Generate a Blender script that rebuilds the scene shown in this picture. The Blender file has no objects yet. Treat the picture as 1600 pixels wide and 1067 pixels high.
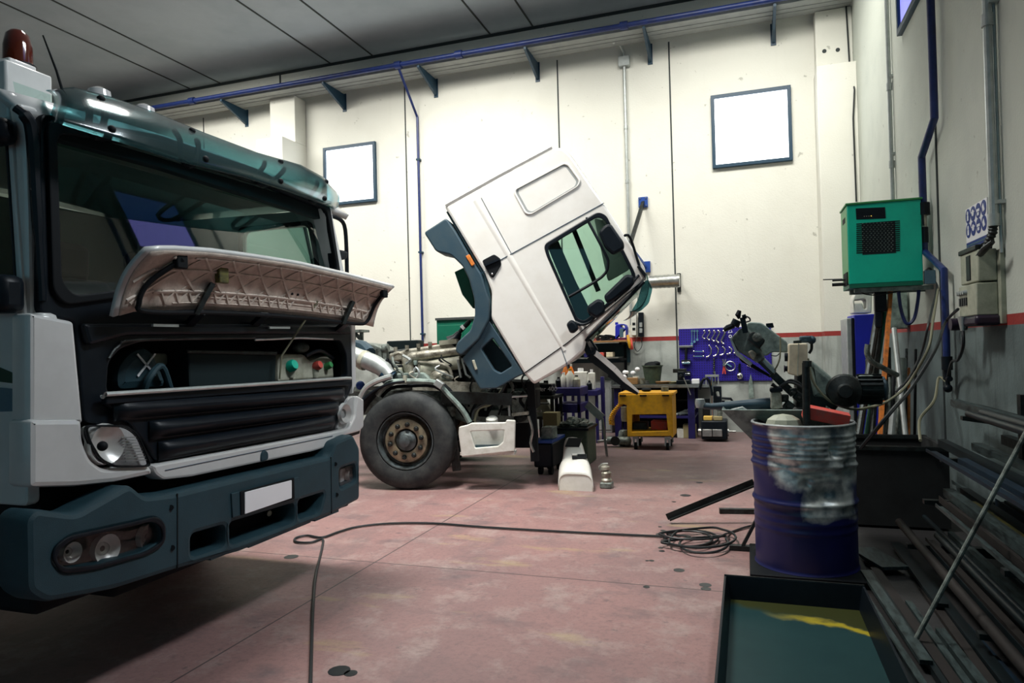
import bpy, bmesh, math, random
from mathutils import Vector, Matrix
random.seed(7)
PI = math.pi
SC = bpy.context.scene
COL = SC.collection
V = Vector
# ------------------------------------------------------------------ camera
FPX = 1080.0; CH = 1.4
_psi = math.atan(365/1080.0); _p = math.atan(12/1080.0); _s = 0.0255; _c = math.sqrt(1-_s*_s)
F0 = V((-math.sin(_psi), math.cos(_psi), 0)); R0 = V((math.cos(_psi), math.sin(_psi), 0)); ZV = V((0, 0, 1))
CF = F0*math.cos(_p)+ZV*math.sin(_p); _u1 = ZV*math.cos(_p)-F0*math.sin(_p)
CR = R0*_c-_u1*_s; CU = _u1*_c+R0*_s
CAM = V((0, 0, CH))
def S(x, y, X=None, Y=None, Z=None):
    """where the sight line through a photo point meets a real plane of the room"""
    d = CF+CR*((x-800)/FPX)+CU*((533.5-y)/FPX)
    t = X/d.x if X is not None else (Y/d.y if Y is not None else (Z-CH)/d.z)
    return CAM+d*t
cd = bpy.data.cameras.new('camera'); co = bpy.data.objects.new('camera', cd); COL.objects.link(co)
cd.sensor_width = 36; cd.lens = 36*FPX/1600; cd.clip_start = 0.05; cd.clip_end = 100
co.matrix_world = Matrix(((CR.x, CU.x, -CF.x, 0), (CR.y, CU.y, -CF.y, 0), (CR.z, CU.z, -CF.z, CH), (0, 0, 0, 1)))
SC.camera = co
# ------------------------------------------------------------------ materials
MATS = {}
def M(name, rgb, rough=0.5, metal=0.0, dirt=None, scale=6.0, amt=0.5, bump=0.0, bscale=60.0, emit=None, estr=1.0, coat=0.0, spec=0.5, stretch=None, thr=(0.4, 0.65)):
    m = bpy.data.materials.new(name); m.use_nodes = True
    nt = m.node_tree; b = nt.nodes['Principled BSDF']
    b.inputs['Base Color'].default_value = (*rgb, 1); b.inputs['Roughness'].default_value = rough; b.inputs['Metallic'].default_value = metal
    b.inputs['Specular IOR Level'].default_value = spec
    if coat: b.inputs['Coat Weight'].default_value = coat; b.inputs['Coat Roughness'].default_value = 0.08
    tc = nt.nodes.new('ShaderNodeNewGeometry')
    src = tc.outputs['Position']
    if stretch:
        mp = nt.nodes.new('ShaderNodeMapping'); mp.inputs['Scale'].default_value = stretch
        nt.links.new(src, mp.inputs['Vector']); src = mp.outputs['Vector']
    if dirt:
        n = nt.nodes.new('ShaderNodeTexNoise'); n.inputs['Scale'].default_value = scale; n.inputs['Detail'].default_value = 6; n.inputs['Roughness'].default_value = 0.65
        nt.links.new(src, n.inputs['Vector'])
        r = nt.nodes.new('ShaderNodeMapRange'); r.inputs['From Min'].default_value = thr[0]; r.inputs['From Max'].default_value = thr[1]; r.inputs['To Max'].default_value = amt
        nt.links.new(n.outputs['Fac'], r.inputs['Value'])
        mx = nt.nodes.new('ShaderNodeMix'); mx.data_type = 'RGBA'
        mx.inputs[6].default_value = (*rgb, 1); mx.inputs[7].default_value = (*dirt, 1)
        nt.links.new(r.outputs['Result'], mx.inputs[0]); nt.links.new(mx.outputs[2], b.inputs['Base Color'])
    if bump:
        n2 = nt.nodes.new('ShaderNodeTexNoise'); n2.inputs['Scale'].default_value = bscale; n2.inputs['Detail'].default_value = 4
        nt.links.new(src, n2.inputs['Vector'])
        bp = nt.nodes.new('ShaderNodeBump'); bp.inputs['Strength'].default_value = bump; bp.inputs['Distance'].default_value = 0.01
        nt.links.new(n2.outputs['Fac'], bp.inputs['Height']); nt.links.new(bp.outputs['Normal'], b.inputs['Normal'])
    if emit: b.inputs['Emission Color'].default_value = (*emit, 1); b.inputs['Emission Strength'].default_value = estr
    MATS[name] = m
    return m
def glassmat(name, tint, refl=1.0, rough=0.02, opaque=0.0, base=(0.02, 0.03, 0.03), base_r=.05):
    m = bpy.data.materials.new(name); m.use_nodes = True; nt = m.node_tree; nt.nodes.clear()
    o = nt.nodes.new('ShaderNodeOutputMaterial'); t = nt.nodes.new('ShaderNodeBsdfTransparent'); t.inputs[0].default_value = (*tint, 1)
    g = nt.nodes.new('ShaderNodeBsdfGlossy'); g.inputs['Roughness'].default_value = rough; g.inputs[0].default_value = (refl, refl, refl, 1)
    lw = nt.nodes.new('ShaderNodeLayerWeight'); lw.inputs[0].default_value = .5
    pw = nt.nodes.new('ShaderNodeMath'); pw.operation = 'POWER'; pw.inputs[1].default_value = 3.5; nt.links.new(lw.outputs['Facing'], pw.inputs[0])
    fr = nt.nodes.new('ShaderNodeMath'); fr.operation = 'MULTIPLY_ADD'; fr.inputs[1].default_value = .9; fr.inputs[2].default_value = base_r; nt.links.new(pw.outputs[0], fr.inputs[0])
    d = nt.nodes.new('ShaderNodeBsdfPrincipled'); d.inputs['Base Color'].default_value = (*base, 1); d.inputs['Roughness'].default_value = 0.15
    m1 = nt.nodes.new('ShaderNodeMixShader'); m1.inputs[0].default_value = opaque
    nt.links.new(t.outputs[0], m1.inputs[1]); nt.links.new(d.outputs[0], m1.inputs[2])
    m2 = nt.nodes.new('ShaderNodeMixShader'); nt.links.new(fr.outputs[0], m2.inputs[0])
    nt.links.new(m1.outputs[0], m2.inputs[1]); nt.links.new(g.outputs[0], m2.inputs[2]); nt.links.new(m2.outputs[0], o.inputs[0])
    MATS[name] = m
    return m
K = MATS
# ------------------------------------------------------------------ mesh helpers
def frame(axis):
    a = V(axis).normalized(); h = V((0, 0, 1)) if abs(a.z) < 0.9 else V((1, 0, 0))
    u = a.cross(h).normalized(); w = a.cross(u).normalized()
    return u, w, a
def RP(pts, r=0.02, n=4):
    """round the corners of a 2D outline"""
    out = []; N = len(pts)
    for i in range(N):
        p = V(pts[i]).to_2d(); a = V(pts[i-1]).to_2d(); b = V(pts[(i+1) % N]).to_2d()
        da = a-p; db = b-p; la = da.length; lb = db.length
        if la < 1e-6 or lb < 1e-6: continue
        k = min(r, la*0.45, lb*0.45); q0 = p+da/la*k; q1 = p+db/lb*k
        for j in range(n+1):
            t = j/n; out.append((q0*(1-t)**2+p*2*t*(1-t)+q1*t*t)[:])
    return out
class MB:
    def __init__(s): s.bm = bmesh.new()
    def _f(s, vs):
        try: return s.bm.faces.new(vs)
        except ValueError: return None
    def box(s, c, d, rot=None):
        c = V(c); R = rot if rot is not None else Matrix.Identity(3); vs = []
        for z in (-.5, .5):
            for x, y in ((-.5, -.5), (.5, -.5), (.5, .5), (-.5, .5)):
                vs.append(s.bm.verts.new(c+R@V((x*d[0], y*d[1], z*d[2]))))
        for f in ((3, 2, 1, 0), (4, 5, 6, 7), (0, 1, 5, 4), (1, 2, 6, 5), (2, 3, 7, 6), (3, 0, 4, 7)): s._f([vs[i] for i in f])
        return s
    def bb(s, x0, y0, z0, x1, y1, z1): return s.box(((x0+x1)/2, (y0+y1)/2, (z0+z1)/2), (abs(x1-x0), abs(y1-y0), abs(z1-z0)))
    def bar(s, a, b, w, h, up=(0, 0, 1)):
        a = V(a); b = V(b); d = (b-a); L = d.length; d = d/L; u = V(up)
        if abs(d.dot(u)) > .98: u = V((1, 0, 0))
        x = d.cross(u).normalized(); z = x.cross(d).normalized()
        return s.box((a+b)/2, (w, L, h), Matrix((x, d, z)).transposed())
    def lathe(s, prof, o, axis=(0, 0, 1), n=24, caps=True):
        u, w, a = frame(axis); o = V(o); rings = []
        for r, h in prof: rings.append([s.bm.verts.new(o+a*h+(u*math.cos(2*PI*k/n)+w*math.sin(2*PI*k/n))*max(r, 1e-5)) for k in range(n)])
        for i in range(len(rings)-1):
            for k in range(n): s._f((rings[i][k], rings[i+1][k], rings[i+1][(k+1) % n], rings[i][(k+1) % n]))
        if caps:
            s._f(rings[0]); s._f(rings[-1][::-1])
        return s
    def cyl(s, a, b, r, r1=None, n=14):
        a = V(a); b = V(b); return s.lathe([(r, 0), (r if r1 is None else r1, (b-a).length)], a, b-a, n)
    def tube(s, pts, r, n=8, smooth=0, closed=False):
        P = [V(p) for p in pts]
        if smooth:
            Q = []
            N = len(P)
            rng = range(N if closed else N-1)
            for i in rng:
                p0 = P[(i-1) % N] if (closed or i > 0) else P[0]; p1 = P[i]; p2 = P[(i+1) % N]; p3 = P[(i+2) % N] if (closed or i+2 < N) else P[-1]
                for j in range(smooth):
                    t = j/smooth; Q.append(.5*((2*p1)+(p2-p0)*t+(2*p0-5*p1+4*p2-p3)*t*t+(3*p1-p0-3*p2+p3)*t**3))
            if not closed: Q.append(P[-1])
            P = Q
        rs = r if isinstance(r, (list, tuple)) else [r]*len(P)
        if len(rs) != len(P): rs = [rs[min(int(i*len(rs)/len(P)), len(rs)-1)] for i in range(len(P))]
        N = len(P); rings = []; u = None
        for i in range(N):
            d = (P[(i+1) % N]-P[i-1]) if closed else (P[min(i+1, N-1)]-P[max(i-1, 0)])
            if d.length < 1e-9: d = V((0, 0, 1))
            d.normalize()
            if u is None: u = frame(d)[0]
            u = (u-d*u.dot(d))
            if u.length < 1e-6: u = frame(d)[0]
            u.normalize(); w = d.cross(u)
            rings.append([s.bm.verts.new(P[i]+(u*math.cos(2*PI*k/n)+w*math.sin(2*PI*k/n))*rs[i]) for k in range(n)])
        for i in range(N if closed else N-1):
            A = rings[i]; B = rings[(i+1) % N]
            for k in range(n): s._f((A[k], A[(k+1) % n], B[(k+1) % n], B[k]))
        if not closed: s._f(rings[0][::-1]); s._f(rings[-1])
        return s
    def sphere(s, c, r, sc=(1, 1, 1), n=14, m=8):
        c = V(c); rows = []
        for i in range(m+1):
            th = PI*i/m; rows.append([s.bm.verts.new(c+V((math.sin(th)*math.cos(2*PI*k/n)*sc[0], math.sin(th)*math.sin(2*PI*k/n)*sc[1], math.cos(th)*sc[2]))*r) for k in range(n)])
        for i in range(m):
            for k in range(n): s._f((rows[i][k], rows[i+1][k], rows[i+1][(k+1) % n], rows[i][(k+1) % n]))
        return s
    def prism(s, pts, vec):
        vec = V(vec); a = [s.bm.verts.new(V(p)) for p in pts]; b = [s.bm.verts.new(V(p)+vec) for p in pts]; N = len(a)
        s._f(a[::-1]); s._f(b)
        for i in range(N): s._f((a[i], a[(i+1) % N], b[(i+1) % N], b[i]))
        return s
    def grid(s, fn, nu, nv):
        g = [[s.bm.verts.new(V(fn(i/nu, j/nv))) for j in range(nv+1)] for i in range(nu+1)]
        for i in range(nu):
            for j in range(nv): s._f((g[i][j], g[i+1][j], g[i+1][j+1], g[i][j+1]))
        return s
    def plate(s, outline, holes, t, O, A, B, bev=0.004):
        """flat panel with holes: 2D outlines in frame O + a*A + b*B, thickness t centred on the frame"""
        A = V(A); B = V(B); N = A.cross(B); O = V(O)
        cu = bpy.data.curves.new('tmp', 'CURVE'); cu.dimensions = '2D'; cu.fill_mode = 'BOTH'
        for pl in [outline]+list(holes):
            sp = cu.splines.new('POLY'); sp.points.add(len(pl)-1); sp.use_cyclic_u = True
            for q, p in zip(sp.points, pl): q.co = (p[0], p[1], 0, 1)
        bev = min(bev, t/2*0.98)
        cu.extrude = t/2-bev; cu.bevel_depth = bev; cu.bevel_resolution = 1; cu.offset = -bev
        ob = bpy.data.objects.new('tmp', cu); me = bpy.data.meshes.new_from_object(ob)
        n0 = len(s.bm.verts)
        me.transform(Matrix(((A.x, B.x, N.x, O.x), (A.y, B.y, N.y, O.y), (A.z, B.z, N.z, O.z), (0, 0, 0, 1))))
        s.bm.from_mesh(me); bpy.data.meshes.remove(me); bpy.data.objects.remove(ob); bpy.data.curves.remove(cu)
        return s
    def plX(s, px, X, t, holes=(), r=0.015, bev=0.006, hr=None):
        """panel facing +X, its face at X, going back t; outlines as photo points seen on that plane"""
        c = lambda L, rr: RP([(S(a, b, X=X).y, S(a, b, X=X).z) for a, b in L], rr)
        return s.plate(c(px, r), [c(h, r if hr is None else hr) for h in holes], t, (X-t/2, 0, 0), (0, 1, 0), (0, 0, 1), bev)
    def plY(s, px, Y, t, holes=(), r=0.015, bev=0.006, hr=None):
        """panel facing the camera side (-Y), face at Y, going back t"""
        c = lambda L, rr: RP([(S(a, b, Y=Y).x, S(a, b, Y=Y).z) for a, b in L], rr)
        return s.plate(c(px, r), [c(h, r if hr is None else hr) for h in holes], t, (0, Y+t/2, 0), (1, 0, 0), (0, 0, 1), bev)
    def build(s, name, mat, parent=None, smooth=35, bevel=0, label=None, solid=0, sub=0, bseg=2):
        bmesh.ops.recalc_face_normals(s.bm, faces=s.bm.faces)
        me = bpy.data.meshes.new(name); s.bm.to_mesh(me); s.bm.free()
        if smooth:
            for p in me.polygons: p.use_smooth = True
            me.set_sharp_from_angle(angle=math.radians(smooth))
        me.materials.append(MATS[mat] if isinstance(mat, str) else mat)
        o = bpy.data.objects.new(name, me); COL.objects.link(o)
        if solid:
            q = o.modifiers.new('s', 'SOLIDIFY'); q.thickness = solid; q.offset = 0
        if bevel:
            q = o.modifiers.new('b', 'BEVEL'); q.width = bevel; q.segments = bseg; q.limit_method = 'ANGLE'; q.angle_limit = math.radians(40); q.harden_normals = False
        if sub:
            q = o.modifiers.new('u', 'SUBSURF'); q.levels = sub; q.render_levels = sub
        if parent is not None:
            o.parent = parent; w = wloc(parent); o.matrix_parent_inverse = Matrix.Translation(-w)
        if label: o['label'] = label
        return o
def wloc(p):
    # every thing is an Empty with a location only; its parts are meshes whose own location is zero
    return V((0, 0, 0)) if p.parent is not None else p.location.copy()
def tag(o, label, cat, group=None, kind=None):
    o['label'] = label; o['category'] = cat
    if group: o['group'] = group
    if kind: o['kind'] = kind
    return o
def thing(name, label, cat, loc=(0, 0, 0), group=None):
    o = bpy.data.objects.new(name, None); COL.objects.link(o); o.location = loc; o.empty_display_size = .1
    return tag(o, label, cat, group)
def struct(mb, name, mat, **k):
    o = mb.build(name, mat, **k)
    if not o.parent: o['kind'] = 'structure'
    return o
def sub(mb, name, mat, par, **k):
    """sub-part: child of a part mesh (which sits at zero under its thing)"""
    o = mb.build(name, mat, None, **k); o.parent = par; return o
def solo(mb, name, mat, label, cat, group=None, **k):
    """a one-mesh thing with its origin at its base"""
    o = mb.build(name, mat, **k); me = o.data
    xs = [v.co.x for v in me.vertices]; ys = [v.co.y for v in me.vertices]; zs = [v.co.z for v in me.vertices]
    c = V(((min(xs)+max(xs))/2, (min(ys)+max(ys))/2, min(zs)))
    me.transform(Matrix.Translation(-c)); o.location = c
    return tag(o, label, cat, group)
def dup(root, loc, label=None, group=None, rotz=None):
    r = root.copy(); COL.objects.link(r); r.location = loc
    if rotz is not None: r.rotation_euler = (0, 0, rotz)
    if label: r['label'] = label
    if group: r['group'] = group
    for ch in list(root.children):
        c = ch.copy(); COL.objects.link(c); c.parent = r; c.matrix_parent_inverse = ch.matrix_parent_inverse.copy()
        for g in list(ch.children):
            d = g.copy(); COL.objects.link(d); d.parent = c; d.matrix_parent_inverse = g.matrix_parent_inverse.copy()
    return r
_font = {}
def text(body, size, O, A, B, mat, parent, name, depth=0.0015, align='CENTER', label=None):
    cu = bpy.data.curves.new(name, 'FONT'); cu.body = body; cu.size = size; cu.extrude = depth; cu.align_x = align; cu.align_y = 'CENTER'
    ob = bpy.data.objects.new('t', cu); me = bpy.data.meshes.new_from_object(ob)
    A = V(A).normalized(); B = V(B).normalized(); N = A.cross(B); O = V(O)
    me.transform(Matrix(((A.x, B.x, N.x, O.x), (A.y, B.y, N.y, O.y), (A.z, B.z, N.z, O.z), (0, 0, 0, 1))))
    mb = MB(); mb.bm.from_mesh(me); bpy.data.objects.remove(ob); bpy.data.curves.remove(cu); bpy.data.meshes.remove(me)
    return mb
# ------------------------------------------------------------------ palette
M('white_paint', (.62, .63, .62), .28, dirt=(.42, .43, .42), scale=3, amt=.35, coat=.4)
M('white_cab', (.83, .82, .77), .3, dirt=(.7, .67, .6), scale=4, amt=.35, coat=.3)
M('black_plastic', (.003, .006, .010), .42, dirt=(.009, .014, .02), scale=8, amt=.5, spec=.22)
M('black_matt', (.004, .006, .008), .7, spec=.2)
M('grey_plastic', (.018, .052, .068), .55, dirt=(.012, .036, .048), scale=5, amt=.7, bump=.15, bscale=250, spec=.35)
M('fender_plastic', (.022, .055, .08), .5, dirt=(.045, .075, .09), scale=5, amt=.7, bump=.1, bscale=200)
M('rubber', (.012, .016, .018), .75, dirt=(.07, .075, .07), scale=7, amt=.5, bump=.1)
M('rim_metal', (.32, .28, .19), .5, .5, dirt=(.06, .05, .04), scale=9, amt=.9)
M('hub_metal', (.12, .15, .16), .5, .6, dirt=(.04, .04, .03), scale=14, amt=.8)
M('dark_steel', (.045, .055, .055), .45, .7, dirt=(.02, .018, .015), scale=12, amt=.8, bump=.2)
M('grimy_metal', (.24, .28, .25), .5, .3, dirt=(.03, .035, .03), scale=16, amt=.9, bump=.3, bscale=80)
M('cast_alloy', (.5, .48, .4), .45, .55, dirt=(.12, .11, .08), scale=12, amt=.9, bump=.3, bscale=60)
M('saw_paint', (.30, .38, .34), .45, .05, dirt=(.06, .085, .08), scale=10, amt=.8, bump=.15)
M('steel', (.5, .52, .5), .3, .9, dirt=(.2, .2, .18), scale=10, amt=.6)
M('galvanised', (.5, .54, .53), .42, .6, dirt=(.35, .38, .37), scale=14, amt=.6)
M('chrome', (.8, .8, .8), .12, 1.0)
M('tray_grey', (.33, .35, .34), .6, dirt=(.2, .22, .22), scale=4, amt=.4)
M('blue_pipe', (.010, .028, .15), .4, dirt=(.006, .014, .06), scale=8, amt=.6)
M('violet_blue', (.012, .009, .11), .5, dirt=(.006, .006, .05), scale=9, amt=.6)
M('board_blue', (.014, .008, .20), .5)
M('cabinet_blue', (.012, .02, .42), .45, dirt=(.01, .015, .25), scale=5, amt=.5)
M('bracket_blue', (.01, .06, .30), .45)
M('frame_blue', (.008, .045, .085), .45)
M('teal_green', (.0, .50, .34), .42, dirt=(.0, .38, .27), scale=6, amt=.5)
M('leaf_green', (.05, .30, .09), .45, dirt=(.03, .20, .07), scale=6, amt=.5)
M('dark_green', (.0, .13, .075), .5, dirt=(.0, .08, .05), scale=5, amt=.5)
M('decal_green', (.0, .035, .015), .4)
M('decal_blue', (.06, .13, .18), .4, dirt=(.09, .16, .2), scale=20, amt=.6)
M('yellow', (.72, .36, .008), .45, dirt=(.42, .22, .02), scale=14, amt=.6)
M('yellow_frame', (.75, .5, .1), .5)
M('orange', (.75, .22, .03), .5, dirt=(.25, .10, .04), scale=18, amt=.8)
M('amber', (.9, .2, .01), .25)
M('red', (.7, .07, .05), .5, dirt=(.4, .12, .1), scale=20, amt=.7)
M('cream', (.72, .64, .46), .5, dirt=(.42, .36, .25), scale=12, amt=.6)
M('panel_beige', (.42, .44, .34), .5, dirt=(.22, .24, .18), scale=12, amt=.6)
M('white_plastic', (.75, .76, .7), .4, dirt=(.5, .5, .42), scale=14, amt=.5)
M('milky_plastic', (.5, .5, .4), .4, dirt=(.25, .25, .18), scale=12, amt=.7)
M('hood_lining', (.64, .55, .47), .7, dirt=(.3, .25, .21), scale=12, amt=.6, bump=.2)
M('plate_white', (.92, .93, .95), .4)
M('interior', (.20, .27, .23), .7)
M('interior_dark', (.010, .020, .022), .7, spec=.2)
M('purple', (.012, .004, .02), .4)
M('wood', (.35, .19, .07), .6, dirt=(.2, .1, .04), scale=10, amt=.7, stretch=(1, 8, 8))
M('card', (.35, .3, .15), .8)
M('bucket', (.06, .09, .055), .6, dirt=(.03, .04, .03), scale=14, amt=.8)
M('clear_lens', (.55, .55, .55), .12, .0, coat=1)
M('reflector', (.85, .85, .82), .3, .35)
M('oil', (.012, .016, .018), .35)
M('cable', (.01, .014, .016), .5)
M('pale_cable', (.20, .20, .13), .5)
M('ground_dark', (.012, .015, .016), .8, dirt=(.006, .007, .008), scale=7, amt=.9)
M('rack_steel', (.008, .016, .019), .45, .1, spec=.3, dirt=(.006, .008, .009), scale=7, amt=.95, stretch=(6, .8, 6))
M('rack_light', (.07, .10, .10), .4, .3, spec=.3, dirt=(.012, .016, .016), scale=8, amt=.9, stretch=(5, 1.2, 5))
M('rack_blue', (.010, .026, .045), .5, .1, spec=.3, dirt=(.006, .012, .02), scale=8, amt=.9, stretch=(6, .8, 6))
M('rack_yellow', (.14, .13, .03), .6, .1, dirt=(.015, .017, .01), scale=6, amt=.95, stretch=(6, 1.5, 6))
glassmat('windshield_glass', (.72, .88, .82), .9, base_r=.10)
glassmat('clear_glass', (.80, .90, .86), .9)
glassmat('smoke_acrylic', (.28, .49, .51), .6, .16, opaque=.12, base=(.06, .17, .18), base_r=.05)
glassmat('lamp_glass', (.95, .95, .95), .35)
# ================================================================== THE ROOM
XW = 1.62; YW = 11.5; ZC = 7.0; XL = -15.0; YB = -6.0
def wallmat(name, upper, lower, dirt):
    m = bpy.data.materials.new(name); m.use_nodes = True; nt = m.node_tree; b = nt.nodes['Principled BSDF']; b.inputs['Roughness'].default_value = .75
    g = nt.nodes.new('ShaderNodeNewGeometry'); sx = nt.nodes.new('ShaderNodeSeparateXYZ'); nt.links.new(g.outputs['Position'], sx.inputs[0])
    def band(lo, hi):
        a = nt.nodes.new('ShaderNodeMath'); a.operation = 'GREATER_THAN'; a.inputs[1].default_value = lo
        c = nt.nodes.new('ShaderNodeMath'); c.operation = 'LESS_THAN'; c.inputs[1].default_value = hi
        d = nt.nodes.new('ShaderNodeMath'); d.operation = 'MULTIPLY'
        nt.links.new(sx.outputs[2], a.inputs[0]); nt.links.new(sx.outputs[2], c.inputs[0]); nt.links.new(a.outputs[0], d.inputs[0]); nt.links.new(c.outputs[0], d.inputs[1]); return d.outputs[0]
    def noise(sc, vec=None, det=5):
        n = nt.nodes.new('ShaderNodeTexNoise'); n.inputs['Scale'].default_value = sc; n.inputs['Detail'].default_value = det
        if vec:
            mp = nt.nodes.new('ShaderNodeMapping'); mp.inputs['Scale'].default_value = vec; nt.links.new(g.outputs['Position'], mp.inputs[0]); nt.links.new(mp.outputs[0], n.inputs[0])
        else: nt.links.new(g.outputs['Position'], n.inputs[0])
        return n.outputs['Fac']
    def rng(src, a, c, d=1.0):
        r = nt.nodes.new('ShaderNodeMapRange'); r.inputs[1].default_value = a; r.inputs[2].default_value = c; r.inputs[4].default_value = d; nt.links.new(src, r.inputs[0]); return r.outputs[0]
    def mix(f, A, B):
        x = nt.nodes.new('ShaderNodeMix'); x.data_type = 'RGBA'
        if hasattr(f, 'node'): nt.links.new(f, x.inputs[0])
        else: x.inputs[0].default_value = f
        for i, q in ((6, A), (7, B)):
            if hasattr(q, 'node'): nt.links.new(q, x.inputs[i])
            else: x.inputs[i].default_value = (*q, 1)
        return x.outputs[2]
    up = mix(rng(noise(2.2), .45, .75, .25), upper, dirt)
    up = mix(rng(noise(3.0, (2.5, 2.5, .25)), .6, .72, .12), up, dirt)
    up = mix(rng(noise(9), .70, .74, .5), up, (.25, .25, .2))
    lo = mix(rng(noise(2.6), .42, .62, .75), lower, tuple(c*.55 for c in lower))
    lo = mix(rng(noise(3.5, (3, 3, .4)), .55, .7, .5), lo, tuple(c*.35 for c in lower))
    c1 = mix(band(-1, 1.49), up, lo)
    c2 = mix(band(1.475, 1.545), c1, mix(rng(noise(12), .55, .75, .6), (.33, .035, .03), (.16, .03, .03)))
    nt.links.new(c2, b.inputs['Base Color'])
    bp = nt.nodes.new('ShaderNodeBump'); bp.inputs['Strength'].default_value = .25; bp.inputs['Distance'].default_value = .01; nt.links.new(noise(45), bp.inputs['Height']); nt.links.new(bp.outputs[0], b.inputs['Normal'])
    MATS[name] = m
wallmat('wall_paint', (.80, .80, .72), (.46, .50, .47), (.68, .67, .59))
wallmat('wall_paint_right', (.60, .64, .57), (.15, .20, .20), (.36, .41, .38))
# floor paint: worn pink-red with joints, grime and painted-in shade
def floormat():
    m = bpy.data.materials.new('floor_paint'); m.use_nodes = True; nt = m.node_tree; b = nt.nodes['Principled BSDF']
    g = nt.nodes.new('ShaderNodeNewGeometry')
    def noise(sc, det=6, vec=None, ro=.6):
        n = nt.nodes.new('ShaderNodeTexNoise'); n.inputs['Scale'].default_value = sc; n.inputs['Detail'].default_value = det; n.inputs['Roughness'].default_value = ro
        if vec:
            mp = nt.nodes.new('ShaderNodeMapping'); mp.inputs['Scale'].default_value = vec; nt.links.new(g.outputs['Position'], mp.inputs[0]); nt.links.new(mp.outputs[0], n.inputs[0])
        else: nt.links.new(g.outputs['Position'], n.inputs[0])
        return n.outputs['Fac']
    def rng(src, a, c, d=1.0):
        r = nt.nodes.new('ShaderNodeMapRange'); r.inputs[1].default_value = a; r.inputs[2].default_value = c; r.inputs[4].default_value = d; nt.links.new(src, r.inputs[0]); return r.outputs[0]
    def mix(f, A, B):
        x = nt.nodes.new('ShaderNodeMix'); x.data_type = 'RGBA'; nt.links.new(f, x.inputs[0])
        for i, q in ((6, A), (7, B)):
            if hasattr(q, 'node'): nt.links.new(q, x.inputs[i])
            else: x.inputs[i].default_value = (*q, 1)
        return x.outputs[2]
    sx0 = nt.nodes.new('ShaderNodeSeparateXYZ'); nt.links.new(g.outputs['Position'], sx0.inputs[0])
    c = mix(rng(noise(.9), .35, .65), (.34, .19, .175), (.24, .145, .14))
    c = mix(rng(noise(3.5, 8, None, .7), .5, .68, .7), c, (.40, .31, .28))
    c = mix(rng(noise(2.1, 7, (1, 1.6, 1)), .56, .72, .75), c, (.13, .095, .10))
    c = mix(rng(noise(11, 5), .62, .72, .6), c, (.09, .07, .075))
    c = mix(rng(noise(34, 6, None, .75), .48, .62, .28), c, (.10, .07, .075))
    c = mix(rng(noise(1.7, 8, (1.8, .8, 1), .7), .54, .66, .6), c, (.17, .12, .12))
    c = mix(rng(sx0.outputs[1], 6.6, 8.2, .55), c, (.11, .085, .09))  # grime with the tilted truck's shade painted in, darker towards the back wall
    c = mix(rng(noise(1.3, 4, (.6, 2.2, 1)), .62, .70, .35), c, (.50, .42, .16))
    sx = nt.nodes.new('ShaderNodeSeparateXYZ'); nt.links.new(g.outputs['Position'], sx.inputs[0])
    def joint(idx, at, w):
        s_ = nt.nodes.new('ShaderNodeMath'); s_.operation = 'SUBTRACT'; s_.inputs[1].default_value = at; nt.links.new(sx.outputs[idx], s_.inputs[0])
        a_ = nt.nodes.new('ShaderNodeMath'); a_.operation = 'ABSOLUTE'; nt.links.new(s_.outputs[0], a_.inputs[0])
        l_ = nt.nodes.new('ShaderNodeMath'); l_.operation = 'LESS_THAN'; l_.inputs[1].default_value = w; nt.links.new(a_.outputs[0], l_.inputs[0]); return l_.outputs[0]
    for idx, at in ((0, S(600, 870, Z=0).x), (1, S(900, 905, Z=0).y), (1, 8.4)):
        c = mix(joint(idx, at, .005), c, (.07, .05, .05))
    # dirt and dark-corner shade painted in along the bars by the right wall
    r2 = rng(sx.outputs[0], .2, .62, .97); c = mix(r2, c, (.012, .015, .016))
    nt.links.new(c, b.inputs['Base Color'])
    nt.links.new(rng(noise(2.5), .3, .7, .75), b.inputs['Roughness']) if False else None
    b.inputs['Roughness'].default_value = .55
    bp = nt.nodes.new('ShaderNodeBump'); bp.inputs['Strength'].default_value = .2; bp.inputs['Distance'].default_value = .01; nt.links.new(noise(25, 4), bp.inputs['Height']); nt.links.new(bp.outputs[0], b.inputs['Normal'])
    MATS['floor_paint'] = m
floormat()
M('ceiling_paint', (.46, .53, .58), .7, dirt=(.36, .43, .48), scale=.8, amt=.7)
M('seam', (.04, .05, .05), .8)
M('beam_white', (.80, .79, .72), .7, dirt=(.6, .58, .5), scale=3, amt=.3)
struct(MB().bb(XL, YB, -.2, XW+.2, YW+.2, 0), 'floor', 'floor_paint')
struct(MB().bb(XL, YB, ZC, XW+.2, YW+.2, ZC+.15), 'ceiling', 'ceiling_paint')
struct(MB().bb(XL, YW, 0, XW+.2, YW+.2, ZC), 'wall_back', 'wall_paint')
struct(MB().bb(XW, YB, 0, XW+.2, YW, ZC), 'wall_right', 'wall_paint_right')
struct(MB().bb(XL-.2, YB, 0, XL, YW+.2, ZC), 'wall_left', 'wall_paint')
M('wall_rear', (.18, .20, .19), .8)
# unseen wide opening behind the camera, added to let cool world light in
struct(MB().plate([(XL-.2, 0), (-9.0, 0), (-9.0, 4.2), (.8, 4.2), (.8, 0), (XW+.2, 0), (XW+.2, ZC), (XL-.2, ZC)], [], .2, (0, YB-.1, 0), (1, 0, 0), (0, 0, 1), .01), 'wall_front', 'wall_rear')
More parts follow.
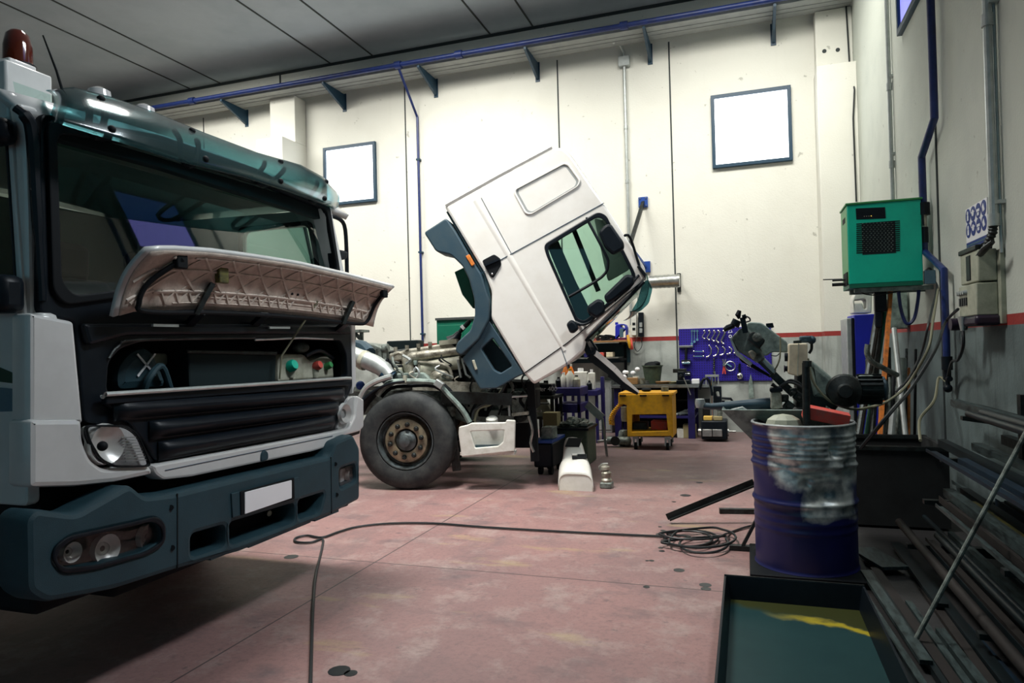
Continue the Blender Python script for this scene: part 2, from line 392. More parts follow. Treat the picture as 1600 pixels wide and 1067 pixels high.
# ceiling panel joints, running away from the camera
tn = 1
for a in [(28, 15), (82, 0), (370, 0), (470, 0), (722, 0), (805, 0)]:
    x = S(*a, Z=ZC).x
    struct(MB().bb(x-.014, YB, ZC-.012, x+.014, YW, ZC+.01), 'trim_%d' % tn, 'seam'); tn += 1
struct(MB().bb(XL, YW-.02, ZC-.05, XW, YW, ZC), 'trim_%d' % tn, 'seam'); tn += 1
# wall panel seams
for a in [(318, 190), (636, 300), (872, 150), (1050, 250)]:
    x = S(*a, Y=YW).x
    struct(MB().bb(x-.012, YW-.004, 0, x+.012, YW+.01, 6.35), 'trim_%d' % tn, 'seam'); tn += 1
for a in [(438, 125)]:
    x = S(*a, Y=YW).x
    struct(MB().bb(x-.018, YW-.008, 6.3, x+.018, YW+.01, ZC), 'trim_%d' % tn, 'seam'); tn += 1
for a in [(1466, 300)]:
    y = S(*a, X=XW).y
    struct(MB().bb(XW-.012, y-.012, 0, XW+.01, y+.012, ZC), 'trim_%d' % tn, 'seam'); tn += 1
# wall ledge the cable tray sits under
# pilasters
def pilaster(x0, x1, zt, d0, d1, name):
    m = MB(); m.bb(x0, YW-d0, zt, x1, YW, 6.35); m.bb(x0-.02, YW-d1, 0, x1+(.0), YW, zt)
    return struct(m, name, 'wall_paint', bevel=.01)
xa = S(455, 190, Y=YW-.35).x
pilaster(S(422, 190, Y=YW-.35).x, S(478, 190, Y=YW).x+.0, S(430, 226, Y=YW-.35).z, .35, .75, 'trim_%d' % tn); tn += 1
xr0 = S(1272, 60, Y=YW-.25).x
pilaster(xr0+.02, XW, S(1300, 100, Y=YW-.5).z, .22, .5, 'trim_%d' % tn); tn += 1
# bolt holes on pilasters
for k, (x, y) in enumerate([(1288, 80), (1309, 78)]):
    p = S(x, y, Y=YW-.22); struct(MB().cyl(p+V((0, .01, 0)), p-V((0, .006, 0)), .03), 'trim_%d' % tn, 'seam'); tn += 1
# windows
M('sky_pane', (.9, .95, 1), .3, emit=(.93, .97, 1.0), estr=3.2)
M('violet_pane', (.2, .2, .5), .2, emit=(.30, .31, 1.0), estr=1.2)
def window(n, x0, x1, z0, z1):
    fw = .055
    f = MB(); f.plate(RP([(x0, z0), (x1, z0), (x1, z1), (x0, z1)], .005), [[(x0+fw, z0+fw), (x1-fw, z0+fw), (x1-fw, z1-fw), (x0+fw, z1-fw)]], .09, (0, YW-.02, 0), (1, 0, 0), (0, 0, 1), .006)
    f = struct(f, 'window_%d' % n, 'frame_blue')
    g = sub(MB().bb(x0+fw-.01, YW-.025, z0+fw-.01, x1-fw+.01, YW-.01, z1-fw+.01), 'pane', 'sky_pane', f)
    return f
a = S(1112, 207, Y=YW); b = S(1237, 195, Y=YW)
window(1, a.x, b.x, S(1177, 258, Y=YW).z, S(1172, 143, Y=YW).z)
a = S(508, 277, Y=YW); b = S(589, 268, Y=YW)
window(2, a.x, b.x, S(550, 319, Y=YW).z, S(548, 227, Y=YW).z)
def rwindow(n, y0, y1, z0, z1):
    fw = .06
    f = MB(); f.plate(RP([(y0, z0), (y1, z0), (y1, z1), (y0, z1)], .005), [[(y0+fw, z0+fw), (y1-fw, z0+fw), (y1-fw, z1-fw), (y0+fw, z1-fw)]], .08, (XW-.01, 0, 0), (0, 1, 0), (0, 0, 1), .006)
    f = struct(f, 'window_%d' % n, 'frame_blue')
    sub(MB().bb(XW-.02, y0+fw-.01, z0+fw-.01, XW-.008, y1-fw+.01, z1-fw+.01), 'pane', 'violet_pane', f)
zb = S(1410, 55, X=XW).z
rwindow(3, S(1410, 55, X=XW).y-1.15, S(1410, 55, X=XW).y+.02, zb, zb+1.15)
rwindow(4, 2.6, 3.75, zb, zb+1.15)
# ------------------------------------------------ service rail under the ceiling: tray, pipe, brackets
PY = 10.75; PZ = S(700, 88, Y=PY).z
pipez = PZ
t = thing('cable_tray', 'long grey galvanised cable tray on brackets high along the back wall', 'cable tray', (-5, YW-.3, pipez-.2))
tr = MB(); y0 = PY+.1; y1 = YW-.16; zt = pipez-.03
tr.bb(XL+1, y0, zt-.012, XW-.02, y1, zt)
tr.bb(XL+1, y0, zt, XW-.02, y0+.015, zt+.1); tr.bb(XL+1, y1-.015, zt, XW-.02, y1, zt+.1)
for q in (.35, .62): tr.bb(XL+1, y0+(y1-y0)*q, zt-.02, XW-.02, y0+(y1-y0)*q+.015, zt-.012)
tr.build('channel', 'tray_grey', t)
for (bx, by) in [(384, 176), (537, 150), (680, 126), (839, 102), (1015, 72), (1208, 45)]:
    p = S(bx, by, Y=YW-.03); x = p.x
    m = MB(); m.prism([(x-.02, YW, zt-.02), (x-.02, YW, zt-.30), (x-.02, YW-.05, zt-.30), (x-.02, PY+.02, zt-.06), (x-.02, PY+.02, zt-.02)], (.04, 0, 0)); m.bb(x-.04, YW-.012, zt-.34, x+.04, YW, zt)
    m.build('bracket', 'frame_blue', t)
t = thing('air_pipe', 'long blue compressed air pipe running under the ceiling along the back wall', 'pipe', (-5, PY, pipez))
MB().cyl((XL+1, PY, pipez), (XW-.03, PY, pipez), .042, n=12).build('main_pipe', 'blue_pipe', t)
for x in (300, 622, 717, 975):
    q = S(x, 88-(x-700)*.155, Y=PY).x
    MB().cyl((q-.06, PY, pipez), (q+.06, PY, pipez), .065, n=12).build('coupling', 'blue_pipe', t)
d0 = S(622, 108, Y=PY); pts = [(d0.x, PY, pipez-.03)]; k1 = S(652, 183, Y=YW-.06); pts += [(k1.x, YW-.06, k1.z), (S(656, 538, Y=YW-.06).x-.03, YW-.06, S(656, 536, Y=YW-.06).z)]
pts[-1] = (k1.x, YW-.06, pts[-1][2])
MB().tube(pts, .024, 8).build('drop_pipe', 'blue_pipe', t)
for zz in (pts[-1][2]+.15, 4.9, 3.2): MB().bb(k1.x-.035, YW-.09, zz, k1.x+.035, YW-.001, zz+.03).build('pipe_clip', 'frame_blue', t)
# conduit with junction box
t = thing('wall_conduit', 'thin grey conduit with small square junction box, running down back wall', 'conduit', (S(980, 200, Y=YW).x, YW, 4))
b0 = S(975, 96, Y=YW-.05); x = b0.x
MB().box((b0.x, YW-.045, b0.z), (.19, .09, .17)).build('junction_box', 'galvanised', t, bevel=.01)
MB().tube([(x-.12, YW-.3, pipez-.05), (x-.10, YW-.25, b0.z+.35), (x, YW-.05, b0.z+.15), (x, YW-.05, b0.z)], .02).build('upper_conduit', 'galvanised', t)
xx = S(985, 320, Y=YW-.04)
MB().cyl((x, YW-.04, b0.z), (x, YW-.04, 1.75), .025).build('lower_conduit', 'galvanised', t)
for zz in (5.0, 4.1, 3.2): MB().cyl((x, YW-.04, zz), (x, YW-.04, zz+.06), .033).build('coupling', 'galvanised', t)
# grey roof edge pipe
# blue strut brackets
t = thing('wall_strut', 'grey diagonal strut between two small blue plates on back wall', 'bracket', (S(1005, 320, Y=YW).x, YW, 3))
pa = S(1005, 316, Y=YW-.02); pb = S(1009, 417, Y=YW-.02)
MB().box(pa, (.15, .04, .17)).build('upper_plate', 'bracket_blue', t, bevel=.004)
MB().box(pb, (.15, .04, .18)).build('lower_plate', 'bracket_blue', t, bevel=.004)
pc = S(984, 384, Y=YW-.75); MB().bar(pa, pc, .05, .05).build('strut', 'dark_steel', t)
MB().bar(pb+V((0, -.03, 0)), pc, .04, .04).build('lower_strut', 'bracket_blue', t)
for d in ((-.05, .06), (.05, .06), (-.05, -.06), (.05, -.06)): MB().cyl(pa+V((d[0], -.035, d[1])), pa+V((d[0], 0, d[1])), .01).build('bolt', 'steel', t)
# silver exhaust duct
a = S(1015, 441, Y=YW-.35); b = S(1062, 440, Y=YW-.35)
m = MB(); n = 14; r = .105
prof = []
L = b.x-a.x
for i in range(n+1):
    h = L*i/n; prof += [(r*(1.03 if i % 2 else .97), h)]
solo(MB().lathe(prof, (a.x, YW-.35, a.z), (1, 0, 0), 20), 'exhaust_duct', 'steel', 'short ribbed silver duct sticking out behind the tilted cab', 'duct')
solo(MB().bb(b.x-.06, YW-.35, a.z-.02, b.x-.02, YW, a.z+.02).bb(b.x-.07, YW-.03, a.z-.15, b.x-.01, YW, a.z+.15), 'duct_bracket', 'dark_steel', 'small dark bracket holding the silver duct to the back wall', 'bracket')
# interior office windows high on the back wall, seen through the cab
t = thing('office_window', 'yellow framed office window beside a blue framed one on back wall', 'window', (S(380, 370, Y=YW).x, YW, 3.6))
m = MB(); m.plY([(325, 325), (396, 325), (396, 399), (325, 399)], YW-.10, .1, [[(333, 331), (379, 331), (381, 388), (333, 388)], [(384, 331), (391, 331), (392, 388), (385, 388)]], r=.01); m.build('yellow_frame', 'yellow_frame', t)
MB().plY([(331, 329), (393, 329), (393, 392), (331, 392)], YW-.04, .03, r=.01).build('pane', 'white_plastic', t)
MB().plY([(340, 372), (362, 372), (362, 388), (340, 388)], YW-.06, .02, r=.005).build('books', 'wood', t)
m = MB(); m.plY([(396.5, 325), (425, 325), (425, 401), (396.5, 401)], YW-.10, .1, [[(401, 331), (419, 331), (419, 349), (401, 349)], [(401, 355), (419, 355), (419, 395), (401, 395)]], r=.01); m.build('blue_frame', 'frame_blue', t)
MB().plY([(399, 329), (422, 329), (422, 398), (399, 398)], YW-.04, .03, r=.01).build('side_pane', 'cream', t)
# ------------------------------------------------ right wall services
def rp(x, y, off=.04): 
    q = S(x, y, X=XW-off); return V((XW-off, q.y, q.z))
def rpipe(name, label, cat, pts, r, mat, joints=(), rigid=None):
    t = thing(name, label, cat, pts[0])
    MB().tube(pts, r, 10).build('pipe', mat, t)
    for q in joints:
        MB().cyl(V(q)-V((0, 0, .04)), V(q)+V((0, 0, .04)), r*1.35, n=12).build('coupling', mat, t)
    for i, q in enumerate(joints):
        MB().bb(q[0], q[1]-r*1.6, q[2]+.1, XW, q[1]+r*1.6, q[2]+.125).build('pipe_clip', mat, t)
    return t
a = rp(1390, 180); y = a.y
rpipe('grey_conduit', 'thin pale grey conduit on right wall running down behind the green box', 'conduit', [(XW-.035, y, ZC-.02), (XW-.035, y, 2.3)], .022, 'galvanised', [(XW-.035, y, S(1394, 255, X=XW-.04).z), (XW-.035, y, S(1389, 135, X=XW-.04).z)])
a = rp(1548, 200, .06); y = a.y; zc = S(1550, 345, X=XW-.06).z
t = rpipe('thick_conduit', 'thick grey conduit with flexible lower end above the fuse box', 'conduit', [(XW-.06, y, ZC-.02), (XW-.06, y, zc)], .026, 'galvanised', [(XW-.06, y, zc), (XW-.06, y, S(1540, 35, X=XW-.06).z)])
y2 = S(1543, 385, X=XW-.08)
pts = [(XW-.06, y, zc), (XW-.065, y+.01, zc-.08), (XW-.09, y+.05, zc-.16), (XW-.10, y+.07, y2.z)]
m = MB(); Q = []
for i in range(25):
    tt = i/24*3; k = min(int(tt), 2); f = tt-k; Q.append(V(pts[k])*(1-f)+V(pts[k+1])*f)
m.tube(Q, [.022 if i % 2 else .028 for i in range(25)], 10); m.build('flexible_end', 'dark_steel', t)
y = S(1556, 200, X=XW-.02).y-.03
rpipe('thin_conduit', 'thinnest grey conduit on right wall beside the thick one', 'conduit', [(XW-.02, y, ZC-.02), (XW-.02, y, 1.95)], .011, 'galvanised')
# thin wall cable at the corner
c0 = S(1327, 40, X=XW-.02); 
pts = [S(1322, 10, Y=YW-.24), S(1327, 95, Y=YW-.24), S(1335, 140, Y=YW-.52), S(1333, 185, Y=YW-.52), S(1338, 315, Y=YW-.52)]
solo(MB().tube(pts, .012, 6), 'corner_cable', 'cable', 'thin dark cable running down the corner pilaster to the green box', 'cable')
# blue pipe on right wall
o = .07
bp = [rp(1445, -40, o), rp(1455, 100, o), rp(1460, 185, o), rp(1440, 245, o), rp(1446, 325, o)]
bp[1].y = bp[0].y = bp[2].y = (bp[2].y); bp[4].y = bp[3].y
bp[0].z = ZC-.02
t = thing('blue_air_drop', 'blue air pipe with a dogleg coming down the right wall', 'pipe', bp[2])
MB().tube([bp[0], bp[2], bp[3], bp[4]], .032, 12).build('pipe', 'blue_pipe', t)
w0 = bp[4]
MB().cyl(w0+V((0, 0, .06)), w0-V((0, 0, .05)), .055, n=8).build('union_nut', 'black_plastic', t)
MB().cyl(w0-V((0, 0, .05)), w0-V((0, 0, .16)), .025).build('valve', 'cast_alloy', t)
m = MB().cyl(w0-V((0, 0, .16)), w0-V((0, 0, .30)), .035, n=8); m.build('lower_nut', 'black_plastic', t)
MB().tube([w0-V((0, 0, .14)), w0-V((.02, .07, .14)), w0-V((.02, .07, .05))], .008).build('valve_lever', 'black_plastic', t)
lo = [w0-V((0, 0, .28)), rp(1451, 390, o), rp(1475, 422, o), rp(1478, 470, o), rp(1472, 560, o)]
lo[1].y = w0.y; lo[3].y = lo[4].y = lo[2].y
MB().tube(lo, .028, 12).build('lower_pipe', 'blue_pipe', t)
e = lo[4]
m = MB().cyl(e+V((0, 0, .02)), e-V((0, 0, .09)), .04).cyl(e-V((0, 0, .09)), e-V((.0, -.0, .16)), .028).cyl(e-V((0, .07, .16)), e-V((0, -.05, .16)), .022).sphere(e-V((0, 0, .24)), .035)
m.cyl(e-V((0, 0, .16)), e-V((0, 0, .24)), .018); m.build('pressure_fitting', 'black_plastic', t)
# safety sign with eight blue discs
a = S(1508, 328, X=XW-.01); b = S(1541, 308, X=XW-.01); cz = S(1511, 393, X=XW-.01).z
y1 = a.y; y0 = b.y; z1 = (a.z+b.z)/2; z0 = cz
t = thing('safety_sign', 'white safety sign with eight round blue pictograms above the fuse box', 'sign', (XW, (y0+y1)/2, z0))
MB().bb(XW-.008, y0, z0-.03, XW-.001, y1, z1).build('sign_plate', 'plate_white', t)
W = y1-y0; Hh = z1-z0
M('sign_blue', (.01, .03, .22), .5)
for r in range(2):
    for c in range(4):
        yc = y1-W*(.13+.245*c); zc_ = z1-Hh*(.19+.34*r); R_ = W*.112
        m = MB().lathe([(R_, 0), (R_, .003)], (XW-.008, yc, zc_), (-1, 0, 0), 20); dsc = m.build('pictogram', 'sign_blue', t)
        m = MB(); x = XW-.0125; k = (r*4+c)
        if k % 4 == 0: m.bb(x, yc-.3*R_, zc_-.6*R_, x+.002, yc+.3*R_, zc_+.1*R_).lathe([(.3*R_, 0), (.3*R_, .002)], (x+.002, yc, zc_+.4*R_), (-1, 0, 0), 10)
        elif k % 4 == 1: m.lathe([(.45*R_, 0), (.45*R_, .002)], (x+.002, yc, zc_+.1*R_), (-1, 0, 0), 12).bb(x, yc-.7*R_, zc_+.15*R_, x+.002, yc+.7*R_, zc_+.3*R_)
        elif k % 4 == 2: m.bb(x, yc-.6*R_, zc_-.1*R_, x+.002, yc+.6*R_, zc_+.25*R_).bb(x, yc-.35*R_, zc_-.6*R_, x+.002, yc+.35*R_, zc_-.2*R_)
        else: m.prism([(x, yc-.5*R_, zc_-.3*R_), (x, yc+.2*R_, zc_-.5*R_), (x, yc+.5*R_, zc_+.2*R_), (x, yc, zc_+.6*R_)], (.002, 0, 0))
        sub(m, 'symbol', 'plate_white', dsc)
MB().bb(XW-.011, y0+.01, z0-.025, XW-.008, y1-.01, z0+Hh*.19).build('caption_band', 'sign_blue', t)
for k in range(2): MB().bb(XW-.0125, y0+.03, z0+.002+k*.03, XW-.011, y1-.03, z0+.012+k*.03).build('caption_line', 'decal_blue', t)
# fuse box, two storeys
def rbox(mb, x0, x1, y0, y1, z0, z1): return mb.bb(x0, y0, z0, x1, y1, z1)
ya = S(1497, 460, X=XW-.16).y; yb = S(1562, 440, X=XW-.02).y
zt = S(1530, 392, X=XW-.1).z; zm = S(1530, 440, X=XW-.16).z; zbm = S(1530, 492, X=XW-.16).z
t = thing('fuse_box', 'grimy beige fuse box with four sockets on right wall below safety sign', 'fuse box', (XW, (ya+yb)/2, zbm))
MB().bb(XW-.03, yb-.05, zbm-.06, XW, ya+.03, zt-.01).build('back_plate', 'panel_beige', t, bevel=.004)
MB().bb(XW-.14, yb, zm+.01, XW-.03, ya, zt).build('upper_box', 'panel_beige', t, bevel=.008)
up = MB().bb(XW-.155, yb, zbm, XW-.03, ya, zm).build('lower_box', 'panel_beige', t, bevel=.008)
ww = ya-yb
MB().bb(XW-.146, yb+ww*.40, zm+.03, XW-.138, yb+ww*.62, zt-.02).build('meter_window', 'black_plastic', t, bevel=.003)
for k in range(4):
    yc = ya-.035-k*.048
    MB().bb(XW-.162, yc-.015, zm-.14, XW-.154, yc+.015, zm-.085).build('breaker', 'black_plastic', t)
    MB().cyl((XW-.154, yc, zm-.05), (XW-.18, yc, zm-.05), .02, .014).build('switch_knob', 'galvanised', t)
MB().bb(XW-.15, yb+.01, zt, XW-.05, ya+.01, zt+.035).build('top_cover', 'dark_steel', t, bevel=.006)
MB().bb(XW-.17, yb-.02, zbm-.07, XW-.02, ya-.05, zbm).build('socket_row', 'purple', t, bevel=.02)
q0 = rp(1565, 395, .12); q1 = rp(1600, 386, .03)
MB().tube([(XW-.12, yb+.05, zt-.04), (XW-.13, yb-.12, zt-.01), (XW-.11, yb-.2, zt+.02)], [.02, .022, .014], 8).build('handle_lever', 'dark_steel', t)
k0 = V((XW-.17, ya-.02, zbm-.05))
MB().cyl(k0+V((.05, 0, 0)), k0+V((-.05, 0, 0)), .045).build('red_socket', 'purple', t)
# plug hanging below with its cable
pl = S(1504, 508, X=XW-.17); pe = S(1487, 565, X=XW-.17)
t = thing('hanging_plug', 'grey plug hanging from the fuse box with dark cable', 'plug', pl)
MB().cyl(pl+V((0, 0, .06)), pl-V((0, 0, .04)), .03, .014).build('plug', 'galvanised', t)
MB().tube([pl-V((0, 0, .03)), S(1505, 540, X=XW-.17), S(1497, 562, X=XW-.14), S(1487, 566, X=XW-.10), lo[4]-V((0, 0, .16))], .011, 6, 6).build('cord', 'cable', t)
# long cables from the fuse box and the green box to the floor
def wire(name, label, pts, r=.009, mat='cable', group=None):
    return solo(MB().tube(pts, r, 6, 8), name, mat, label, 'cable', group)
wire('hanging_cable', 'black cable sweeping from fuse box down left across the drum stand', [S(1497, 483, X=XW-.12), S(1487, 492, X=XW-.1), S(1476, 506, X=XW-.12), S(1462, 545, X=1.2), S(1425, 605, X=1.0), S(1395, 640, X=.75), S(1345, 700, X=.6)], .011)
wire('pale_cable', 'thin pale cable looping from green box down to the saw motor', [S(1466, 452, X=XW-.1), S(1458, 500, X=1.3), S(1450, 545, X=1.2), S(1420, 598, X=1.1), S(1390, 625, X=.9), S(1360, 636, X=.8), S(1330, 639, Y=5.0), S(1295, 625, Y=4.9), S(1270, 595, Y=4.9), S(1262, 560, Y=4.9)], .009, 'pale_cable')
wire('dropping_cable', 'grey cable dropping from the pressure fitting to the steel rack', [lo[4]-V((0, 0, .2)), S(1467, 590, X=XW-.1), S(1460, 625, X=XW-.2), S(1440, 650, X=XW-.3), S(1436, 665, X=XW-.35), S(1438, 688, X=1.15)], .011, 'pale_cable')
wire('looped_cable', 'dark blue cable hanging in a loop below the green box', [S(1403, 445, Y=7.2), S(1407, 480, Y=7.2), S(1416, 505, Y=7.2), S(1428, 498, Y=7.2), S(1434, 470, Y=7.2), S(1436, 445, Y=7.2)], .016, 'blue_pipe')
# ================================================================== WHITE TRUCK, FRONT LEFT, BONNET OPEN
XT = -2.5; YN = 1.86; YF = S(553, 520, X=XT).y; XR = -4.35
truck = thing('truck', 'white cab truck facing right with its front flap open, nearest the camera', 'truck', (-3.4, (YN+YF)/2, 0))
ZR = S(60, 150, X=XT-.1).z
def T(mb, name, mat, **k): return mb.build(name, mat, truck, **k)
def TS(mb, name, mat, par, **k): return sub(mb, name, mat, par, **k)
sx = lambda x, y, o=0: S(x, y, X=XT+o)
print('T1', YN, YF, ZR)
# cab shell: roof, rear wall with window, floor, far side with window
m = MB()
zfl = .95
m.grid(lambda u, v: (XR+(XT-.03-XR)*u, YN+(YF-YN)*v, ZR-.02+.05*math.sin(PI*v)*1.0-.10*max(0, u-.93)/.07), 14, 12)
T(m, 'roof', 'white_paint', solid=.04)
rw = [(S(a, b, X=XR+.03).y, S(a, b, X=XR+.03).z) for a, b in [(341, 357), (352, 348), (470, 344), (487, 420), (487, 440), (341, 440)]]
m = MB(); m.plate([(YN+.04, zfl), (YF-.04, zfl), (YF-.04, ZR-.02), (YN+.04, ZR-.02)], [RP(rw, .06)], .04, (XR+.02, 0, 0), (0, 1, 0), (0, 0, 1)); T(m, 'rear_wall', 'interior')
# rear window rubber
o_ = RP([(a-(.02 if a < 3.6 else -.02), b+(.02 if b > 2 else -.02)) for a, b in rw], .06)
m = MB(); m.plate(o_, [RP(rw, .06)], .02, (XR+.05, 0, 0), (0, 1, 0), (0, 0, 1)); T(m, 'rear_window_frame', 'interior_dark')
T(MB().bb(XR, YN+.04, zfl-.04, XT-.35, YF-.04, zfl), 'cab_floor', 'black_matt')
# far side wall with side window
X0, X1 = XR, XT-.05
far = [(X0, zfl), (X1, zfl), (X1, 1.75), (X1-.12, ZR-.06), (X0, ZR-.03)]
fh = [(XT-.85, 1.72), (XT-.2, 1.72), (XT-.30, 2.28), (XT-.85, 2.28)]
m = MB(); m.plate(RP(far, .03), [RP(fh, .05)], .05, (0, YF-.03, 0), (1, 0, 0), (0, 0, 1)); T(m, 'far_side_panel', 'white_paint')
m = MB(); m.plate(RP(fh, .05), [], .008, (0, YF-.03, 0), (1, 0, 0), (0, 0, 1), .001); T(m, 'far_side_window', 'clear_glass')
m = MB(); m.plate(RP([(a+(.03 if i in (1, 2) else -.03), b+(.03 if i > 1 else -.03)) for i, (a, b) in enumerate(fh)], .05), [RP(fh, .05)], .02, (0, YF-.06, 0), (1, 0, 0), (0, 0, 1)); T(m, 'far_window_seal', 'interior_dark')
# near side: panel behind the door line, door with window
yn = lambda x, y: S(x, y, Y=YN)
A_ = lambda L: [(yn(a, b).x, yn(a, b).z) for a, b in L]
def cl(pts): return pts
xd = yn(47, 600).x; xw = yn(12, 300).x
zdb = yn(20, 790).z
door_out = [(XT-1.25, zdb), (XT-.045, zdb), (XT-.045, yn(47, 480).z), (XT-.10, ZR-.16), (XT-1.25, ZR-.10)]
wz0 = yn(10, 440).z; wz1 = yn(10, 192).z
hole = [(XT-1.17, wz0), (xw+.03, wz0-.02), (xw-.01, wz1), (XT-1.17, wz1)]
m = MB(); m.plate(RP(door_out, .03), [RP(hole, .05)], .05, (0, YN+.025, 0), (1, 0, 0), (0, 0, 1), .01); door = T(m, 'door', 'white_paint')
m = MB(); m.plate(RP([(a+(.012 if i in (1, 2) else -.012), b+(.012 if i > 1 else -.012)) for i, (a, b) in enumerate(hole)], .05), [RP(hole, .05)], .055, (0, YN+.022, 0), (1, 0, 0), (0, 0, 1)); TS(m, 'window_seal', 'black_plastic', door)
m = MB(); m.plate(RP(hole, .05), [], .006, (0, YN+.03, 0), (1, 0, 0), (0, 0, 1), .001); TS(m, 'door_window', 'clear_glass', door)
z_ = [yn(20, y).z for y in (572, 592, 603, 640)]
TS(MB().prism([(XT-.05, YN-.002, yn(47, 601).z), (XT-.05, YN-.002, yn(47, 590).z), (XT-.5, YN-.002, yn(0, 572).z+.10), (XT-.5, YN-.002, yn(0, 592).z+.02)], (0, .004, 0)), 'green_stripe', 'decal_green', door)
TS(MB().prism([(XT-.05, YN-.002, yn(47, 642).z), (XT-.05, YN-.002, yn(47, 609).z), (XT-.7, YN-.002, yn(0, 601).z+.03), (XT-.7, YN-.002, yn(0, 632).z-.04)], (0, .004, 0)), 'blue_stripe', 'decal_blue', door)
m = MB(); m.plate([(X0, zdb), (XT-1.265, zdb), (XT-1.265, ZR-.1), (X0, ZR-.08)], [], .05, (0, YN+.03, 0), (1, 0, 0), (0, 0, 1)); T(m, 'near_side_panel', 'white_paint')
T(MB().bb(X0, YN+.01, ZR-.12, XT-.12, YN+.05, ZR-.01), 'roof_edge', 'white_paint', bevel=.015)
# A pillar, near: rounded white column and black gutter strip
pp = lambda x, y, o=0: S(x, y, X=XT-.06+o)
def ribbonX(L, X, t, **k): m = MB(); m.plX(L, X, t, **k); return m
T(ribbonX([(30, 160), (60, 168), (66, 300), (64, 500), (47, 500), (44, 330), (40, 215)], XT-.03, .06, r=.02, bev=.012), 'near_pillar', 'white_paint')
T(MB().tube([sx(24, 168, -.02), sx(40, 182), sx(50, 210), sx(57, 320), sx(66, 470)], [.016, .022, .022, .02, .014], 8, 6), 'gutter_strip', 'black_plastic')
# front black panel with windscreen and engine openings
ws = [(84, 205), (92, 442), (112, 464), (250, 446), (526, 425), (508, 326), (400, 282), (250, 232)]
eo = [(167, 614), (170, 566), (188, 545), (220, 534), (400, 529), (532, 532), (541, 552), (543, 588)]
fo = [(64, 176), (62, 490), (118, 503), (131, 660), (205, 668), (240, 728), (528, 672), (536, 640), (552, 600), (548, 505), (528, 420), (512, 318), (400, 262), (250, 210)]
T(ribbonX(fo, XT, .05, holes=[ws, eo], r=.03, bev=.008), 'front_panel', 'black_plastic')
# screen surround lip
def inset_ring(L, k, X, t, r=.05, cx=None):
    P2 = [(S(a, b, X=X).y, S(a, b, X=X).z) for a, b in L]
    cy = sum(p[0] for p in P2)/len(P2); cz = sum(p[1] for p in P2)/len(P2)
    def off(p, kk):
        d = V((p[0]-cy, p[1]-cz)); return (p[0]-kk*(1 if d.x > 0 else -1), p[1]-kk*(1 if d.y > 0 else -1))
    m = MB(); m.plate(RP([off(p, -k) for p in P2], r), [RP([off(p, .004) for p in P2], r)], t, (X, 0, 0), (0, 1, 0), (0, 0, 1), .006); return m
T(inset_ring(ws, .035, XT+.004, .03), 'windscreen_seal', 'black_matt')
# windscreen glass leaning back slightly
wy0 = sx(80, 300).y; wy1 = sx(530, 420).y-.0; wz0_ = sx(100, 466).z-.02; wz1_ = sx(300, 240).z+.12
m = MB(); m.grid(lambda u, v: (XT-.014-.03*v*v-.15*v+.0*math.sin(PI*u), wy0+(wy1-wy0)*u, wz0_+(wz1_-wz0_)*v), 24, 14)
T(m, 'windscreen', 'windshield_glass', smooth=60)
# far A pillar / corner, white
T(ribbonX([(505, 318), (517, 322), (556, 508), (557, 600), (551, 616), (549, 505), (527, 420)], XT+.005, .10, r=.01, bev=.01), 'far_pillar', 'white_paint')
# white corner panels
T(ribbonX([(47, 488), (116, 502), (131, 662), (47, 662)], XT+.035, .10, r=.015, bev=.015), 'corner_panel', 'white_paint')
wc = [(47, 655), (129, 655), (131, 690), (142, 717), (162, 731), (236, 727), (241, 741), (180, 754), (120, 760), (47, 762)]
T(ribbonX(wc, XT+.05, .12, r=.02, bev=.02), 'lower_corner', 'white_paint')
T(MB().plY([(12, 640), (48, 655), (48, 790), (12, 800)], YN-.004, .05) if False else MB().bb(XT-.06, YN, sx(47, 760).z, XT+.03, YN+.08, sx(47, 488).z), 'corner_filler', 'white_paint', bevel=.02)
# white strip below the grille, with a tow cover
st = [(237, 727), (243, 741), (256, 750), (300, 745), (490, 705), (513, 698), (525, 684), (562, 674), (569, 667), (569, 624), (559, 618), (555, 650), (546, 668), (528, 673), (280, 719)]
strip = T(ribbonX(st, XT+.05, .09, r=.015, bev=.012), 'grille_surround', 'white_paint')
a = sx(414, 704, .055)
TS(MB().plX([(408, 722), (409, 708), (414, 702), (420, 707), (420, 718)], XT+.058, .02, r=.02), 'tow_cover', 'grey_plastic', strip)
a = sx(240, 735, .053); b = sx(526, 681, .053)
TS(MB().bar(sx(258, 735, .052), sx(520, 681, .052), .002, .003), 'seam_line', 'frame_blue', strip)
# far corner lamp housing frame
T(ribbonX([(553, 622), (566, 624), (566, 664), (556, 670), (552, 655)], XT-.0, .04, r=.01), 'far_corner_recess', 'grey_plastic')
# grille: sill bar and ribs
g0 = sx(160, 618, .03); g1 = sx(548, 592, .03)
T(MB().tube([sx(160, 620, .03), sx(165, 616, .05), sx(350, 604, .06), sx(540, 591, .05), sx(548, 591, .03)], .010, 8), 'sill_bar', 'galvanised')
T(MB().bar(sx(162, 626, .03), sx(547, 598, .03), .03, .03), 'sill_ledge', 'black_plastic', bevel=.004)
gr = T(ribbonX([(165, 630), (546, 602), (535, 640), (522, 668), (248, 722), (226, 690), (205, 662)], XT+.02, .03, r=.02), 'grille', 'black_plastic')
for k, (l, r_) in enumerate([((176, 646), (537, 618)), ((232, 676), (528, 639)), ((246, 708), (522, 660))]):
    P0 = sx(*l, .02); P1 = sx(*r_, .02)
    m = MB(); m.grid(lambda u, v: (XT+.025+.045*math.sin(PI*min(1, v*1.15))*math.sin(PI*min(max(u, .0), 1))**.25, P0.y+(P1.y-P0.y)*u, P0.z+(P1.z-P0.z)*u+.05-.085*v), 30, 8)
    TS(m, 'grille_rib', 'black_plastic', gr, solid=.008)
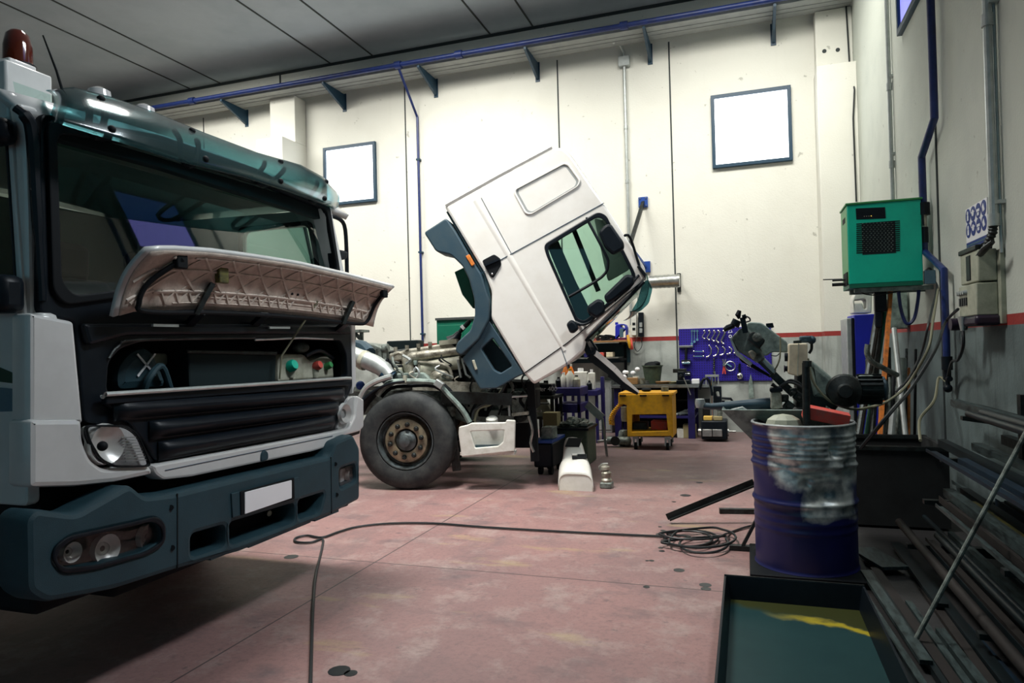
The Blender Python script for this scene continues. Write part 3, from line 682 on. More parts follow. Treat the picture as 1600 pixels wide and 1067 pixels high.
# engine bay
bay = MB(); y0 = sx(165, 600).y; y1 = sx(545, 580).y; z0 = sx(165, 616).z-.03; z1 = sx(300, 527).z+.03
xb = XT-.34
bay.bb(xb-.02, y0, z0, xb, y1, z1).bb(xb, y0-.02, z0, XT-.05, y0, z1).bb(xb, y1, z0, XT-.05, y1+.02, z1).bb(xb, y0, z0-.02, XT-.04, y1, z0).bb(xb, y0, z1, XT-.05, y1, z1+.02)
T(bay, 'engine_bay', 'black_matt')
def bx(L, X, t, **k): m = MB(); m.plX(L, X, t, **k); return m
rad = T(bx([(294, 549), (432, 553), (431, 600), (296, 606)], XT-.10, .18, r=.01, bev=.01), 'radiator', 'interior_dark')
TS(bx([(292, 546), (434, 549), (434, 555), (293, 552)], XT-.085, .2, r=.004), 'radiator_top', 'dark_steel', rad)
d = T(bx([(183, 612), (184, 575), (200, 552), (222, 540), (240, 545), (255, 575), (266, 606)], XT-.10, .2, r=.06, bev=.04), 'air_duct', 'grey_plastic')
c = sx(229, 570, -.095)
for s_ in (1, -1): TS(MB().bar(c+V((0, -.05, .05*s_)), c+V((0, .05, -.05*s_)), .004, .009), 'chalk_cross', 'plate_white', d)
T(MB().tube([sx(225, 610, -.07), sx(233, 590, -.05), sx(252, 572, -.06), sx(266, 608, -.07)], .016, 8, 4), 'duct_hose', 'grey_plastic')
T(bx([(238, 552), (262, 552), (262, 572), (240, 571)], XT-.22, .1, r=.02), 'filter_box', 'panel_beige')
tk = T(bx([(435, 600), (434, 558), (445, 553), (478, 553), (484, 563), (508, 555), (521, 556), (524, 592), (480, 596)], XT-.10, .18, r=.03, bev=.025), 'coolant_tank', 'milky_plastic')
for (x, y, r_, mt, lb) in [(452, 573, .036, 'teal_green', 'pale green cap'), (492, 573, .030, 'red', 'red cap'), (509, 573, .024, 'leaf_green', 'dark green cap')]:
    c = sx(x, y, -.10); TS(MB().lathe([(r_, 0), (r_, .03), (r_*.8, .045)], c, (1, 0, .35), 12), 'cap', mt, tk, label=lb)
for (x, y) in [(455, 590), (492, 590)]: TS(MB().cyl(sx(x, y, -.10), sx(x, 575, -.10), .02, .028), 'tank_neck', 'milky_plastic', tk)
TS(MB().tube([sx(520, 560, -.08), sx(500, 548, -.05), sx(478, 556, -.07)], .012, 8, 4), 'tank_hose', 'black_plastic', tk)
T(MB().sphere(sx(470, 543, -.15), .05, (1, 1.2, .7)), 'filter_bowl', 'grimy_metal')
T(MB().tube([sx(170, 560, .008), sx(185, 541, .008), sx(220, 531, .008), sx(398, 528, .008)], .006, 6, 4), 'opening_seal', 'dark_steel')
T(MB().tube([sx(398, 531, .0), sx(470, 528, .0), sx(520, 530, .0)], .006, 6), 'latch_wire', 'galvanised')
# bulges above engine opening: wiper cowl and ledge
T(ribbonX([(130, 505), (548, 507), (550, 522), (400, 522), (200, 524), (140, 540)], XT+.03, .04, r=.02, bev=.015), 'cowl_ledge', 'black_plastic')
for L in ([(238, 508), (278, 509)], [(420, 512), (452, 512)]):
    T(MB().bar(sx(*L[0], .045), sx(*L[1], .045), .012, .012), 'washer_slot', 'galvanised')
# bonnet flap, open, seen from below
YL = sx(175, 497, .10).y; YR = S(583, 512, X=XT+.10).y
def atY(x, y, Y): return S(x, y, Y=Y)
bl = atY(176, 497, YL); tl = atY(230, 391, YL); br = atY(583, 512, YR); tr_ = atY(617, 448, YR)
print('hood', bl, tl, br, tr_)
top = [(230, 391), (262, 388), (330, 392), (400, 401), (470, 412), (540, 428), (617, 448)]
bot = [(176, 497), (205, 488), (300, 484), (400, 488), (480, 495), (545, 503), (583, 512)]
def poly(L, t):
    k = t*(len(L)-1); i = min(int(k), len(L)-2); f = k-i; return (L[i][0]*(1-f)+L[i+1][0]*f, L[i][1]*(1-f)+L[i+1][1]*f)
def hoodp(u, v, off=0):
    Y = YL+(YR-YL)*u
    # photo outline gives the height of each edge at its real breadth position
    xT = tl.x+(tr_.x-tl.x)*u; xB = bl.x+(br.x-bl.x)*u
    def zat(L, X_):
        lo, hi = 0., 1.
        for _ in range(24):
            mid = (lo+hi)/2; q = S(*poly(L, mid), X=X_)
            if q.y < Y: lo = mid
            else: hi = mid
        return S(*poly(L, (lo+hi)/2), X=X_).z
    zT = zat(top, xT); zB = zat(bot, xB)
    bulge = .05*math.sin(PI*v)
    return V((xB+(xT-xB)*v-bulge*.55+off*.6, Y, zB+(zT-zB)*v+bulge*.5-off*.6))
HC = {}
def hp(u, v, off=0): 
    return hoodp(min(max(u, 0), 1), v, off)
m = MB(); m.grid(lambda u, v: hp(u, v, -.012), 28, 8); hood = T(m, 'bonnet_flap', 'white_paint', solid=.02, smooth=60)
m = MB(); m.grid(lambda u, v: hp(.012+.976*u, .02+.95*v, .004), 28, 8); TS(m, 'bonnet_lining', 'hood_lining', hood, solid=.01, smooth=60)
rb = MB()
def rib(a, b, r=.008, n=6):
    rb.tube([hp(a[0]+(b[0]-a[0])*i/n, a[1]+(b[1]-a[1])*i/n, .012) for i in range(n+1)], r, 5)
rows = {0: .90, 1: .62, 2: .30, 3: .12}
N = 10
rib((.06, .62), (.95, .62), n=24); rib((.08, .28), (.93, .28), n=24); rib((.14, .86), (.97, .88), .006, n=24)
for i in range(N):
    a = .08+.085*i
    rib((a, .88), (a+.05, .62)); rib((a+.05, .62), (a+.085, .88), .005)
    rib((a+.05, .62), (a+.11, .30)); rib((a+.05, .62), (a-.01, .30), .003)
for i in range(22):
    a = .10+.038*i
    if .52 < a < .60: continue
    rib((a, .30), (a+.02, .12), .006, 3); rib((a+.02, .12), (a+.038, .30), .006, 3)
rib((.14, .12), (.92, .12), .003, n=20); rib((.2, .2), (.85, .2), .003, n=20)
rib((.03, .15), (.12, .6)); rib((.05, .4), (.10, .85)); rib((.06, .62), (.02, .45)); rib((.02, .2), (.08, .3)); rib((.97, .6), (.93, .2)); rib((.99, .8), (.96, .2))
rb.tube([hp(.56+.055*math.cos(t), .30+.2*math.sin(t), .012) for t in [PI*i/10 for i in range(11)]], .004, 5)
TS(rb, 'lining_rib', 'hood_lining', hood, smooth=60)
TS(MB().tube([hp(.10, .86, .025), hp(.055, .45, .03), hp(.045, .18, .035), hp(.075, .06, .035), hp(.3, .03, .035), hp(.6, .03, .035), hp(.87, .04, .035), hp(.935, .14, .035), hp(.95, .5, .03), hp(.955, .82, .025)], .011, 8, 5), 'hinge_frame', 'black_matt', hood)
for u in (.10, .955): TS(MB().box(hp(u, .82, .02), (.03, .06, .07)), 'hinge_plate', 'black_matt', hood, bevel=.006)
TS(MB().box(hp(.245, .60, .03), (.03, .06, .07)), 'yellow_tag', 'rack_yellow', hood, bevel=.004)
for u in (.2, .79): TS(MB().bar(hp(u+.03, .45, .03), hp(u, .02, .05), .045, .02), 'catch', 'dark_steel', hood)
for u in (.535, .56): TS(MB().box(hp(u, .38, .013), (.01, .01, .012)), 'vent_hole', 'black_matt', hood)
for u in (.22, .44, .82): T(MB().bar(hp(u, .02, .03), V((XT+.01, hp(u, 0).y+.05, hp(u, 0).z-.06)), .04, .025), 'hinge_arm', 'black_plastic')
pr0 = hp(.655, .33, .02); pr1 = sx(440, 556, -.03); pr2 = sx(437, 592, -.03)
T(MB().tube([pr0, pr1, pr2], .006, 6), 'prop_rod', 'pale_cable')
# headlights
M('lamp_bowl', (.66, .67, .66), .4, .2, dirt=(.4, .41, .42), scale=20, amt=.6)
M('fog_bowl', (.03, .035, .03), .4, .0, dirt=(.2, .2, .17), scale=11, amt=.5)
hl = [(132, 665), (195, 666), (214, 679), (235, 728), (180, 729), (157, 719), (138, 690)]
h = T(ribbonX(hl, XT+.02, .03, r=.03, bev=.006), 'headlight', 'lamp_bowl')
cc = sx(168, 694, .052)
TS(MB().lathe([(.085, -.03), (.08, 0), (.05, -.025), (.015, -.035)], cc+V((.004, 0, 0)), (1, 0, 0), 20, caps=False), 'reflector', 'reflector', h)
TS(MB().sphere(sx(160, 697, .06), .02), 'bulb', 'black_matt', h)
m = MB()
for k in range(9):
    a = sx(190+k*.8, 684+k*4.6, .054); b = sx(212+k*2, 683+k*4.4, .054); m.bar(a, b, .004, .004)
TS(m, 'lens_flutes', 'galvanised', h)
hs = [(a-(0) , b) for a, b in hl]
TS(inset_ring(hl, .004, XT+.052, .02, .03), 'headlight_rim', 'black_matt', h)
TS(ribbonX(hl, XT+.068, .008, r=.03, bev=.002), 'lens', 'lamp_glass', h)
hl2 = [(546, 621), (554, 619), (552, 655), (543, 669), (527, 671), (530, 646)]
h = T(ribbonX(hl2, XT+.02, .03, r=.02, bev=.006), 'headlight', 'lamp_bowl')
TS(MB().lathe([(.07, -.02), (.06, 0), (.03, -.02)], sx(541, 646, .05), (1, 0, 0), 16, caps=False), 'reflector', 'reflector', h)
TS(ribbonX(hl2, XT+.06, .008, r=.02, bev=.002), 'lens', 'lamp_glass', h)
# bumper
bo = [(42, 812), (57, 795), (120, 803), (204, 756), (228, 776), (276, 770), (355, 751), (517, 713), (524, 690), (552, 678), (563, 700), (563, 780), (520, 803), (379, 861), (276, 890), (180, 921), (72, 942), (44, 925)]
fog = [(86, 876), (90, 858), (110, 842), (205, 821), (240, 812), (254, 824), (254, 846), (230, 862), (150, 884), (100, 889)]
op1 = [(300, 835), (353, 820), (353, 853), (300, 870)]; op2 = [(360, 817), (461, 786), (461, 815), (361, 851)]; op3 = [(467, 782), (508, 769), (500, 800), (467, 811)]
fog2 = [(531, 733), (556, 724), (558, 750), (532, 763)]
bmp = T(ribbonX(bo, XT+.12, .16, holes=[fog, op1, op2, op3, fog2], r=.03, bev=.022), 'bumper', 'grey_plastic')
T(ribbonX([(60, 830), (540, 705), (545, 790), (300, 870), (70, 925)], XT-.03, .02, r=.02), 'bumper_backing', 'black_matt')
for L in ([(300, 868), (352, 850)], [(361, 849), (460, 813)], [(467, 809), (505, 795)]):
    a = sx(*L[0], .0); b = sx(*L[1], .0); m = MB(); m.bb(XT-.02, a.y, a.z-.015, XT+.11, b.y, a.z)
    n = int((b.y-a.y)/.022)
    for i in range(n): m.bb(XT, a.y+(i+.2)*.022, a.z, XT+.10, a.y+(i+.7)*.022, a.z+.008)
    TS(m, 'step_tread', 'grey_plastic', bmp)
for x, y in [(267, 793), (269, 856), (524, 725), (526, 773)]: TS(MB().cyl(sx(x, y, .115), sx(x, y, .124), .012), 'bolt', 'black_matt', bmp)
for x0, y0_, x1, y1_ in [(277, 771, 277, 889), (517, 714, 518, 802)]:
    TS(MB().bar(sx(x0, y0_, .12), sx(x1, y1_, .12), .006, .004), 'joint_line', 'black_matt', bmp)
TS(MB().sphere(sx(421, 802, .0), .02, (.3, 1, .8)), 'tow_pin', 'milky_plastic', bmp)
# fog lamp cluster near
f = T(ribbonX(fog, XT+.03, .05, r=.04), 'fog_lamp', 'fog_bowl')
for (x, y, r_) in [(105, 862, .038), (160, 857, .058), (230, 838, .062)]:
    TS(MB().lathe([(r_, 0), (r_*1.02, .03), (r_*.7, .012), (r_*.2, 0)], sx(x, y, .035), (1, 0, 0), 20, caps=False), 'reflector', 'reflector', f)
    TS(MB().sphere(sx(x, y, .05), r_*.45), 'lamp_bulb', 'lamp_glass', f)
TS(ribbonX(fog, XT+.098, .008, r=.04, bev=.002), 'lens', 'lamp_glass', f)
TS(inset_ring([(a, b) for a, b in fog], .014, XT+.124, .012, .04), 'lamp_rim', 'black_plastic', f)
f = T(ribbonX(fog2, XT+.04, .05, r=.02), 'fog_lamp', 'lamp_bowl')
TS(MB().lathe([(.05, 0), (.045, .03), (.02, .0)], sx(545, 742, .045), (1, 0, 0), 16, caps=False), 'reflector', 'reflector', f)
TS(ribbonX(fog2, XT+.10, .008, r=.02, bev=.002), 'lens', 'lamp_glass', f)
# number plate (blank)
pf = T(ribbonX([(362, 771), (467, 745), (469, 778), (364, 809)], XT+.128, .02, r=.004, bev=.003), 'plate_holder', 'grey_plastic')
TS(ribbonX([(376, 768), (460, 746), (461, 779), (377, 805)], XT+.134, .012, r=.004, bev=.003), 'plate_frame', 'black_matt', pf)
TS(ribbonX([(383, 769), (456, 750), (456, 778), (383, 803)], XT+.138, .01, r=.004, bev=.001), 'number_plate', 'plate_white', pf)
# sun visor: smoked acrylic
vt = [(72, 141), (115, 137), (175, 152), (240, 175), (320, 208), (400, 238), (470, 258), (505, 277), (519, 296)]
vb = [(76, 188), (130, 205), (187, 222), (270, 250), (330, 265), (380, 277), (450, 299), (490, 314), (526, 328)]
def vis(u, v):
    a = poly(vt, u); b = poly(vb, u); wrap = -.16*(max(0, .05-u)/.05)**2-.22*(max(0, u-.93)/.07)**2
    XA = XT-.04+wrap+.10*math.sin(PI*u); XB = XT+.14+wrap+.10*math.sin(PI*u)
    A = S(*a, X=XA); B = S(*b, X=XB)
    q = A*(1-v)+B*v; bu = .05*math.sin(PI*v); return q+V((bu*.8, 0, bu*.35))
m = MB(); m.grid(vis, 40, 10); vz = T(m, 'sun_visor', 'smoke_acrylic', solid=.004, smooth=60)
for u in (.16, .42, .66, .86):
    def q(v_, k=0, uu=u): return vis(min(1, uu+k), v_)-V((.035, 0, .015))
    TS(MB().tube([q(.25), q(.5), q(.85), q(.92, .035), q(.55, .05), q(.3, .055)], .013, 6, 3), 'visor_bracket', 'black_matt', vz)
    TS(MB().sphere(vis(u+.03, .25), .016).sphere(vis(min(1, u+.055), .85), .016), 'visor_bolt', 'black_matt', vz)
# roof lights behind the visor
for (x, y) in [(155, 146), (225, 172)]:
    c = S(x, y, X=XT-.12); m = MB(); m.lathe([(.05, 0), (.045, .03), (.02, .045)], c-V((0, 0, .02)), (0, 0, 1), 12); T(m, 'marker_lamp', 'clear_lens')
T(ribbonX([(84, 196), (505, 322), (510, 345), (400, 310), (250, 262), (90, 218)], XT-.04, .05, r=.02) , 'header_panel', 'interior_dark')
# roof box and beacon
xb_ = -2.82
a = S(8, 92, X=xb_); b = S(82, 118, X=xb_); c = S(82, 152, X=xb_)
bx_ = T(MB().bb(xb_-.35, a.y, ZR, xb_, b.y, (a.z+b.z)/2), 'roof_box', 'white_paint', bevel=.01)
l0 = S(14, 80, X=xb_-.05); l1 = S(64, 100, X=xb_-.05)
zb_ = (a.z+b.z)/2
TS(MB().bb(xb_-.32, l0.y, zb_, xb_-.05, l1.y-.02, zb_+.035), 'box_lid', 'white_paint', bx_, bevel=.006)
c = S(28, 88, X=xb_-.15); ztop = S(28, 50, X=xb_-.15).z; c.z = zb_+.035
hgt = ztop-c.z
M('amber_lens', (.07, .008, .002), .12, coat=1)
TS(MB().lathe([(.062, 0), (.062, .02), (.056, .025), (.055, hgt*.6), (.045, hgt*.9), (.03, hgt), (0.001, hgt)], c, (0, 0, 1), 24), 'beacon', 'amber_lens', bx_, label='amber rotating beacon')
TS(MB().lathe([(.07, 0), (.07, .02)], c, (0, 0, 1), 20), 'beacon_base', 'black_plastic', bx_)
T(MB().tube([S(97, 140, X=XT-.15), S(88, 110, X=XT-.15), S(67, 55, X=XT-.15)], [.006, .005, .003], 6), 'antenna', 'black_matt')
# interior: seats, dashboard, wheel
def seat(xc, yc):
    m = MB(); m.box((xc+.15, yc, 1.35), (.5, .48, .16)); m.box((xc-.12, yc, 1.62), (.14, .46, .55), Matrix.Rotation(-.15, 3, 'Y')); m.box((xc-.20, yc, 2.0), (.10, .28, .24))
    T(m, 'seat', 'interior_dark', bevel=.05)
    T(MB().bb(xc-.1, yc-.2, zfl, xc+.35, yc+.2, 1.27), 'seat_base', 'black_matt')
seat(XT-1.2, S(112, 400, X=XT-1.35).y); seat(XT-1.2, S(232, 390, X=XT-1.35).y)
T(MB().bb(XT-.5, YN+.08, 1.64, XT-.06, YF-.08, wz0_+.03), 'dashboard', 'interior_dark', bevel=.04)
m = MB(); cst = V((XT-.55, YF-.5, 1.75)); u_, w_, a__ = frame((.5, 0, .86)) if False else frame((-.6, 0, .8))
m.tube([cst+(u_*math.cos(t)+w_*math.sin(t))*.21 for t in [2*PI*i/24 for i in range(24)]], .014, 6, closed=True); m.cyl(cst, cst+V((.25, 0, -.3)), .03); m.bar(cst-u_*.2, cst+u_*.2, .03, .015); T(m, 'steering_wheel', 'black_plastic')
T(MB().bar((XT-.25, YN+.2, ZR-.05), (XT-.25, YF-.2, ZR-.05), .3, .05), 'header_shelf', 'interior')
# mirrors
m = MB(); m.box(yn(18, 462)+V((0, -.06, 0)), (.20, .10, .14)); T(m, 'near_mirror', 'black_plastic', bevel=.03)
m = MB(); m.box(yn(6, 213)+V((0, -.04, 0)), (.18, .08, .10)); T(m, 'near_wide_mirror', 'black_plastic', bevel=.03)
XM = XT-.05
T(MB().tube([S(507, 335, X=XM), S(528, 341, X=XM), S(538, 352, X=XM), S(541, 380, X=XM), S(542, 420, X=XM), S(543, 450, X=XM)], .014, 8, 3), 'far_mirror_arm', 'black_plastic')
m = MB(); m.plX([(515, 353), (524, 353), (531, 388), (530, 418), (524, 418), (519, 385)], XM-.02, .06, r=.02, bev=.02); T(m, 'far_mirror', 'black_plastic')
m = MB(); m.plX([(526, 388), (545, 392), (544, 405), (528, 408)], XM+.03, .08, r=.02, bev=.02); T(m, 'mirror_clamp', 'black_plastic')
# door step, chassis, axle and wheels below
T(MB().bb(XR-2.5, YN+.45, .62, XT-.1, YN+.53, .85).bb(XR-2.5, YF-.53, .62, XT-.1, YF-.45, .85).bb(XT-.2, YN+.3, .6, XT-.1, YF-.3, .9), 'chassis', 'dark_steel')
T(MB().bb(XR-.1, YN+.02, .50, XT-.32, YN+.5, .62).bb(XR-.1, YN+.02, .7, XT-1.3, YN+.1, .98), 'step', 'black_plastic', bevel=.02)
def wheel(par, cx, yo, cz, R, w, dirn=1, build=None, bolts=10):
    """tyre with its outer face at y=yo, width w going dirn*Y"""
    a = (0, dirn, 0); o = V((cx, yo, cz))
    prof = [(R*.60, .05), (R*.61, .01), (R*.70, -.002), (R*.84, .0), (R*.93, .018), (R*.985, .05), (R, .08), (R, w-.08), (R*.985, w-.05), (R*.9, w), (R*.6, w-.01)]
    ty = MB().lathe(prof, o, a, 56, caps=False).build('tyre', 'rubber', par)
    g = MB()
    for k in range(4):
        h_ = .095+k*(w-.19)/3
        for j in range(0): pass
        g.lathe([(R*1.001, h_-.006), (R*1.001, h_+.006)], o, a, 40, caps=False)
    g.build('tread_groove', 'black_matt', ty)
    rim = MB().lathe([(R*.60, .045), (R*.585, .02), (R*.565, .02), (R*.55, .05), (R*.52, .11), (R*.45, .13)], o, a, 40, caps=False).build('rim', 'hub_metal', par)
    d = MB().lathe([(R*.50, .14), (R*.46, .09), (R*.44, .055), (R*.41, .048), (R*.25, .05), (R*.235, .075), (R*.23, .12)], o, a, 40, caps=False).build('wheel_disc', 'rim_metal', par)
    h = MB().lathe([(R*.235, .12), (R*.21, .06), (R*.15, .045), (R*.12, .02), (R*.115, -.01), (R*.075, -.02), (0.001, -.022)], o, a, 28, caps=False).build('hub', 'hub_metal', par)
    for k in range(bolts):
        t_ = 2*PI*k/bolts+.2; c_ = o+V((math.cos(t_)*R*.335, dirn*.03, math.sin(t_)*R*.335))
        b_ = MB().lathe([(R*.052, .02*1), (R*.05, 0), (R*.03, -.012), (.001, -.013)], c_, a, 8, caps=False).build('wheel_nut', 'dark_steel', par)
wheel(truck, XT-1.45, YN+.04, .47, .47, .28, 1)
wheel(truck, XT-1.45, YF-.04, .47, .47, .28, -1, bolts=6)
T(MB().bb(XR+.3, YN+.42, .36, XT-.12, YF-.42, zfl-.02).bb(XT-1.0, YN+.06, .42, XT-.10, YF-.06, zfl-.02), 'underbody', 'black_matt', bevel=.03)  # bulk added below the cab to keep the floor there dark
T(MB().cyl((XT-1.45, YN+.3, .47), (XT-1.45, YF-.3, .47), .06), 'axle', 'dark_steel')
# ================================================================== WHITE TRUCK WITH ITS CAB TILTED FORWARD
Y2 = 6.25; YE = 8.5
YAW2 = math.radians(11.0); PIV = V((-3.2, 6.25, 0))
lorry = thing('truck', 'white truck behind, its high-roof cab tipped forward over the bare engine', 'truck', PIV)
# this truck stands a little askew: measure in its own frame, then turn the whole truck
_Ri = Matrix.Rotation(-YAW2, 3, 'Z'); _keep = (CAM, CF, CR, CU)
CAM = PIV+_Ri@(CAM-PIV); CF = _Ri@CF; CR = _Ri@CR; CU = _Ri@CU
def S(x, y, X=None, Y=None, Z=None):
    d = CF+CR*((x-800)/FPX)+CU*((533.5-y)/FPX)
    t = (X-CAM.x)/d.x if X is not None else ((Y-CAM.y)/d.y if Y is not None else (Z-CAM.z)/d.z)
    return CAM+d*t
def L2(mb, name, mat, **k): return mb.build(name, mat, lorry, **k)
s2 = lambda x, y, o=0: S(x, y, Y=Y2+o)
def cy(L, Y, t, **k): m = MB(); m.plY(L, Y, t, **k); return m
FW = V((.47, 0, -.883)).normalized(); UP = V((.883, 0, .47)).normalized()
side = [(694, 322), (860, 229), (879, 231), (893, 243), (944, 318), (986, 383), (1008, 418), (1010, 436), (1003, 441), (917, 529), (913, 548), (886, 571), (834, 601), (819, 584), (767, 497), (768, 456), (756, 425)]
win = [(853, 384), (934, 335), (946, 340), (991, 430), (985, 447), (912, 505), (901, 500), (856, 398)]
L2(cy(side, Y2, .06, holes=[win], r=.035, bev=.025, hr=.06), 'cab_side', 'white_cab')
L2(cy(side, YE-.06, .06, holes=[win], r=.035, bev=.025, hr=.06), 'far_cab_side', 'white_cab')
# skins between the two sides
def skin(L, name, mat, y0=Y2+.03, y1=YE-.03, inset=0.012, t=.03, holes=None):
    P = [s2(*a) for a in L]; m = MB()
    for i in range(len(P)-1):
        a, b = P[i], P[i+1]
        m.prism([V((a.x, y0, a.z)), V((b.x, y0, b.z)), V((b.x, y1, b.z)), V((a.x, y1, a.z))], V((b.z-a.z, 0, -(b.x-a.x))).normalized()*t)
    return L2(m, name, mat)
cen = s2(850, 420)
skin([(868, 233), (700, 326)], 'rear_wall', 'white_cab', t=-.03)
skin([(893, 247), (944, 320), (1004, 420)], 'cab_roof', 'white_cab', t=.03)
skin([(700, 328), (760, 430), (771, 498), (822, 586)], 'cab_floor', 'grey_plastic', t=.03)
skin([(836, 599), (886, 569), (912, 548)], 'nose_panel', 'white_cab', t=-.03)
# rear edge moulding along the roof rear
L2(MB().tube([s2(696, 321, .02), s2(780, 274, .02), s2(862, 230, .02)], .030, 8), 'rear_edge', 'white_cab')
# windscreen
P0 = s2(917, 527); P1 = s2(1003, 441)
m = MB(); m.grid(lambda u, v: (P0.x+(P1.x-P0.x)*u+.035*math.sin(PI*v)*.7, Y2+.05+(YE-Y2-.1)*v, P0.z+(P1.z-P0.z)*u-.035*math.sin(PI*v)), 8, 14); L2(m, 'windscreen', 'windshield_glass', solid=.008)
L2(MB().tube([s2(914, 532, .02), s2(960, 488, .0), s2(1006, 440, .0)], .018, 8), 'screen_pillar', 'black_plastic')
# side window
ws2 = [(854, 385), (934, 336), (945, 341), (990, 430), (984, 446), (912, 504), (902, 499), (857, 398)]
c_ = (922, 420)
outer = [(c_[0]+(a-c_[0])*1.05, c_[1]+(b-c_[1])*1.05) for a, b in win]; inner = [(c_[0]+(a-c_[0])*.96, c_[1]+(b-c_[1])*.96) for a, b in win]
L2(cy(outer, Y2-.006, .03, holes=[inner], r=.05, hr=.06), 'window_seal', 'black_plastic')
L2(cy(inner, Y2+.02, .006, r=.05, bev=.001), 'side_window', 'clear_glass')
L2(MB().tube([s2(916, 340, .01), s2(944, 393, .01), s2(950, 412, .01), s2(940, 433, .01), s2(888, 464, .01)], .014, 8, 4), 'window_divider', 'black_plastic')
L2(cy(inner, YE-.04, .006, r=.05, bev=.001), 'far_side_window', 'clear_glass')
# interior lining, seats
L2(cy([(853, 380), (870, 371), (900, 440), (940, 520), (905, 505)], Y2+.9, .05, r=.03), 'seat', 'interior_dark')
L2(cy([(928, 340), (960, 350), (985, 420), (950, 440)], Y2+.7, .05, r=.04), 'seat_back', 'interior')
L2(MB().bar(s2(893, 350, 1.9), s2(935, 455, 1.9), .05, .06), 'inner_frame', 'black_plastic')
m = MB()
dsh = [s2(890, 560), s2(915, 530), s2(900, 500), s2(870, 520)]
m.prism([V((p.x, Y2+.1, p.z)) for p in dsh], (0, YE-Y2-.2, 0)); L2(m, 'dashboard', 'interior_dark')
# seams of door and body
def seam(L, w=.006, mat='frame_blue'):
    for a, b in zip(L[:-1], L[1:]): L2(MB().bar(s2(*a, -.002), s2(*b, -.002), w, .006, (0, 1, 0)), 'door_seam', mat)
seam([(782, 406), (944, 317)]); seam([(819, 583), (886, 536), (1003, 440)], .009, 'black_matt')
seam([(752, 309), (799, 396)], .004); seam([(768, 425), (782, 406)], .005); seam([(740, 432), (758, 424)], .005)
# pressed crease: soft ridge running along the door
m = MB(); Q = [s2(a, b, .0) for a, b in [(744, 312), (803, 398), (882, 548)]]
dq = (Q[2]-Q[0]).normalized(); nq = V((dq.z, 0, -dq.x))
m.grid(lambda u, v: (Q[0]*(1-u)+Q[2]*u)+nq*((v-.5)*(.11-.05*u))+V((0, .002-.009*math.sin(PI*v)**2, 0)), 12, 10); L2(m, 'body_crease', 'white_cab', smooth=80)
# recessed blank side panel
ro = [(803, 296), (882, 254), (889, 256), (908, 282), (905, 290), (828, 336), (820, 334), (803, 303)]
ri = [(c0*.93+856*.07, c1*.93+295*.07) for c0, c1 in ro]; ri2 = [(c0*.86+856*.14, c1*.86+295*.14) for c0, c1 in ro]
L2(cy(ro, Y2-.012, .02, holes=[ri], r=.04, bev=.009), 'recess_frame', 'white_cab')
L2(cy(ri, Y2-.001, .01, holes=[ri2], r=.04, bev=.002), 'recess_groove', 'tray_grey')
# handle, marker lamp
hd = L2(cy([(753, 407), (772, 397), (782, 404), (783, 414), (771, 434), (766, 432)], Y2-.012, .03, r=.02, bev=.006), 'door_handle', 'black_matt')
sub(MB().sphere(s2(769, 428, -.015), .012), 'lock', 'chrome', hd)
sub(MB().bar(s2(757, 415, -.02), s2(780, 405, -.02), .02, .02, (0, 1, 0)), 'grip', 'black_plastic', hd)
L2(cy([(727, 400), (733, 397), (742, 413), (737, 416)], Y2-.03, .04, r=.01), 'marker_lamp', 'orange')
# front corner panel line
L2(MB().bar(s2(877, 544, -.002), s2(887, 572, -.002), .006, .006, (0, 1, 0)), 'corner_seam', 'frame_blue')
# fender: rear wing, arch, inner liner
wing = [(662, 363), (697, 340), (712, 362), (735, 402), (752, 428), (765, 470), (764, 500), (748, 530), (720, 556), (711, 549), (714, 535), (735, 516), (742, 492), (741, 468), (733, 437), (722, 415), (704, 398), (681, 393)]
L2(cy(wing, Y2-.02, .35, r=.03, bev=.015), 'wing', 'fender_plastic')
liner = [(764, 500), (819, 584), (806, 590), (776, 607), (750, 608), (722, 560), (748, 530)]
hl_ = [(770, 528), (800, 572), (782, 583), (772, 578), (752, 545)]
L2(cy(liner, Y2+.02, .08, holes=[hl_], r=.02, bev=.012), 'wing_liner', 'fender_plastic')
L2(cy([(760, 520), (806, 575), (775, 592), (745, 545)], Y2+.25, .04, r=.02), 'liner_back', 'grey_plastic')
L2(MB().bar(s2(735, 536, .06), s2(763, 590, .06), .05, .05), 'liner_rib', 'fender_plastic', bevel=.01)
L2(cy([(710, 425), (724, 418), (733, 437), (741, 468), (739, 482), (722, 460)], Y2+.4, .3, r=.01), 'mudguard_inner', 'dark_green')
L2(cy([(737, 563), (741, 562), (746, 577), (742, 578)], Y2+.005, .02, r=.006), 'reflector_tag', 'milky_plastic')
# mirrors and visor
def mir(L, o, t, name): L2(cy(L, Y2+o, t, r=.03, bev=.025), name, 'black_plastic')
mir([(946, 350), (955, 349), (975, 378), (976, 388), (958, 398), (945, 386), (935, 362)], -.22, .10, 'main_mirror')
L2(MB().tube([s2(976, 368, -.1), s2(985, 372, -.05), s2(1000, 420, .0)], .013, 8, 3), 'mirror_arm', 'black_plastic')
mir([(917, 478), (934, 466), (944, 470), (946, 488), (932, 498), (917, 488)], -.2, .10, 'lower_mirror')
mir([(943, 462), (978, 428), (990, 430), (992, 443), (958, 470), (948, 474)], -.18, .08, 'wide_mirror')
L2(MB().tube([s2(935, 485, -.12), s2(926, 500, -.08), s2(912, 507, -.05), s2(900, 503, -.0)], .013, 8, 3), 'lower_mirror_arm', 'black_plastic')
L2(MB().tube([s2(960, 470, -.1), s2(980, 450, -.05), s2(998, 430, 0)], .013, 8, 3), 'wide_mirror_arm', 'black_plastic')
mir([(884, 506), (892, 499), (899, 502), (905, 514), (896, 521), (890, 520)], -.12, .06, 'kerb_mirror')
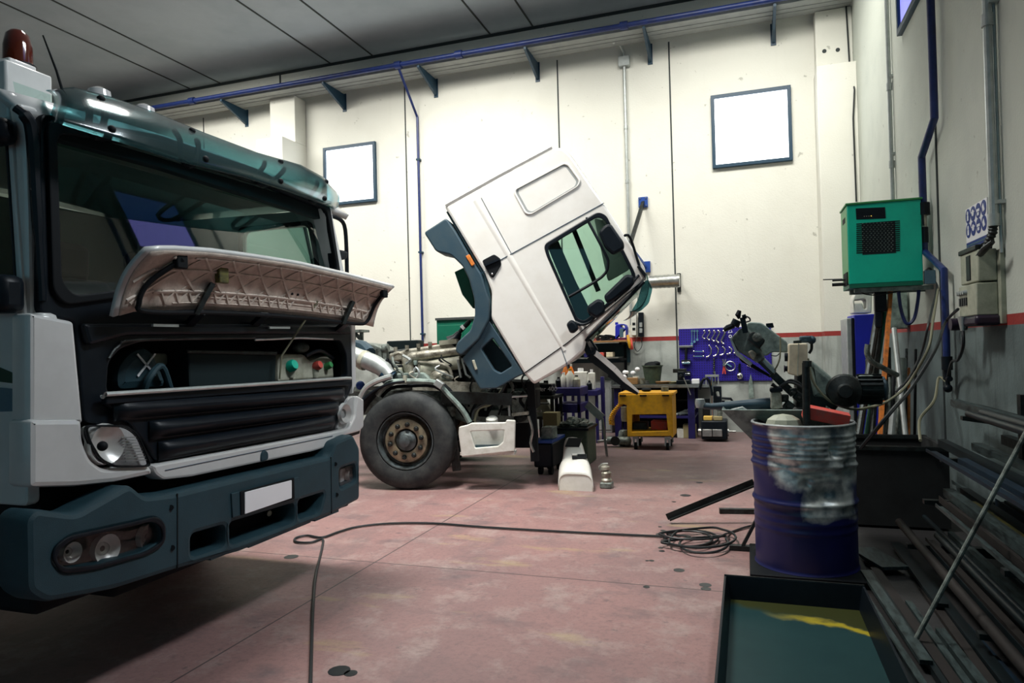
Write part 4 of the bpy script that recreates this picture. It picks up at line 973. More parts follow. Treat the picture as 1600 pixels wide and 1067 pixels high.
L2(MB().tube([s2(899, 506, -.09), s2(906, 508, -.05), s2(914, 506, 0)], .01, 8), 'kerb_mirror_arm', 'black_plastic')
L2(cy([(995, 416), (999, 414), (1010, 428), (1008, 434)], Y2-.05, .05, r=.01), 'grab_rail', 'black_plastic')
# visor hanging from the roof front
def vis2(u, v):
    a = V((s2(1010, 428).x, 0, s2(1010, 428).z)); b = V((s2(1020, 452).x, 0, s2(1020, 452).z)); c = V((s2(1008, 484).x, 0, s2(1008, 484).z)); e = V((s2(984, 487).x, 0, s2(984, 487).z))
    p = a*(1-v)**3+b*3*v*(1-v)**2+c*3*v*v*(1-v)+e*v**3
    return V((p.x+.03*math.sin(PI*u), Y2-.02+(YE-Y2+.04)*u, p.z))
m = MB(); m.grid(vis2, 16, 12); L2(m, 'sun_visor', 'smoke_acrylic', solid=.006, smooth=60)
m = MB(); m.plY([(1004, 442), (1012, 436), (1020, 450), (1014, 474), (1000, 487), (986, 487), (996, 470)], Y2-.01, .02, r=.03); L2(m, 'visor_end', 'smoke_acrylic')
# front flap hanging open below the nose
fl = [s2(917, 534, .1), s2(925, 552, .1), s2(958, 580, .1), s2(975, 597, .1), s2(998, 614, .1)]
m = MB()
tk = [.03, .05, .05, .04, .015]
for i in range(4):
    a, b = fl[i], fl[i+1]; d = (b-a).normalized(); n_ = V((d.z, 0, -d.x))
    m.prism([a, b, b+V((n_.x, 0, n_.z))*-tk[i+1]*1.0, a+V((n_.x, 0, n_.z))*-tk[i]], (0, .16, 0))
L2(m, 'front_flap', 'white_cab')
m = MB()
for i in range(4):
    a, b = fl[i], fl[i+1]; d = (b-a).normalized(); n_ = V((d.z, 0, -d.x))
    m.prism([a+n_*.004, b+n_*.004, b+n_*(.01+tk[i+1]*.9), a+n_*(.03+tk[i]*.9)], (0, .16, 0))
L2(m, 'flap_underside', 'black_matt')
L2(cy([(912, 540), (922, 528), (934, 545), (930, 556), (916, 552)], Y2+.1, .3, r=.02), 'flap_hinge', 'black_plastic')
# ---------------- chassis
wc_ = S(633, 692, Y=6.3)
wheel(lorry, wc_.x, 6.28, .497, .497, .31, 1)
wheel(lorry, wc_.x, YE-.05, .497, .497, .31, -1, bolts=6)
L2(MB().cyl((wc_.x, 6.6, .5), (wc_.x, 8.2, .5), .07), 'front_axle', 'dark_steel')
for yy in (6.85, 7.85): L2(MB().bb(-8.5, yy-.04, .72, s2(812, 600).x, yy+.04, .98).bb(-8.5, yy, .72, -1.95, yy+.08, .74).bb(-8.5, yy, .96, -1.95, yy+.08, .98), 'frame_rail', 'grimy_metal')
for xx in (-5.2, -2.1, -7.8): L2(MB().bb(xx-.05, 6.85, .75, xx+.05, 7.85, .95), 'cross_member', 'dark_steel')
for yy in (6.60, 6.95): wheel(lorry, -7.3, yy-.32 if yy < 6.7 else yy, .497, .497, .3, 1, bolts=4)
e = lambda x, y, o=.75: S(x, y, Y=Y2+o)
def eng(L, o, t, name, mat, r=.02, bev=.012): return L2(cy(L, Y2+o, t, r=r, bev=bev), name, mat)
# beams near side
eng([(643, 595), (750, 598), (750, 612), (643, 609)], .35, .08, 'side_beam', 'milky_plastic' if False else 'grimy_metal')
L2(MB().bar(s2(645, 602, .32), s2(752, 605, .32), .02, .10, (0, 0, 1)), 'rusty_beam', 'cast_alloy')
L2(MB().bar(s2(690, 620, .2), s2(800, 624, .2), .05, .12), 'spring_leaf', 'dark_steel')
eng([(690, 620), (738, 616), (745, 640), (820, 640), (822, 625), (800, 612), (826, 612), (830, 660), (740, 665), (700, 650)], .5, .2, 'gusset_plate', 'saw_paint')
# engine block
eng([(606, 548), (720, 535), (740, 540), (745, 600), (700, 606), (610, 598)], .95, .7, 'engine_block', 'dark_steel', bev=.03)
vc = eng([(607, 553), (640, 545), (716, 533), (722, 541), (722, 552), (640, 562), (608, 566)], .75, .25, 'valve_cover', 'cast_alloy', bev=.02)
for k in range(6):
    q = e(618+k*18, 549-k*2.6, .75); sub(MB().cyl(q, q+V((0, 0, .05)), .022, n=8), 'cover_bolt', 'cast_alloy', vc)
L2(MB().tube([e(615, 571, .68), e(613, 557, .68), e(620, 552, .68), e(629, 554, .68), e(631, 575, .68)], .02, 8, 3), 'manifold_loop', 'cast_alloy')
L2(MB().tube([e(641, 583, .6), e(638, 568, .6), e(643, 560, .6), e(655, 556, .6), e(720, 548, .6)], [.06, .06, .055, .05, .045], 12, 4), 'intake_pipe', 'cast_alloy')
L2(MB().bar(e(655, 562, .62), e(722, 551, .62), .06, .07), 'manifold', 'grimy_metal', bevel=.02)
L2(MB().tube([e(654, 566, .55), e(690, 569, .5), e(702, 576, .5), e(707, 592, .5)], .018, 8, 3), 'fuel_pipe', 'cast_alloy')
L2(MB().cyl(e(660, 575, .6), e(720, 566, .6), .07, .075), 'exhaust_housing', 'milky_plastic')
tb = L2(MB().lathe([(.02, -.02), (.09, 0), (.11, .05), (.11, .10), (.07, .14)], e(664, 579, .55), (0, 1, 0), 20), 'turbocharger', 'cast_alloy')
L2(MB().sphere(e(690, 590, .55), .12, (1.1, .8, .8)), 'pump_housing', 'cast_alloy')
L2(MB().cyl(e(612, 577, .6), e(630, 577, .6), .055), 'oil_filter', 'milky_plastic')
L2(MB().tube([e(722, 560, .5), e(728, 585, .5), e(735, 590, .5)], .012, 6).tube([e(715, 562, .5), e(720, 590, .5)], .012, 6), 'injector_pipe', 'galvanised')
eng([(610, 584), (660, 582), (675, 595), (640, 600), (611, 597)], .45, .2, 'bracket_plate', 'saw_paint')
L2(MB().tube([e(645, 584, .4), e(650, 574, .4), e(655, 583, .4), e(651, 590, .4)], .014, 6, 3), 'wire_loop', 'galvanised')
L2(MB().cyl(e(600, 560, .8), e(604, 585, .8), .04).cyl(e(592, 545, .9), e(594, 575, .9), .04).cyl(e(598, 545, .9), e(607, 543, .9), .05), 'fuel_filter', 'grimy_metal')
eng([(560, 535), (585, 538), (604, 548), (604, 575), (560, 572)], 1.2, .5, 'rear_engine_part', 'grimy_metal')
# big silver hose
L2(MB().tube([e(545, 553, .45), e(562, 560, .42), e(580, 566, .4), e(598, 576, .38), e(610, 588, .36)], [.10, .10, .095, .09, .085], 14, 4), 'air_hose', 'galvanised')
L2(MB().tube([e(566, 562, .42), e(572, 564, .41)], .108, 14), 'hose_clamp', 'milky_plastic')
L2(MB().tube([e(600, 582, .38), e(612, 592, .38)], .094, 14), 'hose_end', 'frame_blue')
L2(MB().tube([e(555, 540, .9), e(568, 542, .8), e(578, 552, .7)], .07, 10, 3), 'rear_hose', 'fender_plastic')
# mudguard over the tyre, black and grey
L2(MB().tube([s2(563, 622, .1), s2(572, 606, .1), s2(590, 595, .1), s2(612, 588, .1)], .03, 8, 3), 'mudguard_edge', 'galvanised')
m = MB(); cw = V((wc_.x, 0, wc_.z))
m.grid(lambda u, v: (cw.x+math.cos(PI*(.97-.47*u))*.62, 6.3+.35*v, cw.z+math.sin(PI*(.97-.47*u))*.62), 16, 3); L2(m, 'front_mudguard', 'black_plastic', solid=.02)
for k, (L, r_, mt) in enumerate([([(590, 618), (605, 600), (622, 596), (665, 596), (684, 600), (700, 616), (722, 640), (734, 660)], .028, 'saw_paint'), ([(596, 620), (612, 606), (640, 603), (680, 604), (705, 625), (726, 652)], .018, 'black_plastic'), ([(684, 598), (700, 610), (728, 645), (737, 662)], .034, 'black_matt')]):
    L2(MB().tube([s2(a, b, .15+.05*k) for a, b in L], r_, 8, 3), 'hose_bundle', mt)
L2(MB().box(s2(686, 600, .12), (.09, .07, .07), Matrix.Rotation(.6, 3, 'Y')), 'hose_clip', 'galvanised', bevel=.008)
L2(MB().box(s2(633, 592, .12), (.03, .05, .07)), 'hose_strap', 'milky_plastic')
for k, L in enumerate([[(738, 655), (742, 640), (762, 628), (782, 615), (790, 600)], [(741, 658), (748, 638), (768, 630), (786, 608)], [(735, 648), (745, 630), (770, 622), (778, 610)], [(735, 655), (755, 662), (760, 668)]]):
    L2(MB().tube([s2(a, b, .2+.03*k) for a, b in L], .014 if k != 1 else .018, 8, 4), 'brake_hose', ['cable', 'pale_cable', 'black_matt', 'steel'][k])
L2(MB().cyl(s2(705, 635, .3), s2(705, 650, .3), .05).cyl(s2(705, 624, .3), s2(705, 630, .3), .03), 'brake_chamber', 'grimy_metal')
L2(MB().bar(s2(700, 625, .3), s2(714, 735, .3), .06, .08), 'shock_absorber', 'dark_steel')
# dark steering parts under the cab
eng([(786, 595), (836, 598), (838, 640), (800, 648), (786, 620)], .6, .5, 'steering_gear', 'black_matt')
bx2 = eng([(797, 622), (824, 618), (828, 645), (800, 646)], .3, .2, 'tilt_cylinder', 'grimy_metal')
L2(MB().tube([s2(796, 650, .2), s2(795, 626, .2), s2(798, 620, .2), s2(824, 618, .2)], .012, 6), 'cylinder_bracket', 'galvanised')
L2(MB().bar(s2(800, 648, .2), s2(826, 645, .2), .04, .03), 'cross_link', 'cast_alloy')
L2(MB().bar(s2(829, 596, .3), s2(836, 720, .3), .08, .08), 'front_mount', 'black_matt')
L2(MB().tube([s2(826, 650, .2), s2(832, 672, .2), s2(829, 692, .2), s2(834, 706, .2)], .014, 6, 3), 'brake_line', 'steel')
eng([(745, 668), (830, 650), (834, 700), (800, 700), (745, 690)], .7, .6, 'engine_sump', 'black_matt')
# white entry step with cap
so = [(717, 667), (730, 664), (736, 661), (790, 660), (791, 656), (805, 657), (804, 705), (721, 714), (716, 677)]
sh = [(735, 674), (788, 672), (786, 690), (778, 697), (742, 700)]
stp = L2(cy(so, Y2+.0, .05, holes=[sh], r=.012, bev=.01), 'entry_step', 'white_plastic')
sub(cy([(728, 668), (792, 666), (792, 703), (735, 706)], Y2+.14, .03, r=.01), 'step_back', 'white_plastic', stp)
q0 = s2(739, 701); q1 = s2(787, 697)
sub(MB().bb(q0.x, Y2+.03, q0.z-.01, q1.x, Y2+.16, q0.z+.02), 'step_tread', 'grey_plastic', stp)
sub(MB().bb(s2(718, 712).x, Y2+.03, s2(720, 712).z+.0, s2(803, 700).x, Y2+.2, s2(720, 712).z+.03), 'step_floor', 'white_plastic', stp)
L2(MB().lathe([(.055, 0), (.06, .02), (.06, .05), (.045, .065), (.001, .066)], s2(769, 661, .15), (0, -.3, 1), 18), 'filler_cap', 'white_plastic')
# gear lever with gaiter
L2(MB().tube([e(706, 535, .8), e(713, 528, .8), e(718, 519, .8)], [.09, .055, .03], 12), 'lever_gaiter', 'black_plastic')
L2(MB().tube([e(718, 519, .8), e(731, 505, .8), e(735, 500, .8)], [.022, .028, .02], 8), 'gear_lever', 'black_matt')
L2(MB().bar(e(722, 513, .79), e(725, 510, .79), .065, .05), 'lever_band', 'plate_white')
L2(MB().bar(e(688, 536, .7), e(715, 533, .7), .12, .05), 'cover_plate', 'milky_plastic')
L2(MB().tube([s2(748, 392, .6), s2(747, 399, .6)], .01, 6), 'hanging_hook', 'black_matt')
# battery box, folded tarpaulin and rack at the rear
eng([(604, 533), (653, 531), (654, 548), (640, 549), (604, 552)], 2.3, .3, 'rear_box', 'interior_dark')
for x in range(8): L2(MB().sphere(e(610+x*4, 548, 2.28), .012), 'rivet', 'plate_white')
eng([(592, 538), (600, 537), (600, 548), (592, 549)], 2.0, .2, 'pipe_stack', 'galvanised')
L2(MB().bar(e(549, 518, 1.6), e(571, 517, 1.6), .3, .03).bar(e(553, 519, 1.6), e(565, 531, 1.6), .04, .04).bar(e(565, 518, 1.6), e(565, 540, 1.6), .04, .04).bar(e(553, 519, 1.6), e(553, 540, 1.6), .04, .04), 'rear_stand', 'grimy_metal')
for k in range(5): L2(MB().bar(e(556+k*6, 534+k*2, 1.5), e(585+k*4, 540+k*3, 1.5), .05, .04), 'stacked_bar', 'milky_plastic' if k % 2 else 'galvanised')
L2(MB().sphere(e(563, 602, .6), .05), 'blue_cap', 'bracket_blue')
rr = random.Random(5)
for k in range(16):
    x = rr.uniform(606, 735); y = 600-(x-606)*.05-rr.uniform(5, 45); o_ = rr.uniform(.35, .6)
    P_ = [e(x, y, o_), e(x+rr.uniform(-8, 12), y+rr.uniform(4, 12), o_-.03), e(x+rr.uniform(5, 25), y+rr.uniform(8, 20), o_)]
    L2(MB().tube(P_, rr.uniform(.007, .016), 6, 4), 'engine_pipe', rr.choice(['cast_alloy', 'black_matt', 'galvanised', 'grimy_metal']))
for k in range(12):
    x = rr.uniform(612, 730); y = rr.uniform(560, 598); L2(MB().box(e(x, y, rr.uniform(.5, .7)), (rr.uniform(.03, .1), .06, rr.uniform(.03, .07)), Matrix.Rotation(rr.uniform(-.4, .4), 3, 'Y')), 'engine_bracket', rr.choice(['cast_alloy', 'dark_steel', 'saw_paint']), bevel=.006)
for k in range(14):
    x = rr.uniform(740, 835); y = rr.uniform(585, 625)
    P_ = [e(x, y, .3), e(x+rr.uniform(-12, 5), y+rr.uniform(8, 18), .3), e(x+rr.uniform(-20, 10), y+rr.uniform(22, 40), .32)]
    L2(MB().tube(P_, rr.uniform(.008, .02), 6, 4), 'under_cab_hose', rr.choice(['black_matt', 'cable', 'dark_steel', 'grimy_metal', 'black_matt']))
for k in range(10):
    x = rr.uniform(742, 832); y = rr.uniform(615, 660); L2(MB().box(e(x, y, .45), (rr.uniform(.05, .14), .1, rr.uniform(.04, .1)), Matrix.Rotation(rr.uniform(-.5, .5), 3, 'Y')), 'chassis_bracket', rr.choice(['dark_steel', 'grimy_metal', 'black_matt']), bevel=.006)
for k in range(8): L2(MB().cyl(e(694+k*5.5, 629+(k % 3)*5, .48), e(694+k*5.5, 629+(k % 3)*5, .50), .012, n=8), 'gusset_hole', 'black_matt')
lorry.rotation_euler = (0, 0, YAW2)
CAM, CF, CR, CU = _keep
# ================================================================== BACK OF THE WORKSHOP
def bottle(name, label, p, r, h, mat, cap=None, group=None, square=False):
    t = thing(name, label, 'bottle', p, group)
    p = V(p)
    if square: MB().box(p+V((0, 0, h*.42)), (r*2, r*1.3, h*.84)).build('body', mat, t, bevel=.012)
    else: MB().lathe([(r*.9, 0), (r, .01), (r, h*.65), (r*.5, h*.82), (r*.4, h*.9)], p, (0, 0, 1), 14).build('body', mat, t)
    MB().lathe([(r*.42, h*.84), (r*.42, h)], p, (0, 0, 1), 10).build('cap', cap or mat, t)
    return t
# green tool cabinet on the back wall behind the engine
YG = 11.1
a = S(681, 498, Y=YG); b = S(745, 497, Y=YG); z0 = .75
t = thing('green_cabinet', 'dark green steel cabinet against back wall behind the gear lever', 'cabinet', ((a.x+b.x)/2, YG+.2, 0))
MB().bb(a.x, YG+.02, .05, b.x+.25, YW-.005, a.z).build('body', 'dark_green', t, bevel=.01)
for k in range(2):
    xa_ = a.x+.03+k*(b.x+.25-a.x)/2; d = MB().bb(xa_, YG, .1, xa_+(b.x+.25-a.x)/2-.05, YG+.02, a.z-.12).build('door', 'dark_green', t, bevel=.006)
MB().bb(a.x-.01, YG-.01, a.z-.03, b.x+.26, YW-.004, a.z+.01).build('top', 'seam', t)
for xx in (a.x+.05, b.x+.15): MB().bb(xx, YG+.05, 0, xx+.06, YG+.3, .05).build('leg', 'seam', t)
# pegboard
pb_ = [(1060, 514), (1207, 509), (1207, 593), (1060, 596)]
YPB = YW-.03
A = S(1060, 514, Y=YPB); B = S(1207, 594, Y=YPB); zt = A.z; zb2 = S(1060, 596, Y=YPB).z
peg = MB().bb(A.x, YPB, zb2, B.x, YW-.001, zt); 
def pegmat():
    m = K['board_blue']; nt = m.node_tree; b = nt.nodes['Principled BSDF']
    g = nt.nodes.new('ShaderNodeNewGeometry'); v = nt.nodes.new('ShaderNodeVectorMath'); v.operation = 'SCALE'; v.inputs['Scale'].default_value = 26
    f = nt.nodes.new('ShaderNodeVectorMath'); f.operation = 'FRACTION'; s_ = nt.nodes.new('ShaderNodeVectorMath'); s_.operation = 'SUBTRACT'; s_.inputs[1].default_value = (.5, .5, .5)
    mm = nt.nodes.new('ShaderNodeVectorMath'); mm.operation = 'MULTIPLY'; mm.inputs[1].default_value = (1, 0, 1); l = nt.nodes.new('ShaderNodeVectorMath'); l.operation = 'LENGTH'
    c = nt.nodes.new('ShaderNodeMath'); c.operation = 'LESS_THAN'; c.inputs[1].default_value = .22
    x = nt.nodes.new('ShaderNodeMix'); x.data_type = 'RGBA'; x.inputs[6].default_value = (.02, .01, .27, 1); x.inputs[7].default_value = (.005, .003, .05, 1)
    nt.links.new(g.outputs['Position'], v.inputs[0]); nt.links.new(v.outputs[0], f.inputs[0]); nt.links.new(f.outputs[0], s_.inputs[0]); nt.links.new(s_.outputs[0], mm.inputs[0]); nt.links.new(mm.outputs[0], l.inputs[0]); nt.links.new(l.outputs['Value'], c.inputs[0]); nt.links.new(c.outputs[0], x.inputs[0]); nt.links.new(x.outputs[2], b.inputs['Base Color'])
pegmat()
solo(peg, 'pegboard', 'board_blue', 'blue perforated tool board mounted on the back wall behind the saw', 'tool board', bevel=.006)
q = lambda x, y, o=.03: S(x, y, Y=YPB-o)
ordn = ['first', 'second', 'third', 'fourth', 'fifth']
def tool(name, label, cat, m, mat, group=None): return solo(m, name, mat, label, cat, group)
for i, x in enumerate([1081, 1085, 1089.5]):
    p = q(x, 517); e_ = q(x, 537-i*3.2); m = MB().bar(p, e_, .014, .01).cyl(p-V((.0, .006, 0)), p+V((0, .006, 0)), .018, n=10).cyl(e_-V((.0, .006, 0)), e_+V((0, .006, 0)), .02, n=8)
    m.cyl(p, p+V((0, .03, 0)), .005); tool('straight_spanner', '%s straight spanner from the left in top row of blue board' % ordn[i], 'spanner', m, 'chrome', 'straight spanners on the tool board')
for i, x in enumerate([1099, 1106.5, 1114, 1121, 1129]):
    h = 12+i*2.0; k = 1+i*.12
    P_ = [q(x+1.5, 517), q(x+2.5*k, 519.5), q(x, 517+h*.55), q(x-1.5*k, 517+h*.8), q(x+1.5, 517+h)]
    m = MB().tube(P_, .008+.0012*i, 6, 4).sphere(P_[0], .018).sphere(P_[-1], .018); m.cyl(P_[0], P_[0]+V((0, .03, 0)), .005)
    tool('s_shaped_spanner', '%s S-bent spanner from the left in top row of blue board' % ordn[i], 'spanner', m, 'chrome', 'S-bent spanners on the tool board')
for i, x in enumerate([1110, 1121, 1131.5, 1142, 1153]):
    h = 18-i*2.6; y0 = 540+i*1
    P_ = [q(x-2, y0), q(x+1.2, y0+h*.3), q(x, y0+h*.75), q(x-5.5, y0+h)]
    m = MB().tube(P_, .010, 6, 4).sphere(P_[0], .016).sphere(P_[-1], .018); m.cyl(P_[0], P_[0]+V((0, .03, 0)), .005)
    tool('curved_spanner', '%s half-moon spanner from the left in middle row of blue board' % ordn[i], 'spanner', m, 'chrome', 'half-moon spanners on the tool board')
for i, y in enumerate([549, 556.5]):
    a_ = q(1084, y); b_ = q(1099, y); m = MB().bar(a_, b_, .012, .012).sphere(a_, .017).sphere(b_, .017)
    m.cyl((a_+b_)/2, (a_+b_)/2+V((0, .03, 0)), .005)
    tool('flat_spanner', ['upper', 'lower'][i]+' horizontal spanner left of the half-moon ones on blue board', 'spanner', m, 'chrome', 'horizontal spanners on the tool board')
t = thing('tool_holder', 'silver bar holder with two dark clamps hanging at left edge of blue board', 'tool holder', q(1072, 565))
MB().box(q(1072, 541.5), (.22, .05, .035)).build('bar', 'steel', t, bevel=.004)
MB().cyl(q(1072, 543), q(1072, 563), .02).build('stem', 'black_matt', t)
for y in (566, 584):
    m = MB().box(q(1072, y-1), (.15, .04, .06)).cyl(q(1065, y), q(1079, y), .025); m.build('clamp', 'black_plastic', t, bevel=.01)
    MB().box(q(1072, y+1, .06), (.13, .02, .035)).build('jaw', 'chrome', t, bevel=.006)
m = MB().tube([q(1134, 563), q(1134, 571), q(1132.5, 583)], [.012, .01, .008], 6).tube([q(1130, 563), q(1131, 571), q(1131.5, 583)], [.012, .01, .008], 6)
t = thing('pliers', 'red handled pliers hanging in the lower row of blue board', 'pliers', q(1131, 585))
MB().tube([q(1129.5, 561), q(1131, 571)], .010, 6).tube([q(1134, 561), q(1131.5, 571)], .010, 6).cyl(q(1131, 570, 0), q(1131, 570, .06), .02).build('jaws', 'steel', t)
MB().tube([q(1131, 571), q(1129.5, 584)], .011, 6).tube([q(1131.5, 571), q(1133.5, 584)], .011, 6).build('handles', 'red', t)
t = thing('oil_filter_strap', 'round silver ring tool hanging in lower row of blue board', 'filter wrench', q(1141, 578))
c_ = q(1141, 572); MB().tube([c_+V((math.cos(2*PI*i/20)*.075, 0, math.sin(2*PI*i/20)*.075)) for i in range(20)], .008, 6, closed=True).build('ring', 'steel', t)
MB().bar(c_+V((-.05, 0, .04)), c_+V((.02, 0, -.01)), .03, .02).build('tongue', 'chrome', t); MB().cyl(c_+V((0, 0, .075)), c_+V((0, .03, .075)), .005).build('hook', 'steel', t)
t = thing('gauge', 'silver ball-shaped gauge hanging at lower right of blue board', 'gauge', q(1156, 592))
MB().sphere(q(1156, 587), .055).build('ball', 'chrome', t); MB().tube([q(1156, 582), q(1155, 574), q(1156, 568)], .018, 8).build('stem', 'black_plastic', t)
t = thing('triangle_tool', 'small white triangular frame hanging high on blue board', 'set square', q(1141, 520))
a_, b_, c_ = q(1138, 520), q(1144, 519), q(1141, 513); MB().tube([a_, b_, c_], .007, 5, closed=True).cyl(c_, c_+V((0, .03, 0)), .004).build('frame', 'plate_white', t)
m = MB().tube([q(1141, 525.5)+V((math.cos(2*PI*i/12)*.02, 0, math.sin(2*PI*i/12)*.02)) for i in range(12)], .006, 5, closed=True); m.cyl(q(1141, 523.5), q(1141, 523.5, 0), .004); tool('ring_tool', 'tiny white ring below the triangle on blue board', 'ring', m, 'plate_white')
for i in range(10):
    p = q(1168+i*2.4, 571+i*1.05); m = MB().sphere(p, .013); m.cyl(p, p+V((0, .03, 0)), .004)
    tool('socket', 'one of ten small bright sockets in the slanting row at lower right of blue board', 'socket', m, 'chrome', 'sockets in a slanting row on the tool board')
t = thing('chain', 'dark chain and pull bar hanging below the middle of blue board', 'chain', q(1117, 604))
m = MB()
for i in range(9): m.sphere(q(1115.5+(i % 2)*.5, 562+i*3.4), .016, (1, .6, 1.5), 8, 5)
m.cyl(q(1115.5, 562), q(1115.5, 562, 0), .006); m.build('links', 'dark_steel', t); m = MB().bar(q(1117, 580), q(1118, 604), .02, .02); m.build('pull_bar', 'steel', t)
m = MB().plY([(1170, 597), (1173, 584), (1176, 597), (1178, 622), (1170, 622)], YPB-.03, .02, r=.002, bev=.002)
tool('hand_saw', 'dark tapering blade hanging on wall just below blue board', 'saw', m, 'saw_paint')
# electrical sockets on the wall by the shelf
YS = YW-.08
t = thing('wall_switches', 'small pale switch box and black socket strip on back wall above blue canister', 'switch box', S(996, 525, Y=YW))
MB().plY([(986, 490), (994, 490), (994, 524), (986, 524)], YS, .08, r=.01).build('switch_box', 'white_plastic', t)
MB().plY([(997, 488), (1005, 488), (1006, 526), (997, 526)], YS+.02, .06, r=.01).build('socket_strip', 'black_plastic', t)
for y in (504, 512): MB().plY([(988, y), (992.5, y), (992.5, y+4), (988, y+4)], YS-.005, .01, r=.002, bev=.001).build('rocker', 'black_matt', t)
for y in (504, 513): MB().plY([(999, y), (1003.5, y), (1003.5, y+7), (999, y+7)], YS+.01, .015, r=.005, bev=.002).build('outlet', 'galvanised', t)
wire('dangling_cord', 'thin dark cord looping below the switch box on back wall', [S(996, 526, Y=YW-.05), S(991, 540, Y=YW-.04), S(996, 549, Y=YW-.03), S(1003, 540, Y=YW-.04), S(1001, 526, Y=YW-.05)], .006)
# wall shelf unit: two boards
def zpx(x, y, Y): return S(x, y, Y=Y).z
YSF = 10.95
a = S(915, 533, Y=YSF); b = S(981, 533, Y=YSF); zs = a.z
t = thing('wall_shelf', 'wall shelf with orange wooden board behind the tilted cab windscreen', 'shelf', ((a.x+b.x)/2, YW-.2, zs-.4))
MB().bb(a.x-.5, YSF, zs-.03, b.x, YW-.02, zs).build('upper_board', 'wood', t, bevel=.004)
z2 = zpx(950, 558, YSF); bb2 = S(966, 558, Y=YSF)
MB().bb(a.x-.7, YSF, z2-.02, bb2.x, YW-.02, z2).build('lower_board', 'steel', t)
for x in (a.x-.4, S(972, 550, Y=YSF+.2).x): MB().bb(x-.02, YW-.05, z2-.35, x+.02, YW, zs-.03).bb(x-.02, YSF+.05, zs-.07, x+.02, YW, zs-.03).bb(x-.02, YSF+.05, z2-.06, x+.02, YW, z2-.02).build('bracket', 'black_matt', t)
MB().bb(a.x-.6, YW-.03, z2-.1, S(985, 550, Y=YW).x, YW-.005, zs-.04).build('back_panel', 'grey_plastic', t)
# canister on the shelf
c0 = S(969, 532, Y=YSF+.15)
t = thing('blue_canister', 'blue plastic oil canister with handle standing on the wooden wall shelf', 'canister', (c0.x, YSF+.15, zs))
L = [(961, 530), (961, 509), (964, 506), (975, 506), (979, 511), (979, 530)]
MB().plY(L, YSF+.05, .2, holes=[[(970, 508), (975.5, 508), (976.5, 513), (970, 511)]], r=.02, bev=.015, hr=.008).build('body', 'cabinet_blue', t)
MB().plY([(968, 514), (974, 512), (974, 527), (968, 528)], YSF+.045, .01, r=.005).build('label', 'decal_blue', t)
p = S(963.5, 505.5, Y=YSF+.15); MB().cyl(p-V((0, 0, .02)), p+V((0, 0, .02)), .025).build('cap', 'cabinet_blue', t)
for (x, w, lab) in [(940, 1, 'left'), (952, 1.3, 'right')]:
    c_ = S(x, 529, Y=YSF+.12); m = MB()
    for k in range(4): m.tube([V((c_.x+math.cos(2*PI*i/16)*.09*w, YSF+.16+math.sin(2*PI*i/16)*.08, zs+.015+.02*k+.015*math.sin(i+k))) for i in range(16)], .011, 6, closed=True)
    solo(m, 'coiled_hose', 'black_matt', 'black coiled lead on wooden shelf, the %s of two' % lab, 'cable')
m = MB().sphere(S(982, 528, Y=YSF+.1), .05, (1, 1, 1.3)); solo(MB().tube([S(981, 524, Y=YSF+.02), S(983, 535, Y=YSF-.02), S(985, 543, Y=YSF)], .025, 8, 3), 'yellow_rag', 'yellow', 'yellow strap hanging over the end of the wooden shelf', 'rag')
solo(MB().tube([S(985, 530, Y=YSF+.1), S(986, 538, Y=YSF+.0), S(987, 545, Y=YSF+.02)], .03, 8, 3), 'red_rag', 'red', 'red strap hanging beside the yellow one on the shelf end', 'rag')
for i, (x, w, mt, nm) in enumerate([(917, 4, 'violet_blue', 'blue'), (934, 9, 'milky_plastic', 'pale'), (942, 5, 'red', 'red'), (954, 8, 'cream', 'cream')]):
    p = S(x, 556, Y=YSF+.15); solo(MB().box((p.x, YSF+.15, z2+.04), (w*.011*1.2, .2, .075)), 'parts_box', mt, '%s small parts box on the lower metal shelf' % nm, 'box', bevel=.006)
# right-hand workbench against the wall
YB1 = 10.55
zt = zpx(1020, 601, YB1); a = S(955, 601, Y=YB1); b = S(1108, 599, Y=YB1)
t = thing('workbench', 'dark steel workbench with blue legs below the blue tool board', 'workbench', ((a.x+b.x)/2, YB1+.4, 0))
MB().bb(a.x, YB1, zt-.06, b.x, YW-.01, zt).build('worktop', 'dark_steel', t, bevel=.006)
MB().bb(a.x, YB1-.015, zt-.045, b.x, YB1+.002, zt-.005).build('edge_strip', 'steel', t)
for x in (a.x+.03, b.x-.32):
    for y in (YB1+.05, YW-.12): MB().bb(x, y, 0, x+.10, y+.07, zt-.06).build('leg', 'violet_blue', t, bevel=.004)
z3 = zpx(1070, 651, YB1); MB().bb(a.x, YB1+.05, z3-.03, b.x-.22, YW-.05, z3).build('lower_shelf', 'violet_blue', t)
z4 = zpx(1070, 626, YB1+.3); MB().bb(a.x+.1, YB1+.5, z4-.02, b.x-.32, YW-.05, z4).build('middle_shelf', 'dark_steel', t)
# back panel of the bench
MB().bb(a.x, YW-.04, .05, b.x-.3, YW-.02, zt-.07).build('back_panel', 'black_matt', t)
